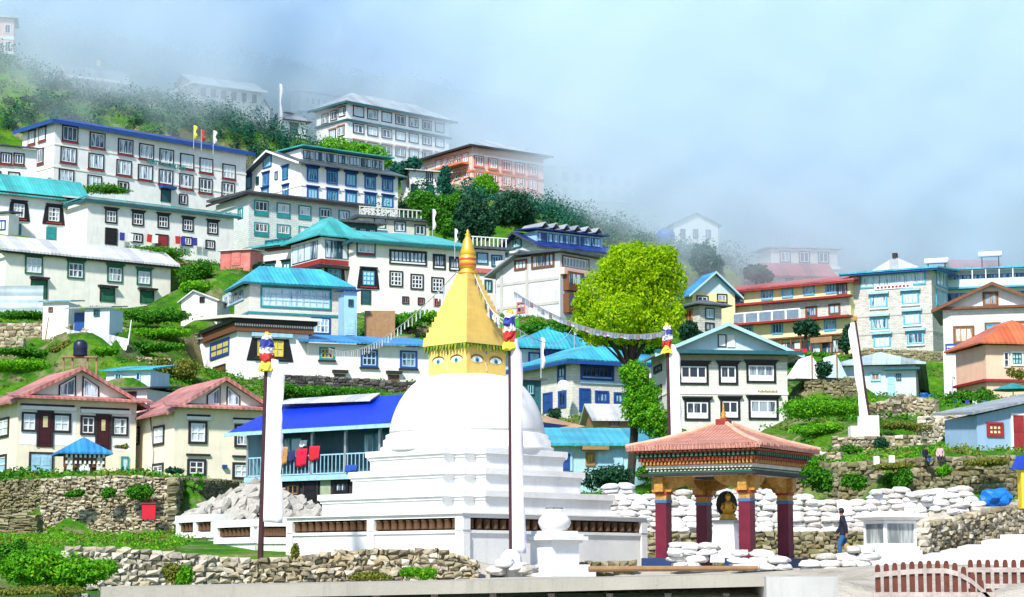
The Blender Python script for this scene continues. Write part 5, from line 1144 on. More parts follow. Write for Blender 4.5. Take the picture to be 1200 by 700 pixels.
# ------------------------------------------------------------ prayer flag poles
FW = plain('white_flag_cloth', (.80, .80, .82), .9, .08, 2); FV = plain('lilac_flag_cloth', (.66, .64, .80), .9, .1, 2)
FC = [plain('flag_blue', (.04, .05, .30), .8), plain('flag_white', (.75, .75, .75), .8), plain('flag_red', (.50, .04, .03), .8), plain('flag_green', (.05, .30, .06), .8), plain('flag_yellow', (.75, .62, .06), .8)]
POLEC = plain('pole_maroon', (.055, .018, .022), .6, .3, 4)
def flagpole(label, base, top, banner, width, side, bcol, drum_=True, r=.085, colr=None):
    b0, t0 = Vector(base), Vector(top); L = (t0-b0).length; d = (t0-b0).normalized()
    root = empty('prayer_flag_pole', b0, 0, label, 'flag pole'); q = t0-b0
    MB().cyl((0, 0, -.5), q, r*1.1, r*.75, 10).build('pole', colr or POLEC, root)
    # banner: a long cloth along the pole, slightly wavy, with thickness
    y0, y1 = banner; n = 30; vs = []; fs = []
    for k in range(n+1):
        t = y0+(y1-y0)*k/n; c = q*t
        wd = width*(1.1-.25*k/n+.05*math.sin(k*.55)+.05*math.sin(k*.21+2)+random.uniform(-.04, .04))*(1 if k < n-1 else .7)
        for (e, o) in ((0, .02), (.35, .02+.05*math.sin(k*.5)), (.7, .02+.07*math.sin(k*.43+1)), (1, .05*math.sin(k*.6+2))):
            vs.append(c+Vector((side*(r*.6+wd*e), -o-.04, -.10*e*width))); 
    m_ = len(vs)
    vs += [v_+Vector((0, .02, 0)) for v_ in vs]
    for k in range(n):
        for e in range(3): a = k*4+e; fs += [(a, a+1, a+5, a+4), (m_+a+4, m_+a+5, m_+a+1, m_+a)]
        fs += [(k*4, k*4+4, m_+k*4+4, m_+k*4), (k*4+3, m_+k*4+3, m_+k*4+7, k*4+7)]
    fs += [(0, m_, m_+1, 1), (1, m_+1, m_+2, 2), (2, m_+2, m_+3, 3)]
    MB().add(vs, fs).build('banner', bcol, root, True)
    if drum_:
        s_ = .18*(width/.5)**.5+.02; z = q
        top_ = empty  # noqa
        seq = [(0, .34, FC[4], 1.25, .75), (.34, .62, FC[2], .95, 1.0), (.62, .86, FC[1], .92, .95), (.86, 1.14, FC[0], .98, .88), (1.14, 1.3, FC[1], .8, .6), (1.3, 1.42, FC[4], .5, .2)]
        for (h0, h1, mt, ra, rb) in seq:
            mm = MB(); n = 14; pts = []
            mm.lathe([(s_*ra*.95, h0), (s_*ra, h0+.02), (s_*(ra+rb)/2*1.04, (h0+h1)/2), (s_*rb, h1)], n, (q.x, q.y))
            mm.v = [(x+random.uniform(-.05, .05), y+random.uniform(-.05, .05), zq*.85+q.z-.85+random.uniform(-.05, .05)) for x, y, zq in mm.v]
            mm.build('pole_top_drape', mt, root)
    return root
def P3(px, py, Y): return at(px, py, Y)
f1 = flagpole('tall white banner pole standing before the slate heap with dark maroon mast', P3(305, 652, 64), P3(313, 403, 64), (.16, .93), .55, 1, FW)
f2 = flagpole('tall lilac banner pole in front of the stupa dome', P3(599, 662, 61), P3(597, 377, 61), (.05, .93), .36, 1, FV, True, .055)
f3 = flagpole('banner pole with striped drape beside the stone house gable', P3(786, 560, 82), P3(782, 390, 82), (.0, .92), .45, 1, FW)
f4 = flagpole('leaning white banner pole on the grassy terrace under the teal cottage', P3(1022, 506, 118), P3(1002, 374, 118), (.08, .97), .46, -1, FW, False, .09)
MB().box(-.75, .35, -.4, .5, -.6, .9).build('plinth', WHITE, f4); MB().box(-1.3, -.2, -.5, .5, -.6, .3).build('plinth_step', WHITE, f4)
for a in (.1,): MB().box(-.12+P3(1002, 374, 118).x-P3(1022, 506, 118).x, .12+P3(1002, 374, 118).x-P3(1022, 506, 118).x, -.1, .1, (P3(1002, 374, 118)-P3(1022, 506, 118)).z-.1, (P3(1002, 374, 118)-P3(1022, 506, 118)).z+.15).build('pole_cap', OCH, f4)
m = MB(); m.lathe([(.32, -.4), (.34, .0), (.30, .25), (.2, .4), (.12, .45)], 10); m.build('base_stone', WHITE, f2)
def thinpole(label, px, py0, py1, Y, flagc=FW, r=.05, h=.35, wd=.45, colr=None):
    b0 = P3(px, py0, Y); q = P3(px, py1, Y)-b0; root = empty('flag_pole', b0, 0, label, 'flag pole')
    MB().cyl((0, 0, -.3), q, r, r*.7, 6).build('pole', colr or METAL, root)
    m = MB(); n = 8
    vs = []
    for k in range(n+1):
        t = 1-h*k/n; 
        for e in (0, 1): vs.append(q*t+Vector(((r+wd*e*(.7+.3*math.sin(k*1.3))), -.05+.07*math.sin(k*.9+e), -.12*e)))
    M_ = len(vs); vs += [v+Vector((0, .02, 0)) for v in vs]; fs = []
    for k in range(n): a = 2*k; fs += [(a, a+1, a+3, a+2), (M_+a+2, M_+a+3, M_+a+1, M_+a), (a, a+2, M_+a+2, M_+a), (a+1, M_+a+1, M_+a+3, a+3)]
    fs += [(0, M_, M_+1, 1)]
    m.add(vs, fs); m.build('flag', flagc, root, True); return root
thinpole('white flag pole above the teal roof beside dark trees', 533, 300, 268, 206, FW, .05, .5, .3); thinpole('faded prayer flag pole beside the annex parapet', 507, 285, 245, 236, FC[1], .06, .6, .4)
thinpole('tall white mast beside the little chapel in the mist', 327, 150, 98, 304, FW, .1, .9, .5); thinpole('thin white mast rising behind the verandah house', 673, 412, 372, 165, FW, .05, .5, .25); thinpole('short white mast in front of the turquoise roof', 634, 440, 395, 150, FW, .05, .8, .3)
thinpole('grey mast standing at the hedge below the white gabled house', 1116, 492, 440, 140, FW, .05, .05, .15, METAL)
# roof flags on hotel
for i, (x, y0, y1, c) in enumerate(((227, 172, 147, 4), (236, 174, 152, 2), (250, 178, 153, 1))):
    thinpole(['prayer flag mast with yellow cloth on the deep blue roof', 'prayer flag mast with red cloth on the deep blue roof', 'prayer flag mast with white cloth on the deep blue roof'][i], x, y0, y1, 258, FC[c], .06, .6, .5)
# ------------------------------------------------------------ strings of prayer flags
CORD = plain('cord', (.6, .6, .58), .8)
def flagline(label, a, b, sag, n, h=.26, wd=.24, cols=None):
    a, b = Vector(a), Vector(b); root = empty('prayer_flag_string', a, 0, label, 'prayer flags'); d = b-a
    f = lambda t: d*t-Vector((0, 0, sag*4*t*(1-t)))
    MB().tube([f(k/24) for k in range(25)], .018, 4).build('cord', CORD, root)
    for k in range(n):
        t = (k+.5)/n; p = f(t); u = (f(min(1, t+.01))-f(max(0, t-.01))).normalized(); c = (cols or FC)[k % len(cols or FC)]
        o = random.uniform(-.12, .12); hh = h*random.uniform(.75, 1.1); e = u*wd/2
        q0, q1 = p-e, p+e; dn = Vector((0, o, -hh)); vs = [q0, q1, q1+dn*.5+Vector((0, .04, 0)), q0+dn*.5+Vector((0, .04, 0)), q1+dn, q0+dn]; M_ = len(vs); vs += [v+Vector((0, .012, 0)) for v in vs]
        fs = [(0, 1, 2, 3), (3, 2, 4, 5), (9, 8, 7, 6), (11, 10, 8, 9), (0, 6, 7, 1), (1, 7, 8, 2), (2, 8, 10, 4), (4, 10, 11, 5), (5, 11, 9, 3), (3, 9, 6, 0)]
        MB().add(vs, fs).build('flag', c, root)
    return root
WCOL = [FW, FW, plain('flag_pale_blue', (.55, .62, .75), .8), FW, plain('flag_pale_pink', (.7, .5, .5), .8)]
top = at(546, 318, 72)
flagline('string of pale prayer flags from the golden spire down to the low blue roof', top+Vector((-.3, 0, 0)), at(385, 408, 150), 1.2, 46, .42, .5, WCOL)
flagline('string of bright prayer flags from the golden spire to the lilac banner pole', top+Vector((.3, -.1, -.1)), at(598, 384, 61), .35, 16, .30, .28, FC)
flagline('second string of mixed prayer flags hanging down the spire beside the pole top', top+Vector((.3, .3, -.3)), at(607, 372, 70), .55, 14, .34, .3, [FC[0], FC[1], FW, FC[3], FW])
flagline('string of white prayer flags across the tree from spire to striped drape pole', at(602, 342, 72), at(783, 388, 82), .65, 44, .20, .24, WCOL)
flagline('string of white prayer flags low behind the lilac banner pole', at(606, 385, 62), at(673, 380, 160), .9, 20, .3, .5, [FW])
# ------------------------------------------------------------ dry stone walls
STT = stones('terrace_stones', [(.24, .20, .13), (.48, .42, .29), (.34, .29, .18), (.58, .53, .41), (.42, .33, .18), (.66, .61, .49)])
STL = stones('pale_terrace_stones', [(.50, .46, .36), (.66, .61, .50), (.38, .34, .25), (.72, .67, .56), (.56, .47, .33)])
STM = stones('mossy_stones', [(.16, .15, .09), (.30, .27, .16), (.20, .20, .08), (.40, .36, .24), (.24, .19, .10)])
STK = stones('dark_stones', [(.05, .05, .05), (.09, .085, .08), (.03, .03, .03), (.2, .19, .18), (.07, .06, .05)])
def drystone(label, pts, zb_, mat, sl=.30, sh=.165, thick=.5, jit=.065, name='stone_wall'):
    """pts: (x, y, ztop); zb_: bottom z per point. one wall of many irregular stones"""
    sl, sh = sl*.72, sh*.75; m = MB(); rnd = random.Random(len(label)*7+int(abs(pts[0][0])*10))
    for (A, za), (B, zb2_) in zip(zip(pts, zb_), zip(pts[1:], zb_[1:])):
        A, B = Vector(A), Vector(B); d = Vector((B.x-A.x, B.y-A.y, 0)); L = d.length; u = d/L; nrm = Vector((u.y, -u.x, 0))
        if nrm.y > 0 and abs(nrm.y) > .05: nrm = -nrm
        hmax = max(A.z-za, B.z-zb2_); nc = max(1, round(hmax/sh))
        for r_ in range(nc):
            x = -rnd.uniform(0, .2)
            while x < L:
                w_ = sl*rnd.uniform(.5, 1.5); x1 = min(L+.05, x+w_); t = min(1, max(0, (x+x1)/2/L))
                b0 = za+(zb2_-za)*t; h = (A.z+(B.z-A.z)*t-b0)/nc; z0 = b0+r_*h+rnd.uniform(-.03, .03); z1 = z0+h*rnd.uniform(.86, 1.04)
                o = rnd.uniform(-.06, .08); base = A+u*x; base.z = 0
                vs = []
                for zz_ in (z0, z1):
                    for (xx, oo) in ((0, o), (x1-x-.02, o), (x1-x-.02, -thick+.1), (0, -thick+.1)):
                        vs.append(base+u*(xx+rnd.uniform(-jit, jit)*.8)+nrm*(oo+rnd.uniform(-jit, jit))+Vector((0, 0, zz_+rnd.uniform(-jit, jit)*.5)))
                c = base+u*((x1-x)/2)+nrm*(o+.05); c.z = (z0+z1)/2
                m.add(vs+[c], [(0, 3, 2, 1), (4, 5, 6, 7), (1, 2, 6, 5), (2, 3, 7, 6), (3, 0, 4, 7), (0, 1, 8), (1, 5, 8), (5, 4, 8), (4, 0, 8)]); x = x1
        c0 = A+nrm*-.12; c1 = B+nrm*-.12; e0, e1 = c0-nrm*(thick-.15), c1-nrm*(thick-.15)
        vs = [Vector((p_.x, p_.y, z)) for p_, z in ((c0, za-.6), (c1, zb2_-.6), (e1, zb2_-.6), (e0, za-.6), (c0, A.z-.1), (c1, B.z-.1), (e1, B.z-.1), (e0, A.z-.1))]
        m.add(vs, [(3, 2, 1, 0), (4, 5, 6, 7), (0, 1, 5, 4), (1, 2, 6, 5), (2, 3, 7, 6), (3, 0, 4, 7)])
    o = m.build(name, mat); return tag(o, label, 'stone wall')
def wallpx(label, top, bot, mat, **k):
    """top: (px, py, Y) list, bot: py list"""
    return drystone(label, [tuple(at(*t)) for t in top], [at(t[0], b_, t[2]).z for t, b_ in zip(top, bot)], mat, **k)
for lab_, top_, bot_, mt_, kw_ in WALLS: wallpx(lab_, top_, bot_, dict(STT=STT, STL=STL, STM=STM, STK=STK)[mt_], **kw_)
# ------------------------------------------------------------ concrete slab, block, ramp
s0, s1, s2 = at(120, 690, 45), at(600, 680.5, 45), at(902, 673.5, 45)
m = MB(); 
y0, y1 = 45.0, 48.2
vs = []
pts = [at(118, 690, 45), at(300, 686, 45), at(600, 680, 45), at(902, 672.5, 45)]
for p_ in pts:
    for (yy, dz) in ((45, 0), (y1, .02), (y1, -.28), (45, -.27)): vs.append((p_.x*(yy/45), yy, p_.z+dz))
fs = [(3, 2, 1, 0), tuple(12+k for k in range(4))]
for k in range(3):
    for e in range(4): fs.append((4*k+e, 4*k+(e+1) % 4, 4*k+4+(e+1) % 4, 4*k+4+e))
o = MB().add(vs, fs).build('concrete_slab', plaster('weathered_slab_concrete', (.36, .34, .29), .6)); tag(o, 'long pale concrete roof slab along the front of the stupa yard', 'concrete slab')
sl_z = lambda px: pts[0].z+(pts[3].z-pts[0].z)*(px-118)/784
LB = empty('building_front', (0, 46.2, 0), 0, 'dim green panelled wall under the long concrete slab', 'building')
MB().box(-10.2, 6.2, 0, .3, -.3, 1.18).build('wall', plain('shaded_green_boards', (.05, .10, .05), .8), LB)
for k in range(12): MB().box(-9.6+1.3*k, -9.45+1.3*k, -.12, -.003, -.3, 1.18).build('post', CONC, LB)
for k in (5, 7, 9): MB().box(-9.3+1.3*k, -8.5+1.3*k, -.08, -.003, .1, 1.1).build('door', plain('navy_door', (.02, .05, .10), .6), LB)
q0, q1 = at(898, 676, 44.6), at(982, 676, 44.6)
o = MB().box(q0.x, q1.x, 44.6, 46.6, -.3, q0.z).build('concrete_block', plaster('grey_block_concrete', (.44, .45, .43), .45)); tag(o, 'pale grey concrete block at the end of the long slab', 'concrete block')
m = MB(); a, b_ = at(690, 674, 47), at(888, 671, 47.5); m.cyl((a.x, a.y, 1.72), (b_.x, b_.y, 1.74), .07, .055, 10)
o = m.build('timber_log', TAN); tag(o, 'peeled brown log lying on the slab before the pavilion', 'log')
# stairs / ramp at the right: broad concrete landings
def land(label, pxs, pye, Y0, Y1, x1p=1260):
    a = at(pxs, pye, Y0); o = MB().add([(a.x, Y0, a.z), (at(x1p, pye, Y0).x, Y0, a.z), (at(x1p, pye, Y1).x, Y1, a.z+.12), (at(pxs+12, pye, Y1).x, Y1, a.z+.12)]+[(a.x, Y0, a.z-1.2), (at(x1p, pye, Y0).x, Y0, a.z-1.2), (at(x1p, pye, Y1).x, Y1, a.z-1.2), (at(pxs+12, pye, Y1).x, Y1, a.z-1.2)], [(0, 1, 2, 3), (7, 6, 5, 4), (0, 4, 5, 1), (1, 5, 6, 2), (2, 6, 7, 3), (3, 7, 4, 0)]).build('step', PCONC)
    return tag(o, kind='structure')
for i, (px, py, Y0, Y1) in enumerate(((1080, 651, 62, 66), (1102, 646, 66, 69), (1122, 641, 69, 72), (1150, 634, 72, 75), (1172, 627, 75, 80))): land('', px, py, Y0, Y1)
# ------------------------------------------------------------ slate heap
SLATE = stones('split_slate', [(.40, .40, .37), (.56, .55, .50), (.30, .29, .26), (.64, .62, .56), (.44, .38, .28)])
hx0, hx1 = at(222, 612, 82).x, at(385, 612, 82).x; hz = at(300, 611, 82).z
def hz_prof(x, y):
    t = (x-hx0)/(hx1-hx0); pk = 1.75*max(0, 1-abs((t-.46)/.54)**1.15); return pk*max(0, 1-((y-83)/2.6)**2)
vs = []; fs = []; nx_, ny_ = 26, 10
for j in range(ny_+1):
    for i in range(nx_+1): x = hx0+(hx1-hx0)*i/nx_; y = 80.4+5.2*j/ny_; vs.append((x, y, hz-.2+hz_prof(x, y)*.80))
for j in range(ny_):
    for i in range(nx_): a = j*(nx_+1)+i; fs.append((a, a+1, a+nx_+2, a+nx_+1))
o = MB().add(vs, fs).build('rubble_mound', plain('rubble_earth', (.12, .11, .09), .95, .4, 3), smooth=True, fix=False); tag(o, 'mound of small rubble and grit under the slate slabs', 'rubble', kind='stuff')
src = []
for v_ in range(4):
    rnd = random.Random(v_); n = 6+v_ % 3; poly = [((.42+rnd.uniform(-.1, .12))*math.cos(2*math.pi*k/n), (.30+rnd.uniform(-.08, .1))*math.sin(2*math.pi*k/n)) for k in range(n)]
    mm = MB().prism(poly, 0, .07+.02*v_); src.append(mm)
smesh = [s_.build('stone_slab', SLATE) for s_ in src]
cnt = 0
for k in range(230):
    x = random.uniform(hx0+.1, hx1-.1); y = random.uniform(80.2, 84.0)
    h = hz_prof(x, y)
    if h < .05 and random.random() < .7: continue
    if cnt < 4: o = smesh[cnt]
    else: o = smesh[cnt % 4].copy(); col.objects.link(o)
    cnt += 1
    e = .05; gxn = (hz_prof(x+e, y)-hz_prof(x-e, y))/(2*e); gyn = (hz_prof(x, y+e)-hz_prof(x, y-e))/(2*e)
    nrm = Vector((-gxn*.7+random.uniform(-1.0, .4), -gyn*.9+random.uniform(-.8, .4), 1)).normalized()
    o.rotation_euler = (nrm.to_track_quat('Z', 'Y') @ Euler((0, 0, random.uniform(0, 6))).to_quaternion()).to_euler()
    o.location = (x, y, hz-.10+h*.84+random.uniform(-.03, .12)); sc_ = random.uniform(.6, 1.5); o.scale = (sc_, sc_, random.uniform(.8, 1.5))
    tag(o, 'split grey slate slab lying in the heap beside the tall banner pole', 'stone slab', 'slate slabs in the heap')
# ------------------------------------------------------------ sandbags
def bagmesh(seed):
    rnd = random.Random(seed); bm = bmesh.new(); bmesh.ops.create_icosphere(bm, subdivisions=3, radius=1)
    ph = [rnd.uniform(0, 6) for _ in range(6)]
    for v in bm.verts:
        x, y, z = v.co; se = lambda c, p: math.copysign(abs(c)**p, c)
        x, y, z = se(x, .5), se(y, .55), se(z, .62)
        wv = 1+.09*math.sin(4*x+ph[0])*math.sin(3*y+ph[1])+.06*math.sin(7*x+ph[2]+2*z)+.06*math.sin(9*y+6*z+ph[3])+.03*math.sin(15*x+ph[4])
        ear = 1-.45*abs(x)**3
        v.co = (x*.36*wv, y*.25*wv*(1-.2*abs(x)**3), z*.116*wv*ear-.035*x*x)
    me = bpy.data.meshes.new('sandbag'); bm.to_mesh(me); bm.free(); me.polygons.foreach_set('use_smooth', [True]*len(me.polygons)); return me
s = N('woven_sack'); v = s.obj(); oi = s.n('ObjectInfo')
c = s.ramp(s.math('ADD', s.math('MULTIPLY', s.noise(3, 5, v, .7), .6), s.math('MULTIPLY', oi.outputs['Random'], .4)), [(.25, (.34, .31, .26)), (.40, (.58, .56, .53)), (.62, (.72, .72, .71))])
s.color(c); s.bump(s.noise(9, 5, v, .7), .6, .05); s.set(.75, 0, .3); SACK = s.m
bags = []
for k in range(4):
    me_ = bagmesh(k); me_.materials.append(SACK); bags.append(me_)
def bag(x, y, z, rz, grp, lab, k=[0]):
    o = bpy.data.objects.new('sandbag', bags[k[0] % 4]); k[0] += 1; col.objects.link(o)
    o.location = (x, y, z); o.rotation_euler = (random.uniform(-.12, .12), random.uniform(-.1, .1), rz+random.uniform(-.2, .2)); f = random.uniform(.9, 1.12); o.scale = (f*random.uniform(.9, 1.1), f, f*random.uniform(.9, 1.15)); tag(o, lab, 'sandbag', grp); return o
def bagwall(px0, px1, topf, botf, Yf, lab, grp, rows, step=.56, thin=0.0):
    for r_ in range(rows):
        px = px0+random.uniform(-5, 5)
        while px < px1:
            Y = Yf(px); zb_ = at(px, botf(px), Y).z; z = zb_+.12+r_*.205+random.uniform(-.02, .02)
            if at(px, topf(px), Y).z > z-.05 and random.random() > thin:
                p_ = at(px, 620, Y); end = random.random() < .25
                bag(p_.x, Y+.02*r_+random.uniform(-.08, .08), z, R(90) if end else 0, grp, lab)
                px += (step*(.66 if end else 1.08))*2400/Y*random.uniform(.92, 1.06)
            else: px += 12
L1_ = 'white sandbag stacked in the long wall behind the pavilion'
bagwall(700, 1030, lambda p: 578+6*math.sin(p*.02)+(4 if p > 900 else 0), lambda p: 625, lambda p: 77.3, L1_, 'sandbags in the long wall', 9)
L2_ = 'white sandbag in the raised stack above the stepped stone wall'
bagwall(1032, 1148, lambda p: 574, lambda p: 612-(p-1032)*.10, lambda p: 78.5, L2_, 'sandbags in the raised stack', 6)
L3_ = 'white sandbag in the small pile before the pavilion pillars'
bagwall(792, 832, lambda p: 640, lambda p: 668, lambda p: 63.5, L3_, 'sandbags before the pavilion', 5)
bagwall(866, 922, lambda p: 650, lambda p: 669, lambda p: 62.5, L3_, 'sandbags before the pavilion', 3)
L4_ = 'white sandbag piled beside the white cabinet shrine'
bagwall(952, 1020, lambda p: 656-(p-952)*.24, lambda p: 673, lambda p: 62.5, L4_, 'sandbags beside the cabinet shrine', 5)
bagwall(712, 745, lambda p: 566, lambda p: 580, lambda p: 80, L1_, 'sandbags in the long wall', 2)
# crumpled white sacks at the foot of the lilac pole
for i, (px, py) in enumerate(((582, 668), (592, 660), (607, 664), (618, 667))):
    p_ = at(px, py, 60.5); bag(p_.x, p_.y, p_.z, 1.2, 'sacks at the lilac pole', 'crumpled white sack lying at the foot of the lilac banner pole')
# ------------------------------------------------------------ picket fences
PK = plain('brown_picket_paint', (.13, .035, .022), .55, .35, 6); RAIL = stones('weathered_rail', [(.50, .42, .38), (.56, .48, .44)])
def picket(label, x0, x1, Y, topf, botf, n, rails):
    a, b_ = at(x0, 690, Y), at(x1, 690, Y); root = empty('picket_fence', (a.x, Y, 0), 0, label, 'fence')
    for k in range(n):
        px = x0+(x1-x0)*k/(n-1); X = at(px, 690, Y).x-a.x; zt_ = at(px, topf(px), Y).z; w_ = .055; z0 = .0
        MB().prism([(-w_, z0), (w_, z0), (w_, zt_-.10), (w_*.8, zt_-.03), (w_*.35, zt_), (-w_*.35, zt_), (-w_*.8, zt_-.03), (-w_, zt_-.10)], -.03, .03, lambda p, q, c: (X+p, c, q)).build('picket', PK, root)
    for f in rails:
        m = MB(); pts = [Vector((at(px, 690, Y).x-a.x, -.055, at(px, f(px), Y).z)) for px in [x0-6+(x1-x0+12)*k/10 for k in range(11)]]
        for p_, q_ in zip(pts, pts[1:]):
            vs = [p_+Vector((0, dy, dz)) for dz in (-.055, .055) for dy in (-.022, .022)]+[q_+Vector((0, dy, dz)) for dz in (-.055, .055) for dy in (-.022, .022)]
            m.add(vs, [(0, 1, 3, 2), (4, 6, 7, 5), (0, 4, 5, 1), (2, 3, 7, 6), (0, 2, 6, 4), (1, 5, 7, 3)])
        m.build('rail', RAIL, root)
    return root
arc = lambda px: 664-5*math.sin((px-1025)/135*math.pi*.9)+(max(0, px-1105)**2)*.010
picket('brown picket gate with arched pale rail sloping down at one end', 1029, 1160, 46, lambda p: arc(p)-2, None, 14, (lambda p: arc(p)+10, lambda p: 697))
picket('straight brown picket fence behind the arched picket gate', 1138, 1240, 48.5, lambda p: 656, None, 11, (lambda p: 668, lambda p: 687))
# ------------------------------------------------------------ small objects
p = at(176, 600, 92.3); o = empty('red_box', (p.x, p.y-.35, p.z), R(5), 'bright red metal box hung on the stone terrace wall', 'box')
MB().box(-.3, .3, -.12, .25, -.33, .33).build('body', plain('signal_red', (.52, .01, .03), .45, .1), o); MB().box(-.33, .33, -.16, .25, .333, .39).build('lid', REDF, o)
# water tank on stand
p = at(94, 418, 148); o = empty('water_tank', (p.x, p.y, p.z), 0, 'black water tank on a wooden stand behind the first red roof', 'water tank')
m = MB(); m.lathe([(.5, 0), (.52, .1), (.5, .5), (.52, .55), (.5, 1.0), (.3, 1.2), (.15, 1.22)], 18); m.build('tank', plain('black_plastic', (.015, .02, .05), .4), o, True)
m = MB()
for x in (-1.2, -.55, .55, 1.2): m.box(x-.06, x+.06, -.06, .06, -2.2, -.02)
m.box(-1.3, 1.3, -.3, .3, -.10, -.003); m.build('stand', TAN, o)
p = at(780, 280, 268); o = empty('water_tank', (p.x, p.y, p.z), 0, 'large blue water tank in the mist above the bright green tree', 'water tank')
m = MB(); m.lathe([(1.2, -1), (1.25, .4), (1.2, .8), (.8, 1.2), (.3, 1.3)], 18); m.build('tank', plain('blue_plastic', (.01, .09, .36), .4), o, True); MB().box(-1.5, 1.5, -1.2, 1.2, -4, -1.003).build('plinth', CONC, o)
# corrugated fence sheet
p = at(-30, 362, 174); q = at(50, 364, 174); o = MB().box(0, (q-p).x, 0, .06, -.6, 2.0).build('sheet_fence', corrugated('pale_fence_sheet', (.46, .58, .62), 5, 'Z', .3)); o.location = p; tag(o, 'pale blue corrugated sheet fence below the cream house with green windows', 'fence')
for (px, py, lab) in ((90, 396, 'sheet of pale roofing leaning on the rubble base wall'), (137, 402, 'white board propped on the green bank beside the toilet shed')):
    p = at(px, py, 162.5); o = MB().box(-.85, .85, -.05, .03, -.5, .55).build('board', ROOFPALE); o.location = p; o.rotation_euler = (R(-20), R(12), R(10)); tag(o, lab, 'board')
for px, py, py1, lab in ((53, 396, 372, 'bare stake on the grass terrace below the sheet fence'), (150, 400, 375, 'white stake on the green bank beside the small sheds')):
    a = at(px, py, 161); b_ = at(px+4, py1, 161); m = MB(); m.cyl((0, 0, -.3), b_-a, .06, .04, 6); o = m.build('stake', FW if px > 100 else TAN); o.location = a; tag(o, lab, 'stake')
# clothes on the balcony
def cloth(px, py, w_, h_, mat, lab, cat='clothes', Y=None):
    r = ray(px, py); o0 = T_.O+T_.v*-.42; t = (o0-CAM).dot(T_.v)/r.dot(T_.v); p_ = CAM+r*t
    vs = []; n = 8
    for j in range(7):
        for i in range(n+1): x = -w_/2+w_*i/n; vs.append((x*(1-.10*j/6*math.sin(i)), -.05*math.sin(i*1.5+j*.3)-.03, -h_*j/6-.05*math.sin(i*.8)*j/6))
    M_ = len(vs); vs += [(x, y+.02, z) for x, y, z in vs]; fs = []; W1 = n+1
    for j in range(6):
        for i in range(n): a = j*W1+i; fs += [(a, a+1, a+W1+1, a+W1), (M_+a+W1, M_+a+W1+1, M_+a+1, M_+a)]
    for j in range(6): a = j*W1; fs += [(a, a+W1, M_+a+W1, M_+a), (a+n, M_+a+n, M_+a+W1+n, a+W1+n)]
    for i in range(n): a = i; fs += [(a, M_+a, M_+a+1, a+1)]; a = 6*W1+i; fs += [(a, a+1, M_+a+1, M_+a)]
    o = MB().add(vs, fs).build('hanging_cloth', mat, None, True); o.location = p_; o.rotation_euler = (0, 0, T_.yaw); return tag(o, lab, cat)
CR = plain('crimson_cloth', (.62, .01, .05), .8)
cloth(354, 526, .75, .95, CR, 'crimson cloth hanging over the balcony rail, the longer of two'); cloth(369, 523, .72, .75, plain('scarlet_cloth', (.66, .015, .03), .8), 'scarlet cloth hanging over the balcony rail next to the crimson one'); cloth(333, 524, .55, .95, plain('patterned_orange_cloth', (.50, .26, .10), .8, .6, 9), 'orange patterned cloth drying on the balcony rail'); cloth(342, 528, .45, .6, plain('navy_cloth', (.02, .03, .12), .8), 'navy cloth drying on the balcony rail'); cloth(356, 516, .5, .35, FW, 'white towel hanging under the tarpaulin roof above the crimson cloth', 'towel'); cloth(412, 545, .8, .35, plain('royal_blue_cloth', (.02, .08, .40), .8), 'royal blue cloth low on the balcony railing near the dome')
# laundry line at house F
bF = H_['F']
for i, (px, py, c) in enumerate(((141, 277, 0), (151, 278, 1), (173, 279, 2), (180, 280, 1), (206, 281, 2), (212, 282, 0), (226, 283, 0), (233, 284, 1))):
    a_, z_ = bF.hit(px, py); q = bF.O+bF.u*a_-bF.v*.5; o = MB().box(-.3, .3, 0, .04, -.55, .35).build('hanging_cloth', [FC[0], FW, FC[2]][c]); o.location = (q.x, q.y, bF.O.z+z_); o.rotation_euler = (0, .1*math.sin(i), bF.yaw)
    tag(o, ['navy', 'white', 'red'][c]+' washing hung before the long white two storey house', 'clothes', ['navy', 'white', 'red'][c]+' washing of the long white house')
# blue tarp bundle at right, yellow box on a post
p = at(1166, 584, 80); bm = bmesh.new(); bmesh.ops.create_icosphere(bm, subdivisions=3, radius=1)
for v in bm.verts: x, y, z = v.co; k_ = 1+.15*math.sin(5*x+2)*math.sin(4*z+1)+.1*math.sin(9*y+3*x); v.co = (x*.62*k_, y*.5*k_, max(-.32, z*.38*k_))
me_ = bpy.data.meshes.new('tarpaulin_bundle'); bm.to_mesh(me_); bm.free(); me_.materials.append(plain('bright_blue_tarp', (.01, .16, .60), .45, .3, 2)); o = bpy.data.objects.new('tarpaulin_bundle', me_); col.objects.link(o); o.location = p; tag(o, 'crumpled bright blue tarpaulin bundle beside the end of the raised sandbags', 'tarpaulin')
p = at(1199, 668, 56); o = empty('street_lamp', (p.x, p.y, p.z), 0, 'black lamp post with yellow box and blue cap at the photo edge', 'lamp')
q = lambda y: at(1193, y, 56).z-p.z
m = MB(); m.cyl((.12, 0, -.5), (.12, 0, q(596)), .05, .04, 8); m.build('post', BLACK, o); MB().box(-.02, .6, -.2, .25, q(596), q(552)).build('lamp_box', plain('lamp_yellow', (.75, .52, .03), .5), o); MB().prism([(-.18, q(550)), (.75, q(550)), (.6, q(534)), (0, q(534))], -.3, .35, lambda a, b, c: (a, c, b)).build('cap', plain('cap_blue', (.01, .05, .45), .5), o)
for i, (px, py, c, lab) in enumerate(((1027, 542, 1, 'white painted marker block on the overgrown hillside wall'), (1045, 541, 1, 'second white marker block beside the first on the overgrown wall'))):
    p = at(px, py, 96.8); o = MB().box(-.13, .13, -.12, .12, -.3, .28).build('marker_block', WHITE); o.location = p; tag(o, lab, 'marker')
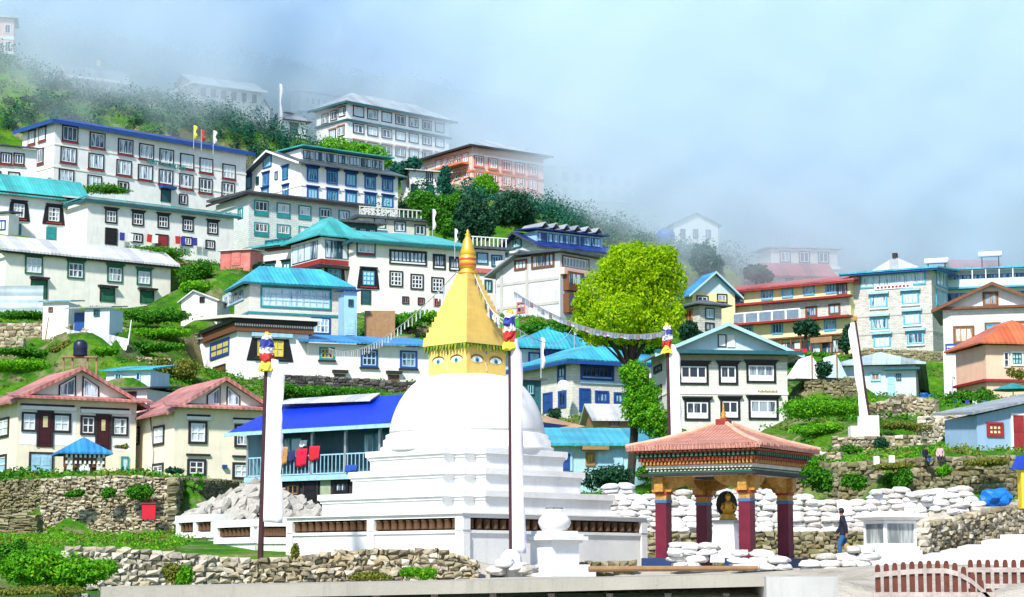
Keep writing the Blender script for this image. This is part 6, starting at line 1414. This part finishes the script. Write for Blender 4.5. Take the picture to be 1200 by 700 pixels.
# solar heaters and roof tanks on the stone hotel roofs
for i, (px, py, Y, lab) in enumerate(((1097, 309, 241, 'solar water heater on the corner roof of the stone hotel'), (1160, 301, 246, 'solar water heater on the red ridge above the verandah wing'))):
    p = at(px, py, Y); o = empty('solar_heater', p, R(-20), lab, 'solar heater'); MB().box(-1.3, 1.3, -.5, .5, 0, .12).build('collector', METAL, o); m = MB(); m.cyl((-1.4, .45, .4), (1.4, .45, .4), .3, None, 12); m.build('tank', WFRAME, o); m = MB()
    for x in (-1.0, 1.0): m.box(x-.05, x+.05, .3, .4, -1.4, .15)
    m.build('stand', BLACK, o)
p = at(1150, 315, 255); o = Bld('house', 'red ridge of a house roof showing above the verandah wing', 'house', 1122, 330, 318, 258, 5, 1175, d=6); o.wall(STONEG); o.gable(ROOFPINK, 1.8, .5, 'x', gmat=STONEG)
p = at(910, 405, 200)
o = MB().box(-.9, .9, -.2, .2, -.6, .6).build('red_board', plain('signal_red', (.5, .01, .03), .5)); o.location = at(935, 416, 205); tag(o, 'small bright red board below the red roofed lodge', 'board')
for px, py in ((944, 432), (973, 431)):
    p = at(px, py, 158); o = empty('tent', p, R(15), 'white ridge tent among bushes beside the stone house gable' if px < 950 else 'smaller pale tent next to the teal cottage', 'tent'); m = MB(); w_ = 1.3 if px < 950 else .9
    m.prism([(-w_, -.9), (w_, -.9), (0, .9)], -1.2, 1.2, lambda a, b, c: (a, c, b)); m.build('canvas', FW if px < 950 else PALEBLUE, o); m = MB(); m.cyl((0, -1.25, -.9), (0, -1.25, 1.0), .05, None, 6); m.build('pole', TAN, o)
p = at(1187, 452, 150); o = empty('parasol', p, 0, 'dark teal garden parasol in front of the peach house', 'parasol'); m = MB(); m.cyl((0, 0, -3), (0, 0, .1), .05, None, 8); m.build('pole', METAL, o); m = MB(); m.lathe([(1.5, -.35), (1.5, -.3), (.8, -.05), (.05, .2)], 8); m.build('canopy', TEALF, o)
for i, (px, c, lab) in enumerate(((1124, 0, 'navy'), (1133, 0, 'navy'), (1143, 1, 'white'), (1152, 0, 'navy'))):
    p = at(px, 478, 138); o = MB().box(-.4, .4, 0, .05, -.7, .5).build('hanging_cloth', FC[c]); o.location = p; tag(o, lab+' washing hung along the hedge by the white gabled house', 'clothes', lab+' washing by the hedge')
p = at(445, 377, 186); o = MB().box(-1.4, 1.4, 0, .12, -1.6, 1.0).build('plank_gate', TAN); o.location = p; tag(o, 'brown plank gate on the slope between blue shed and spire', 'gate')
# ------------------------------------------------------------ people
def skin_body(name, J, E, Rd, mat, parent=None, sub=2):
    me = bpy.data.meshes.new(name); me.from_pydata(J, E, []); o = bpy.data.objects.new(name, me); col.objects.link(o)
    md = o.modifiers.new('s', 'SKIN'); md.use_smooth_shade = True
    for k, v in enumerate(me.skin_vertices[0].data): v.radius = (Rd[k], Rd[k]*(.8 if k in (0, 1, 2) else 1)); v.use_root = (k == 0)
    su = o.modifiers.new('u', 'SUBSURF'); su.levels = sub; su.render_levels = sub
    dg = bpy.context.evaluated_depsgraph_get(); nm = bpy.data.meshes.new_from_object(o.evaluated_get(dg)); bpy.data.objects.remove(o)
    nm.materials.clear(); nm.materials.append(mat); nm.polygons.foreach_set('use_smooth', [True]*len(nm.polygons)); q = bpy.data.objects.new(name, nm); col.objects.link(q); q.parent = parent; return q
SKIN = plain('brown_skin', (.32, .17, .10), .6, .1); HAIR = plain('black_hair', (.012, .010, .010), .5); JEAN = plain('blue_jeans', (.03, .12, .28), .8, .35, 6); JACK = plain('dark_navy_jacket', (.012, .014, .035), .8, .3, 6); SHOE = plain('dark_shoe', (.02, .02, .02), .6)
def person(loc, rz, label, jacket, legs_, walk=.16, scale=1.0, sit=False):
    r_ = empty('person', loc, rz, label, 'person'); r_.scale = (scale,)*3
    # faces -Y locally; body = torso, neck, head, arms, hands
    w_ = walk; hp = .92
    J = [(0, 0, hp), (0, -.01, 1.14), (0, -.02, 1.36), (0, -.03, 1.46), (0, -.05, 1.52), (0, -.07, 1.60), (0, -.06, 1.67)]; E = [(0, 1), (1, 2), (2, 3), (3, 4), (4, 5), (5, 6)]; Rd = [.15, .15, .15, .07, .058, .092, .075]
    def add(p, par, rr): J.append(p); E.append((par, len(J)-1)); Rd.append(rr); return len(J)-1
    ankles = []
    for sg in (-1, 1):
        f = sg*w_
        if sit: k_ = add((sg*.1, -.05, hp-.05), 0, .1); k_ = add((sg*.12, -.45, hp+.02), k_, .075); k_ = add((sg*.12, -.48, hp-.36), k_, .055); k_ = add((sg*.12, -.62, hp-.40), k_, .045)
        else:
            k_ = add((sg*.095, 0, hp-.1), 0, .105); k_ = add((sg*.10, -f*.6-.04, .50), k_, .075); k_ = add((sg*.10, -f+.05, .10), k_, .05); ankles.append((sg*.10, -f+.05))
        a = add((sg*.20, -.02, 1.38), 2, .07); a = add((sg*.26, f*.5, 1.12), a, .052); a = add((sg*.25, f*1.0-.06, .90), a, .042); a = add((sg*.25, f*1.15-.08, .83), a, .04)
        for kk in range(4): fx = add((sg*.25+(kk-1.5)*.006, f*1.15-.08+(kk-1.5)*.020, .76), a, .010); add((sg*(.245), f*1.15-.095+(kk-1.5)*.018, .72-(.01 if kk in (1, 2) else 0)), fx, .009)
        th = add((sg*.235, f*1.15-.125, .80), a, .012); add((sg*.23, f*1.15-.14, .765), th, .010)
    b_ = skin_body('body', J, E, Rd, SKIN, r_)
    # clothes as shells following the body
    def layer(nm, sel, mat, off):
        me_ = b_.data.copy(); bm = bmesh.new(); bm.from_mesh(me_); bm.normal_update()
        bmesh.ops.delete(bm, geom=[f for f in bm.faces if not sel(f.calc_center_median())], context='FACES')
        for v in bm.verts: v.co += v.normal*off
        bmesh.ops.solidify(bm, geom=bm.faces[:], thickness=-.012) if False else None
        bm.to_mesh(me_); bm.free(); me_.materials.clear(); me_.materials.append(mat); q = bpy.data.objects.new(nm, me_); col.objects.link(q); q.parent = r_; return q
    layer('jacket', lambda c: c.z > hp-.12 and c.z < 1.47 and not (abs(c.x) > .2 and c.z < .88) and not (abs(c.x) < .2 and c.z < hp-.1), jacket, .022)
    layer('trousers', lambda c: c.z < hp+.02 and abs(c.x) < .2 and (sit or c.z > .1), legs_, .014)
    m = MB(); n = 14; bm = bmesh.new(); bmesh.ops.create_uvsphere(bm, u_segments=14, v_segments=10, radius=.105)
    bmesh.ops.delete(bm, geom=[f for f in bm.faces if (f.calc_center_median().y < -.045 and f.calc_center_median().z < .045) or f.calc_center_median().z < -.06], context='FACES')
    for v in bm.verts: v.co = (v.co.x*.98, v.co.y*1.08-.06, v.co.z*1.12+1.645)
    me_ = bpy.data.meshes.new('hair'); bm.to_mesh(me_); bm.free(); me_.materials.append(HAIR); q = bpy.data.objects.new('hair', me_); col.objects.link(q); q.parent = r_
    for sg in (-1, 1): MB().lathe([(.012, 0), (.014, .008), (.004, .012)], 8).build('eye', EYD, r_).matrix_local = Matrix.Translation((sg*.036, -.158, 1.615)) @ Matrix.Rotation(R(90), 4, 'X')
    m = MB(); m.add([(-.018, -.15, 1.575), (.018, -.15, 1.575), (0, -.188, 1.578), (0, -.155, 1.625)], [(0, 1, 2), (0, 2, 3), (1, 3, 2), (0, 3, 1)]); m.build('nose', SKIN, r_)
    for (x, y) in ankles: 
        m = MB(); m.prism([(-.045, .07), (.045, .07), (.05, -.1), (.035, -.19), (-.035, -.19), (-.05, -.1)], 0, .09, lambda a, b, c: (x+a, y+b, c*(1-.25*(b < -.1)))); m.build('shoe', SHOE, r_)
    return r_
p = at(989, 655, 70); person((p.x, p.y, p.z), R(-100), 'person in dark jacket and blue jeans walking before the sandbags', JACK, JEAN, .17, .98)
p = at(988, 648, 69.6); bm = bmesh.new(); bmesh.ops.create_icosphere(bm, subdivisions=2, radius=.12); me_ = bpy.data.meshes.new('shoulder_bag'); bm.to_mesh(me_); bm.free(); me_.materials.append(plain('tan_bag', (.36, .24, .06), .8)); o = bpy.data.objects.new('shoulder_bag', me_); col.objects.link(o); o.location = at(992.5, 641, 69.6); o.scale = (.9, .7, 1.1); tag(o, 'small tan bag carried at the hip of the walking person', 'bag')
p = at(1084, 537, 97.6); person((p.x, p.y, p.z-.5), R(30), 'person in dark top and blue jeans sitting on the overgrown hillside wall', JACK, JEAN, .1, .62, True)
p = at(1102, 535, 97.9); person((p.x, p.y, p.z-.5), R(-20), 'person in pink top sitting on the overgrown hillside wall', plain('pink_jacket', (.6, .36, .38), .8), JACK, .1, .6, True)

# ------------------------------------------------------------ dishes, utility poles, wires
def dish(px, py, Y, lab, r=.45):
    p = at(px, py, Y); o = empty('satellite_dish', p, random.uniform(-.5, .5), lab, 'satellite dish')
    m = MB(); m.lathe([(r*.02, 0), (r*.5, r*.08), (r*.85, r*.22), (r, r*.32), (r*.97, r*.33), (r*.5, r*.12), (r*.02, r*.05)], 16, close=False); d = m.build('reflector', WFRAME, o, True); d.rotation_euler = (R(65), 0, 0)
    m = MB(); m.cyl((0, 0, 0), (0, .25, -.7), .035, None, 6); m.cyl((0, -r*.1, 0), (0, -r*.85, r*.25), .02, None, 5); m.build('mount', METAL, o)
dish(660, 452, 156.5, 'white satellite dish on the corner of the blue verandah house', .42)
for i, (px, py) in enumerate(((1083, 468), (1090, 470), (1096, 474))):
    p = at(px, py, 147); m = MB(); m.lathe([(.30, -.5), (.32, -.4), (.30, -.1), (.32, .0), (.30, .3), (.32, .35), (.28, .45)], 14); o = m.build('barrel', plain('blue_plastic', (.01, .09, .36), .4), None, True); o.location = p; tag(o, 'blue plastic barrel beside the teal cottage', 'barrel', 'blue barrels beside the teal cottage')
# ------------------------------------------------------------ plants
def cloud_quads(lumps, n, size, flat=.0, seed=0, shell_=.55):
    rg = np.random.default_rng(seed+11); L = np.array(lumps, float); vol = (L[:, 3]*L[:, 4]*L[:, 5])**.67; pk = rg.choice(len(L), n, p=vol/vol.sum()); q = L[pk]
    d = rg.normal(size=(n, 3)); d /= np.linalg.norm(d, axis=1)[:, None]; rad = shell_+(1-shell_)*rg.random(n)**.6
    bump_ = 1+.16*np.sin(d[:, 0]*7+q[:, 0])*np.sin(d[:, 2]*8+q[:, 1])+.10*np.sin(d[:, 1]*13+q[:, 2])
    c = q[:, :3]+d*(rad*bump_)[:, None]*q[:, 3:6]
    nrm = d*.7+rg.normal(size=(n, 3))*.75; nrm[:, 2] += .35; nrm /= np.linalg.norm(nrm, axis=1)[:, None]
    t = np.cross(nrm, rg.normal(size=(n, 3))); t /= np.linalg.norm(t, axis=1)[:, None]; b_ = np.cross(nrm, t)
    s_ = size*rg.uniform(.55, 1.25, n)[:, None]
    v = np.stack([c-t*s_, c+b_*s_*.55+nrm*s_*.12, c+t*s_, c-b_*s_*.55+nrm*s_*.12], 1).reshape(-1, 3)
    return v
def quads_obj(name, v, mat, parent=None):
    n = len(v)//4; me = bpy.data.meshes.new(name); me.vertices.add(4*n); me.vertices.foreach_set('co', v.astype(np.float32).ravel()); me.loops.add(4*n); me.loops.foreach_set('vertex_index', np.arange(4*n, dtype=np.int32)); me.polygons.add(n); me.polygons.foreach_set('loop_start', np.arange(0, 4*n, 4, dtype=np.int32))
    me.update(calc_edges=True); me.materials.append(mat); o = bpy.data.objects.new(name, me); col.objects.link(o); o.parent = parent; return o
LIME = leaves('lime_leaves', [(.13, .33, .004), (.28, .52, .006), (.46, .66, .008), (.62, .72, .014)], .55)
GRN = leaves('green_leaves', [(.012, .07, .006), (.03, .16, .008), (.06, .26, .010), (.12, .34, .015)], .35)
BRT = leaves('bright_leaves', [(.03, .17, .006), (.07, .32, .008), (.15, .44, .010), (.28, .50, .02)], .4)
DRK = leaves('dark_leaves', [(.004, .030, .018), (.010, .058, .030), (.018, .085, .040), (.03, .12, .04)], .2)
TEA = leaves('conifer_leaves', [(.004, .05, .042), (.008, .09, .068), (.016, .14, .085), (.035, .19, .08)], .25)
OLV = leaves('olive_leaves', [(.05, .09, .012), (.12, .16, .02), (.20, .22, .03), (.28, .24, .05)], .3)
BARK = plain('dark_bark', (.045, .035, .028), .95, .4, 5)
def tree(label, px, py_base, Y, crown, n, size, mat, r0=.25, lean=(0, 0), limbs=6, name='tree', seed=1):
    """crown: (px, py, rx_px, ry_px) lumps seen at Y; placed round the trunk axis"""
    b0 = at(px, py_base, Y); root = empty(name, b0, 0, label, 'tree'); rnd = random.Random(seed)
    L = []; k_ = Y/2400
    for i, (cx, cy, rx, ry) in enumerate(crown):
        p = at(cx, cy, Y)-b0; dy = rnd.uniform(-.6, .6)*rx*k_*.8; L.append((p.x, p.y+dy, p.z, rx*k_, rx*k_*.95, ry*k_))
    zc = sum(l[2] for l in L)/len(L); xc = sum(l[0] for l in L)/len(L); zt = max(l[2] for l in L)
    m = MB(); m.tube([Vector((0, 0, -.5)), Vector((xc*.15+lean[0], 0, zc*.3))], r0, 9); m.cyl(Vector((xc*.15+lean[0], 0, zc*.3)), Vector((xc*.6, 0, zc*.75)), r0, r0*.75, 9); m.cyl(Vector((xc*.6, 0, zc*.75)), Vector((xc, 0, zt)), r0*.75, r0*.25, 8)
    for i in range(min(limbs, len(L))):
        l = L[i]; m.cyl(Vector((xc*.5, 0, zc*.62)), Vector((l[0]*.5+xc*.3, l[1]*.5, zc*.62+(l[2]-zc*.62)*.5)), r0*.42, r0*.3, 7); m.cyl(Vector((l[0]*.5+xc*.3, l[1]*.5, zc*.62+(l[2]-zc*.62)*.5)), Vector((l[0], l[1], l[2])), r0*.3, r0*.08, 6)
    m.build('trunk', BARK, root); quads_obj('crown', cloud_quads(L, n, size, seed=seed), mat, root); return root
# the bright green tree
Yt = 98
crown = [(738, 318, 40, 32), (770, 320, 30, 32), (705, 345, 30, 30), (690, 368, 20, 20), (748, 350, 38, 34), (778, 352, 24, 34), (722, 372, 36, 26), (768, 382, 28, 22), (742, 300, 30, 18), (760, 312, 34, 24), (700, 395, 18, 10), (682, 352, 11, 12), (716, 318, 16, 16), (724, 296, 12, 9), (781, 298, 14, 12), (797, 330, 9, 14), (794, 368, 10, 13), (680, 385, 10, 8), (735, 398, 16, 8), (775, 398, 14, 8)]
MAIN = tree('big bright lime green tree towering over the blue roofed houses', 737, 575, Yt, crown, 42000, .085, LIME, .20, (.25, 0), 12, seed=5)
low = [(744, 440, 16, 18), (752, 462, 22, 22), (760, 488, 22, 18), (748, 478, 20, 20), (735, 436, 10, 10), (768, 500, 14, 14)]
L = []
for cx, cy, rx, ry in low: p = at(cx, cy, 97)-MAIN.location; L.append((p.x, p.y+random.uniform(-.4, .4), p.z, rx*97/2400, rx*97/2400, ry*97/2400))
quads_obj('lower_crown', cloud_quads(L, 11000, .078, seed=8), BRT, MAIN)
# dark trees on the slope above
specs = [('dark round tree on the slope between pink hotel and spire', 553, 290, 236, [(553, 250, 22, 26), (545, 268, 16, 16), (565, 262, 18, 20)], 2400, .34, DRK),
 ('dense dark tree right under the pink hotel', 600, 272, 262, [(600, 245, 22, 20), (615, 252, 14, 14), (588, 254, 15, 16)], 2000, .36, DRK),
 ('yellow green tree in front of the pink hotel corner', 568, 235, 282, [(567, 214, 13, 11), (574, 222, 11, 9)], 900, .32, BRT),
 ('bushy bright tree below the grey roofed hotel', 405, 195, 288, [(392, 172, 20, 13), (415, 176, 20, 12), (435, 182, 20, 14), (448, 190, 12, 10)], 2300, .36, BRT),
 ('bluish tree beside the small white house', 478, 215, 284, [(468, 200, 11, 11), (484, 192, 10, 9)], 900, .36, TEA),
 ('slim dark tree before the small white house', 520, 236, 281, [(520, 214, 8, 14), (522, 202, 6, 9)], 700, .34, TEA),
 ('dark tree behind the annex parapet', 516, 270, 244, [(516, 258, 15, 13), (505, 250, 12, 10), (528, 268, 14, 12)], 1500, .34, GRN),
 ('green tree on the bank above the golden spire', 520, 245, 262, [(495, 236, 18, 13), (515, 240, 18, 12), (535, 236, 15, 12)], 1700, .36, GRN),
 ('dark tree behind the blue gable house in the mist', 886, 332, 256, [(885, 320, 15, 9), (896, 325, 10, 7)], 800, .4, DRK),
 ('misty tree standing over the bright green tree crown', 828, 325, 257, [(824, 302, 16, 18), (834, 312, 14, 14)], 1200, .4, TEA),
 ('dark bush tree in front of the red roofed lodge windows', 944, 404, 226, [(944, 382, 14, 8), (938, 386, 9, 7), (952, 388, 9, 7)], 900, .3, DRK),
 ('dark shrub tree beside the stone end of the lodge', 992, 410, 224, [(994, 392, 7, 12), (990, 402, 8, 9)], 600, .3, DRK),
 ('dark tree at the lower edge of the drooping roofed stone house', 812, 405, 200, [(806, 388, 12, 12), (815, 396, 10, 9)], 900, .28, DRK),
 ('green tree behind the turquoise roofs and flag string', 700, 402, 176, [(690, 388, 26, 11), (655, 386, 24, 9), (712, 400, 20, 14), (628, 386, 18, 8)], 3200, .26, GRN),
 ('small tree behind the low blue roof', 735, 420, 184, [(745, 408, 22, 12), (765, 404, 16, 10)], 1400, .26, GRN)]
for i, (lab, px, pyb, Y, cr, n, sz, mt) in enumerate(specs): tree(lab, px, pyb, Y, cr, int(n*2.6), sz*.60, mt, .22, (0, 0), 4, seed=20+i)
# individual bushes
def bush(label, px, py, Y, rx, ry, n, size, mat, seed, group=None, lumps=4):
    p = at(px, py, Y); k_ = Y/2400; rnd = random.Random(seed); L = []
    for j in range(lumps): L.append((rnd.uniform(-.6, .6)*rx*k_, rnd.uniform(-.4, .4)*rx*k_*.6, rnd.uniform(-.2, .25)*ry*k_, rx*k_*rnd.uniform(.4, .7), rx*k_*rnd.uniform(.35, .6), ry*k_*rnd.uniform(.5, .85)))
    o = quads_obj('bush', cloud_quads(L, n, size, seed=seed, shell_=.35), mat); o.location = p; return tag(o, label, 'bush', group)
bs = [('big bright bush at the lower corner below the pale boundary wall', 62, 668, 50, 58, 26, 5200, .085, BRT), ('yellow green weeds at the bottom photo corner', 50, 694, 46, 70, 8, 1800, .07, OLV), ('dark leafy bush at the photo corner above the bright bush', 12, 648, 53, 22, 18, 1800, .085, GRN), ('second bright bush against the pale boundary wall', 108, 668, 54, 26, 20, 2000, .08, BRT),
 ('tuft of weeds on the corner of the pale boundary wall', 200, 672, 57.5, 14, 16, 700, .075, OLV), ('tall green weed growing before the low rubble wall', 215, 678, 56, 10, 16, 600, .07, BRT),
 ('yellow weed clump on the low rubble wall', 345, 645, 58.8, 6, 14, 350, .06, OLV), ('leafy weeds by the slab edge before the plinth', 490, 672, 57.5, 24, 9, 1100, .06, BRT), ('rusty weed clump on the low rubble wall by the slab', 435, 676, 57.8, 24, 8, 900, .06, OLV),
 ('bush hanging from the stone terrace wall above the red box', 168, 578, 92.4, 22, 11, 1500, .10, GRN), ('middle sized green tuft between the fern tuft and the wall bush', 124, 578, 92.6, 12, 8, 600, .10, GRN), ('small fern tuft on the stone terrace wall', 88, 579, 92.8, 13, 6, 500, .10, GRN),
 ('grass strip at the foot of the stone terrace wall', 150, 634, 88, 62, 6, 2200, .09, BRT), ('flowering shrub before the clapboard house corner', 204, 552, 108, 12, 6, 500, .11, DRK),
 ('leafy bush on the hillside wall behind the pavilion edge', 955, 562, 95.5, 22, 18, 1500, .12, GRN), ('bush hanging on the overgrown hillside wall', 1000, 566, 95.5, 14, 12, 800, .12, GRN), ('ivy bush in the middle of the overgrown hillside wall', 1056, 562, 96, 18, 16, 1300, .12, GRN), ('small bush on the overgrown hillside wall near the sitting people', 1106, 552, 96.5, 12, 8, 600, .12, BRT), ('olive scrub along the top of the overgrown wall', 1030, 546, 96.5, 40, 5, 1300, .11, OLV), ('olive scrub above the wall beside the blue cottage', 1150, 542, 97.5, 30, 7, 1300, .11, OLV),
 ('leafy shrub seen through the pavilion', 895, 575, 93, 24, 14, 1300, .12, OLV), ('shrub bank over the sandbags beside the pavilion roof', 940, 545, 97, 20, 12, 900, .12, BRT),
 ('green hedge below the white gabled house', 1128, 466, 140, 30, 11, 2200, .15, GRN), ('hedge end by the peach house', 1155, 464, 141, 18, 10, 1000, .15, GRN), ('autumn shrub on the peach house terrace', 1190, 438, 150, 10, 8, 500, .14, OLV),
 ('dark bush in the field beside the white tent', 962, 434, 152, 14, 13, 900, .16, DRK), ('bush line under the red roofed lodge', 958, 420, 190, 32, 8, 1600, .2, GRN), ('bush beside the stone house wall', 932, 425, 175, 14, 9, 700, .18, DRK),
 ('bright grass bank beside the stone house', 965, 480, 130, 48, 18, 3600, .13, BRT), ('second grass bank under the leaning banner', 960, 503, 122, 42, 10, 2200, .12, BRT), ('weeds on the sunlit terrace behind the leaning banner plinth', 1060, 500, 119, 32, 7, 1200, .11, OLV), ('shrub in front of the sunlit terrace wall', 1000, 527, 113, 16, 8, 700, .11, GRN), ('dark shrub in front of the bright stone wall', 1032, 520, 115, 9, 9, 500, .11, DRK),
 ('leafy bush line under the low cream house', 400, 462, 160, 70, 9, 3200, .17, GRN), ('bush line between red roof and prayer hall', 330, 458, 158, 24, 10, 1400, .16, GRN), ('green bank below the teal roofed house and spire', 470, 380, 188, 34, 12, 2200, .2, GRN), ('bush bank at the far side of the spire', 492, 372, 192, 26, 10, 1300, .2, BRT),
 ('green hedge bank below the small whitewashed shed', 180, 372, 188, 40, 10, 2300, .2, GRN), ('lower green hedge on the bank by the toilet shed', 185, 392, 178, 44, 9, 2400, .2, BRT), ('bright bush bank below the sheds', 175, 408, 168, 38, 8, 2000, .19, GRN), ('green bank above the second cream roof', 205, 432, 160, 28, 14, 1700, .18, OLV),
 ('bright hedge behind the ridge of the first red roof', 130, 412, 155, 26, 8, 1300, .17, BRT), ('bright hedge behind the red roof beside the water tank', 30, 428, 152, 46, 9, 2400, .17, BRT), ('long grass row on the field terrace', 20, 412, 160, 44, 6, 1700, .17, GRN), ('bush row below the pale sheet fence', 40, 370, 171, 44, 6, 1600, .18, GRN), ('yellow green shrub between the field walls', 72, 408, 160, 16, 10, 900, .17, OLV),
 ('grass bank under the long white house', 190, 300, 214, 70, 7, 2600, .22, GRN), ('grass bank beside the cream house gable end', 232, 320, 204, 24, 16, 1800, .22, GRN), ('lower grass bank beside the cream house', 228, 338, 198, 26, 9, 1300, .22, BRT), ('hedge below the turquoise roofed house', 50, 287, 219, 50, 3, 1500, .2, GRN), ('green edge below the blue roofed hotel', 110, 222, 238, 46, 4, 1200, .22, GRN),
 ('brown and green shrubs beside the red tin shed', 302, 312, 206, 8, 6, 350, .18, DRK), ('leafy bank beneath the pink hotel', 640, 266, 285, 26, 8, 900, .3, TEA), ('bush bank along the misty terrace wall', 690, 272, 282, 40, 8, 1300, .32, TEA),
 ('shrubs at the foot of the verandah house', 700, 492, 140, 22, 7, 900, .15, GRN), ('dark shrubs under the tree behind the sandbags', 712, 562, 94, 34, 18, 1500, .13, DRK), ('scrub beside the tree trunk and turquoise shed', 758, 552, 94, 14, 16, 700, .12, GRN), ('climbing plant on the verandah house corner', 652, 484, 148, 10, 8, 450, .14, DRK), ('potted shrubs on the balcony ledge of the first cream house', 145, 524, 130, 10, 4, 250, .1, OLV)]
for i, bb in enumerate(bs): bb = list(bb); bb[6] = int(bb[6]*2.0); bb[7] *= .68; bush(*bb, seed=100+i)
# scrub and wood over the upper slope: nobody could count it
def inside(x, y, mrg=.6):
    q = Vector((x, y, 0))
    for O, u, v, W, D in FOOT:
        d = q-Vector((O.x, O.y, 0)); a, b_ = d.dot(u), d.dot(v)
        if -mrg < a < W+mrg and -mrg-1.2 < b_ < D+mrg: return True
    return False
def scatter(name, n, yr, xr, rad, nq, size, mat, seed, test, hgt=.8):
    rnd = random.Random(seed); V = []
    for k in range(n):
        y = yr[0]+(yr[1]-yr[0])*rnd.random(); lim = y*.27; x = rnd.uniform(-lim, lim)
        if not (xr[0] < x < xr[1]) or inside(x, y): continue
        if not test(x, y, rnd): continue
        r_ = rad*rnd.uniform(.5, 1.4); z = terr(x, y)
        V.append(cloud_quads([(x, y, z+r_*hgt*.4, r_, r_, r_*hgt)], int(nq*rnd.uniform(.6, 1.3)), size, seed=seed*1000+k, shell_=.3))
    o = quads_obj(name, np.concatenate(V), mat); return tag(o, kind='stuff')
pxof = lambda x, y: 600+2400*x/y
woods = lambda x, y, r: (y > 262 and x < 4) or (y > 255 and x >= 4 and x < 40) or y > 268
scatter('woodland', 1500, (255, 372), (-100, 100), 2.0, 230, .20, TEA, 3, woods, 1.0)
scatter('undergrowth', 1100, (250, 300), (-90, 60), 1.2, 130, .18, DRK, 4, woods, .8)
wa = 'weeds and low scrub'
scatter('scrub', 5200, (88, 262), (-70, 70), .5, 40, .12, GRN, 5, lambda x, y, r: math.sin(x*.2)*math.sin(y*.13)+r.random() > .55, .6)
scatter('weeds', 9000, (84, 250), (-70, 70), .36, 26, .085, BRT, 6, lambda x, y, r: math.sin(x*.17+2)*math.sin(y*.11)+r.random() > .5, .5)
scatter('dry_weeds', 4200, (84, 200), (-60, 60), .4, 28, .10, OLV, 7, lambda x, y, r: math.sin(x*.3+1)*math.sin(y*.2)+r.random() > .5, .5)
scatter('grass_tufts', 3000, (60, 92), (-27, -11.6), .30, 22, .06, BRT, 9, lambda x, y, r: True, .5)
scatter('dry_grass', 1500, (60, 92), (-27, -11.6), .28, 20, .06, OLV, 10, lambda x, y, r: True, .5)
# ------------------------------------------------------------ low cloud on the slope
SIG = .034
FRONT = ((-260, 271), (0, 271), (100, 271), (250, 275), (330, 296), (400, 303), (500, 303), (560, 297), (620, 284), (680, 264), (740, 254), (800, 249), (900, 247), (1000, 246), (1460, 244))
def fog_front(px, py):
    b_ = float(np.interp(px, [f[0] for f in FRONT], [f[1] for f in FRONT])); z = at(px, py, b_).z
    return b_+.22*max(0, z-45)
PXS = list(range(-260, 1461, 20)); PYS = [420, 390, 370, 360, 350, 340, 330, 320, 310, 300, 290, 280, 270, 260, 250, 240, 230, 220, 210, 200, 190, 180, 170, 160, 150, 140, 130, 120, 110, 100, 80, 60, 40, 20, 0, -30, -80, -150, -250, -400]
wisp = lambda x, y: 7*math.sin(x*.021+math.sin(y*.033)*1.7)*math.sin(y*.045+math.sin(x*.017)*2)+4*math.sin(x*.055+y*.04+math.sin(y*.06))+3*math.sin(x*.09-y*.12+2*math.sin(x*.03))
YF = np.array([[fog_front(px, py)+wisp(px, py)*.38 for px in PXS] for py in PYS])
nr, ncl = YF.shape; vs = [tuple(at(PXS[i], PYS[j], YF[j, i])) for j in range(nr) for i in range(ncl)]
back = [tuple(at(PXS[i], PYS[j], 560)) for j in range(nr) for i in range(ncl)]; off = len(vs); fs = []
for j in range(nr-1):
    for i in range(ncl-1): a = j*ncl+i; fs += [(a, a+1, a+ncl+1, a+ncl), (off+a+ncl, off+a+ncl+1, off+a+1, off+a)]
rim = [(0, i) for i in range(ncl)]+[(j, ncl-1) for j in range(1, nr)]+[(nr-1, i) for i in range(ncl-2, -1, -1)]+[(j, 0) for j in range(nr-2, 0, -1)]
for (a, b_) in zip(rim, rim[1:]+rim[:1]): p_, q_ = a[0]*ncl+a[1], b_[0]*ncl+b_[1]; fs.append((p_, off+p_, off+q_, q_))
fm = bpy.data.materials.new('low_cloud'); fm.use_nodes = True; t = fm.node_tree; t.nodes.clear(); ou = t.nodes.new('ShaderNodeOutputMaterial'); vp = t.nodes.new('ShaderNodeVolumePrincipled'); vp.inputs['Color'].default_value = (.785, .892, .972, 1); vp.inputs['Density'].default_value = SIG; vp.inputs['Anisotropy'].default_value = .0; t.links.new(vp.outputs[0], ou.inputs['Volume'])
assert not np.isnan(YF).any(), 'nan'
o = MB().add(vs+back, fs).build('low_cloud', fm); tag(o, kind='stuff')

for q in list(sc.objects):
    if q.parent is None and q.get('category') and not q.get('kind'): q['kind'] = 'thing'
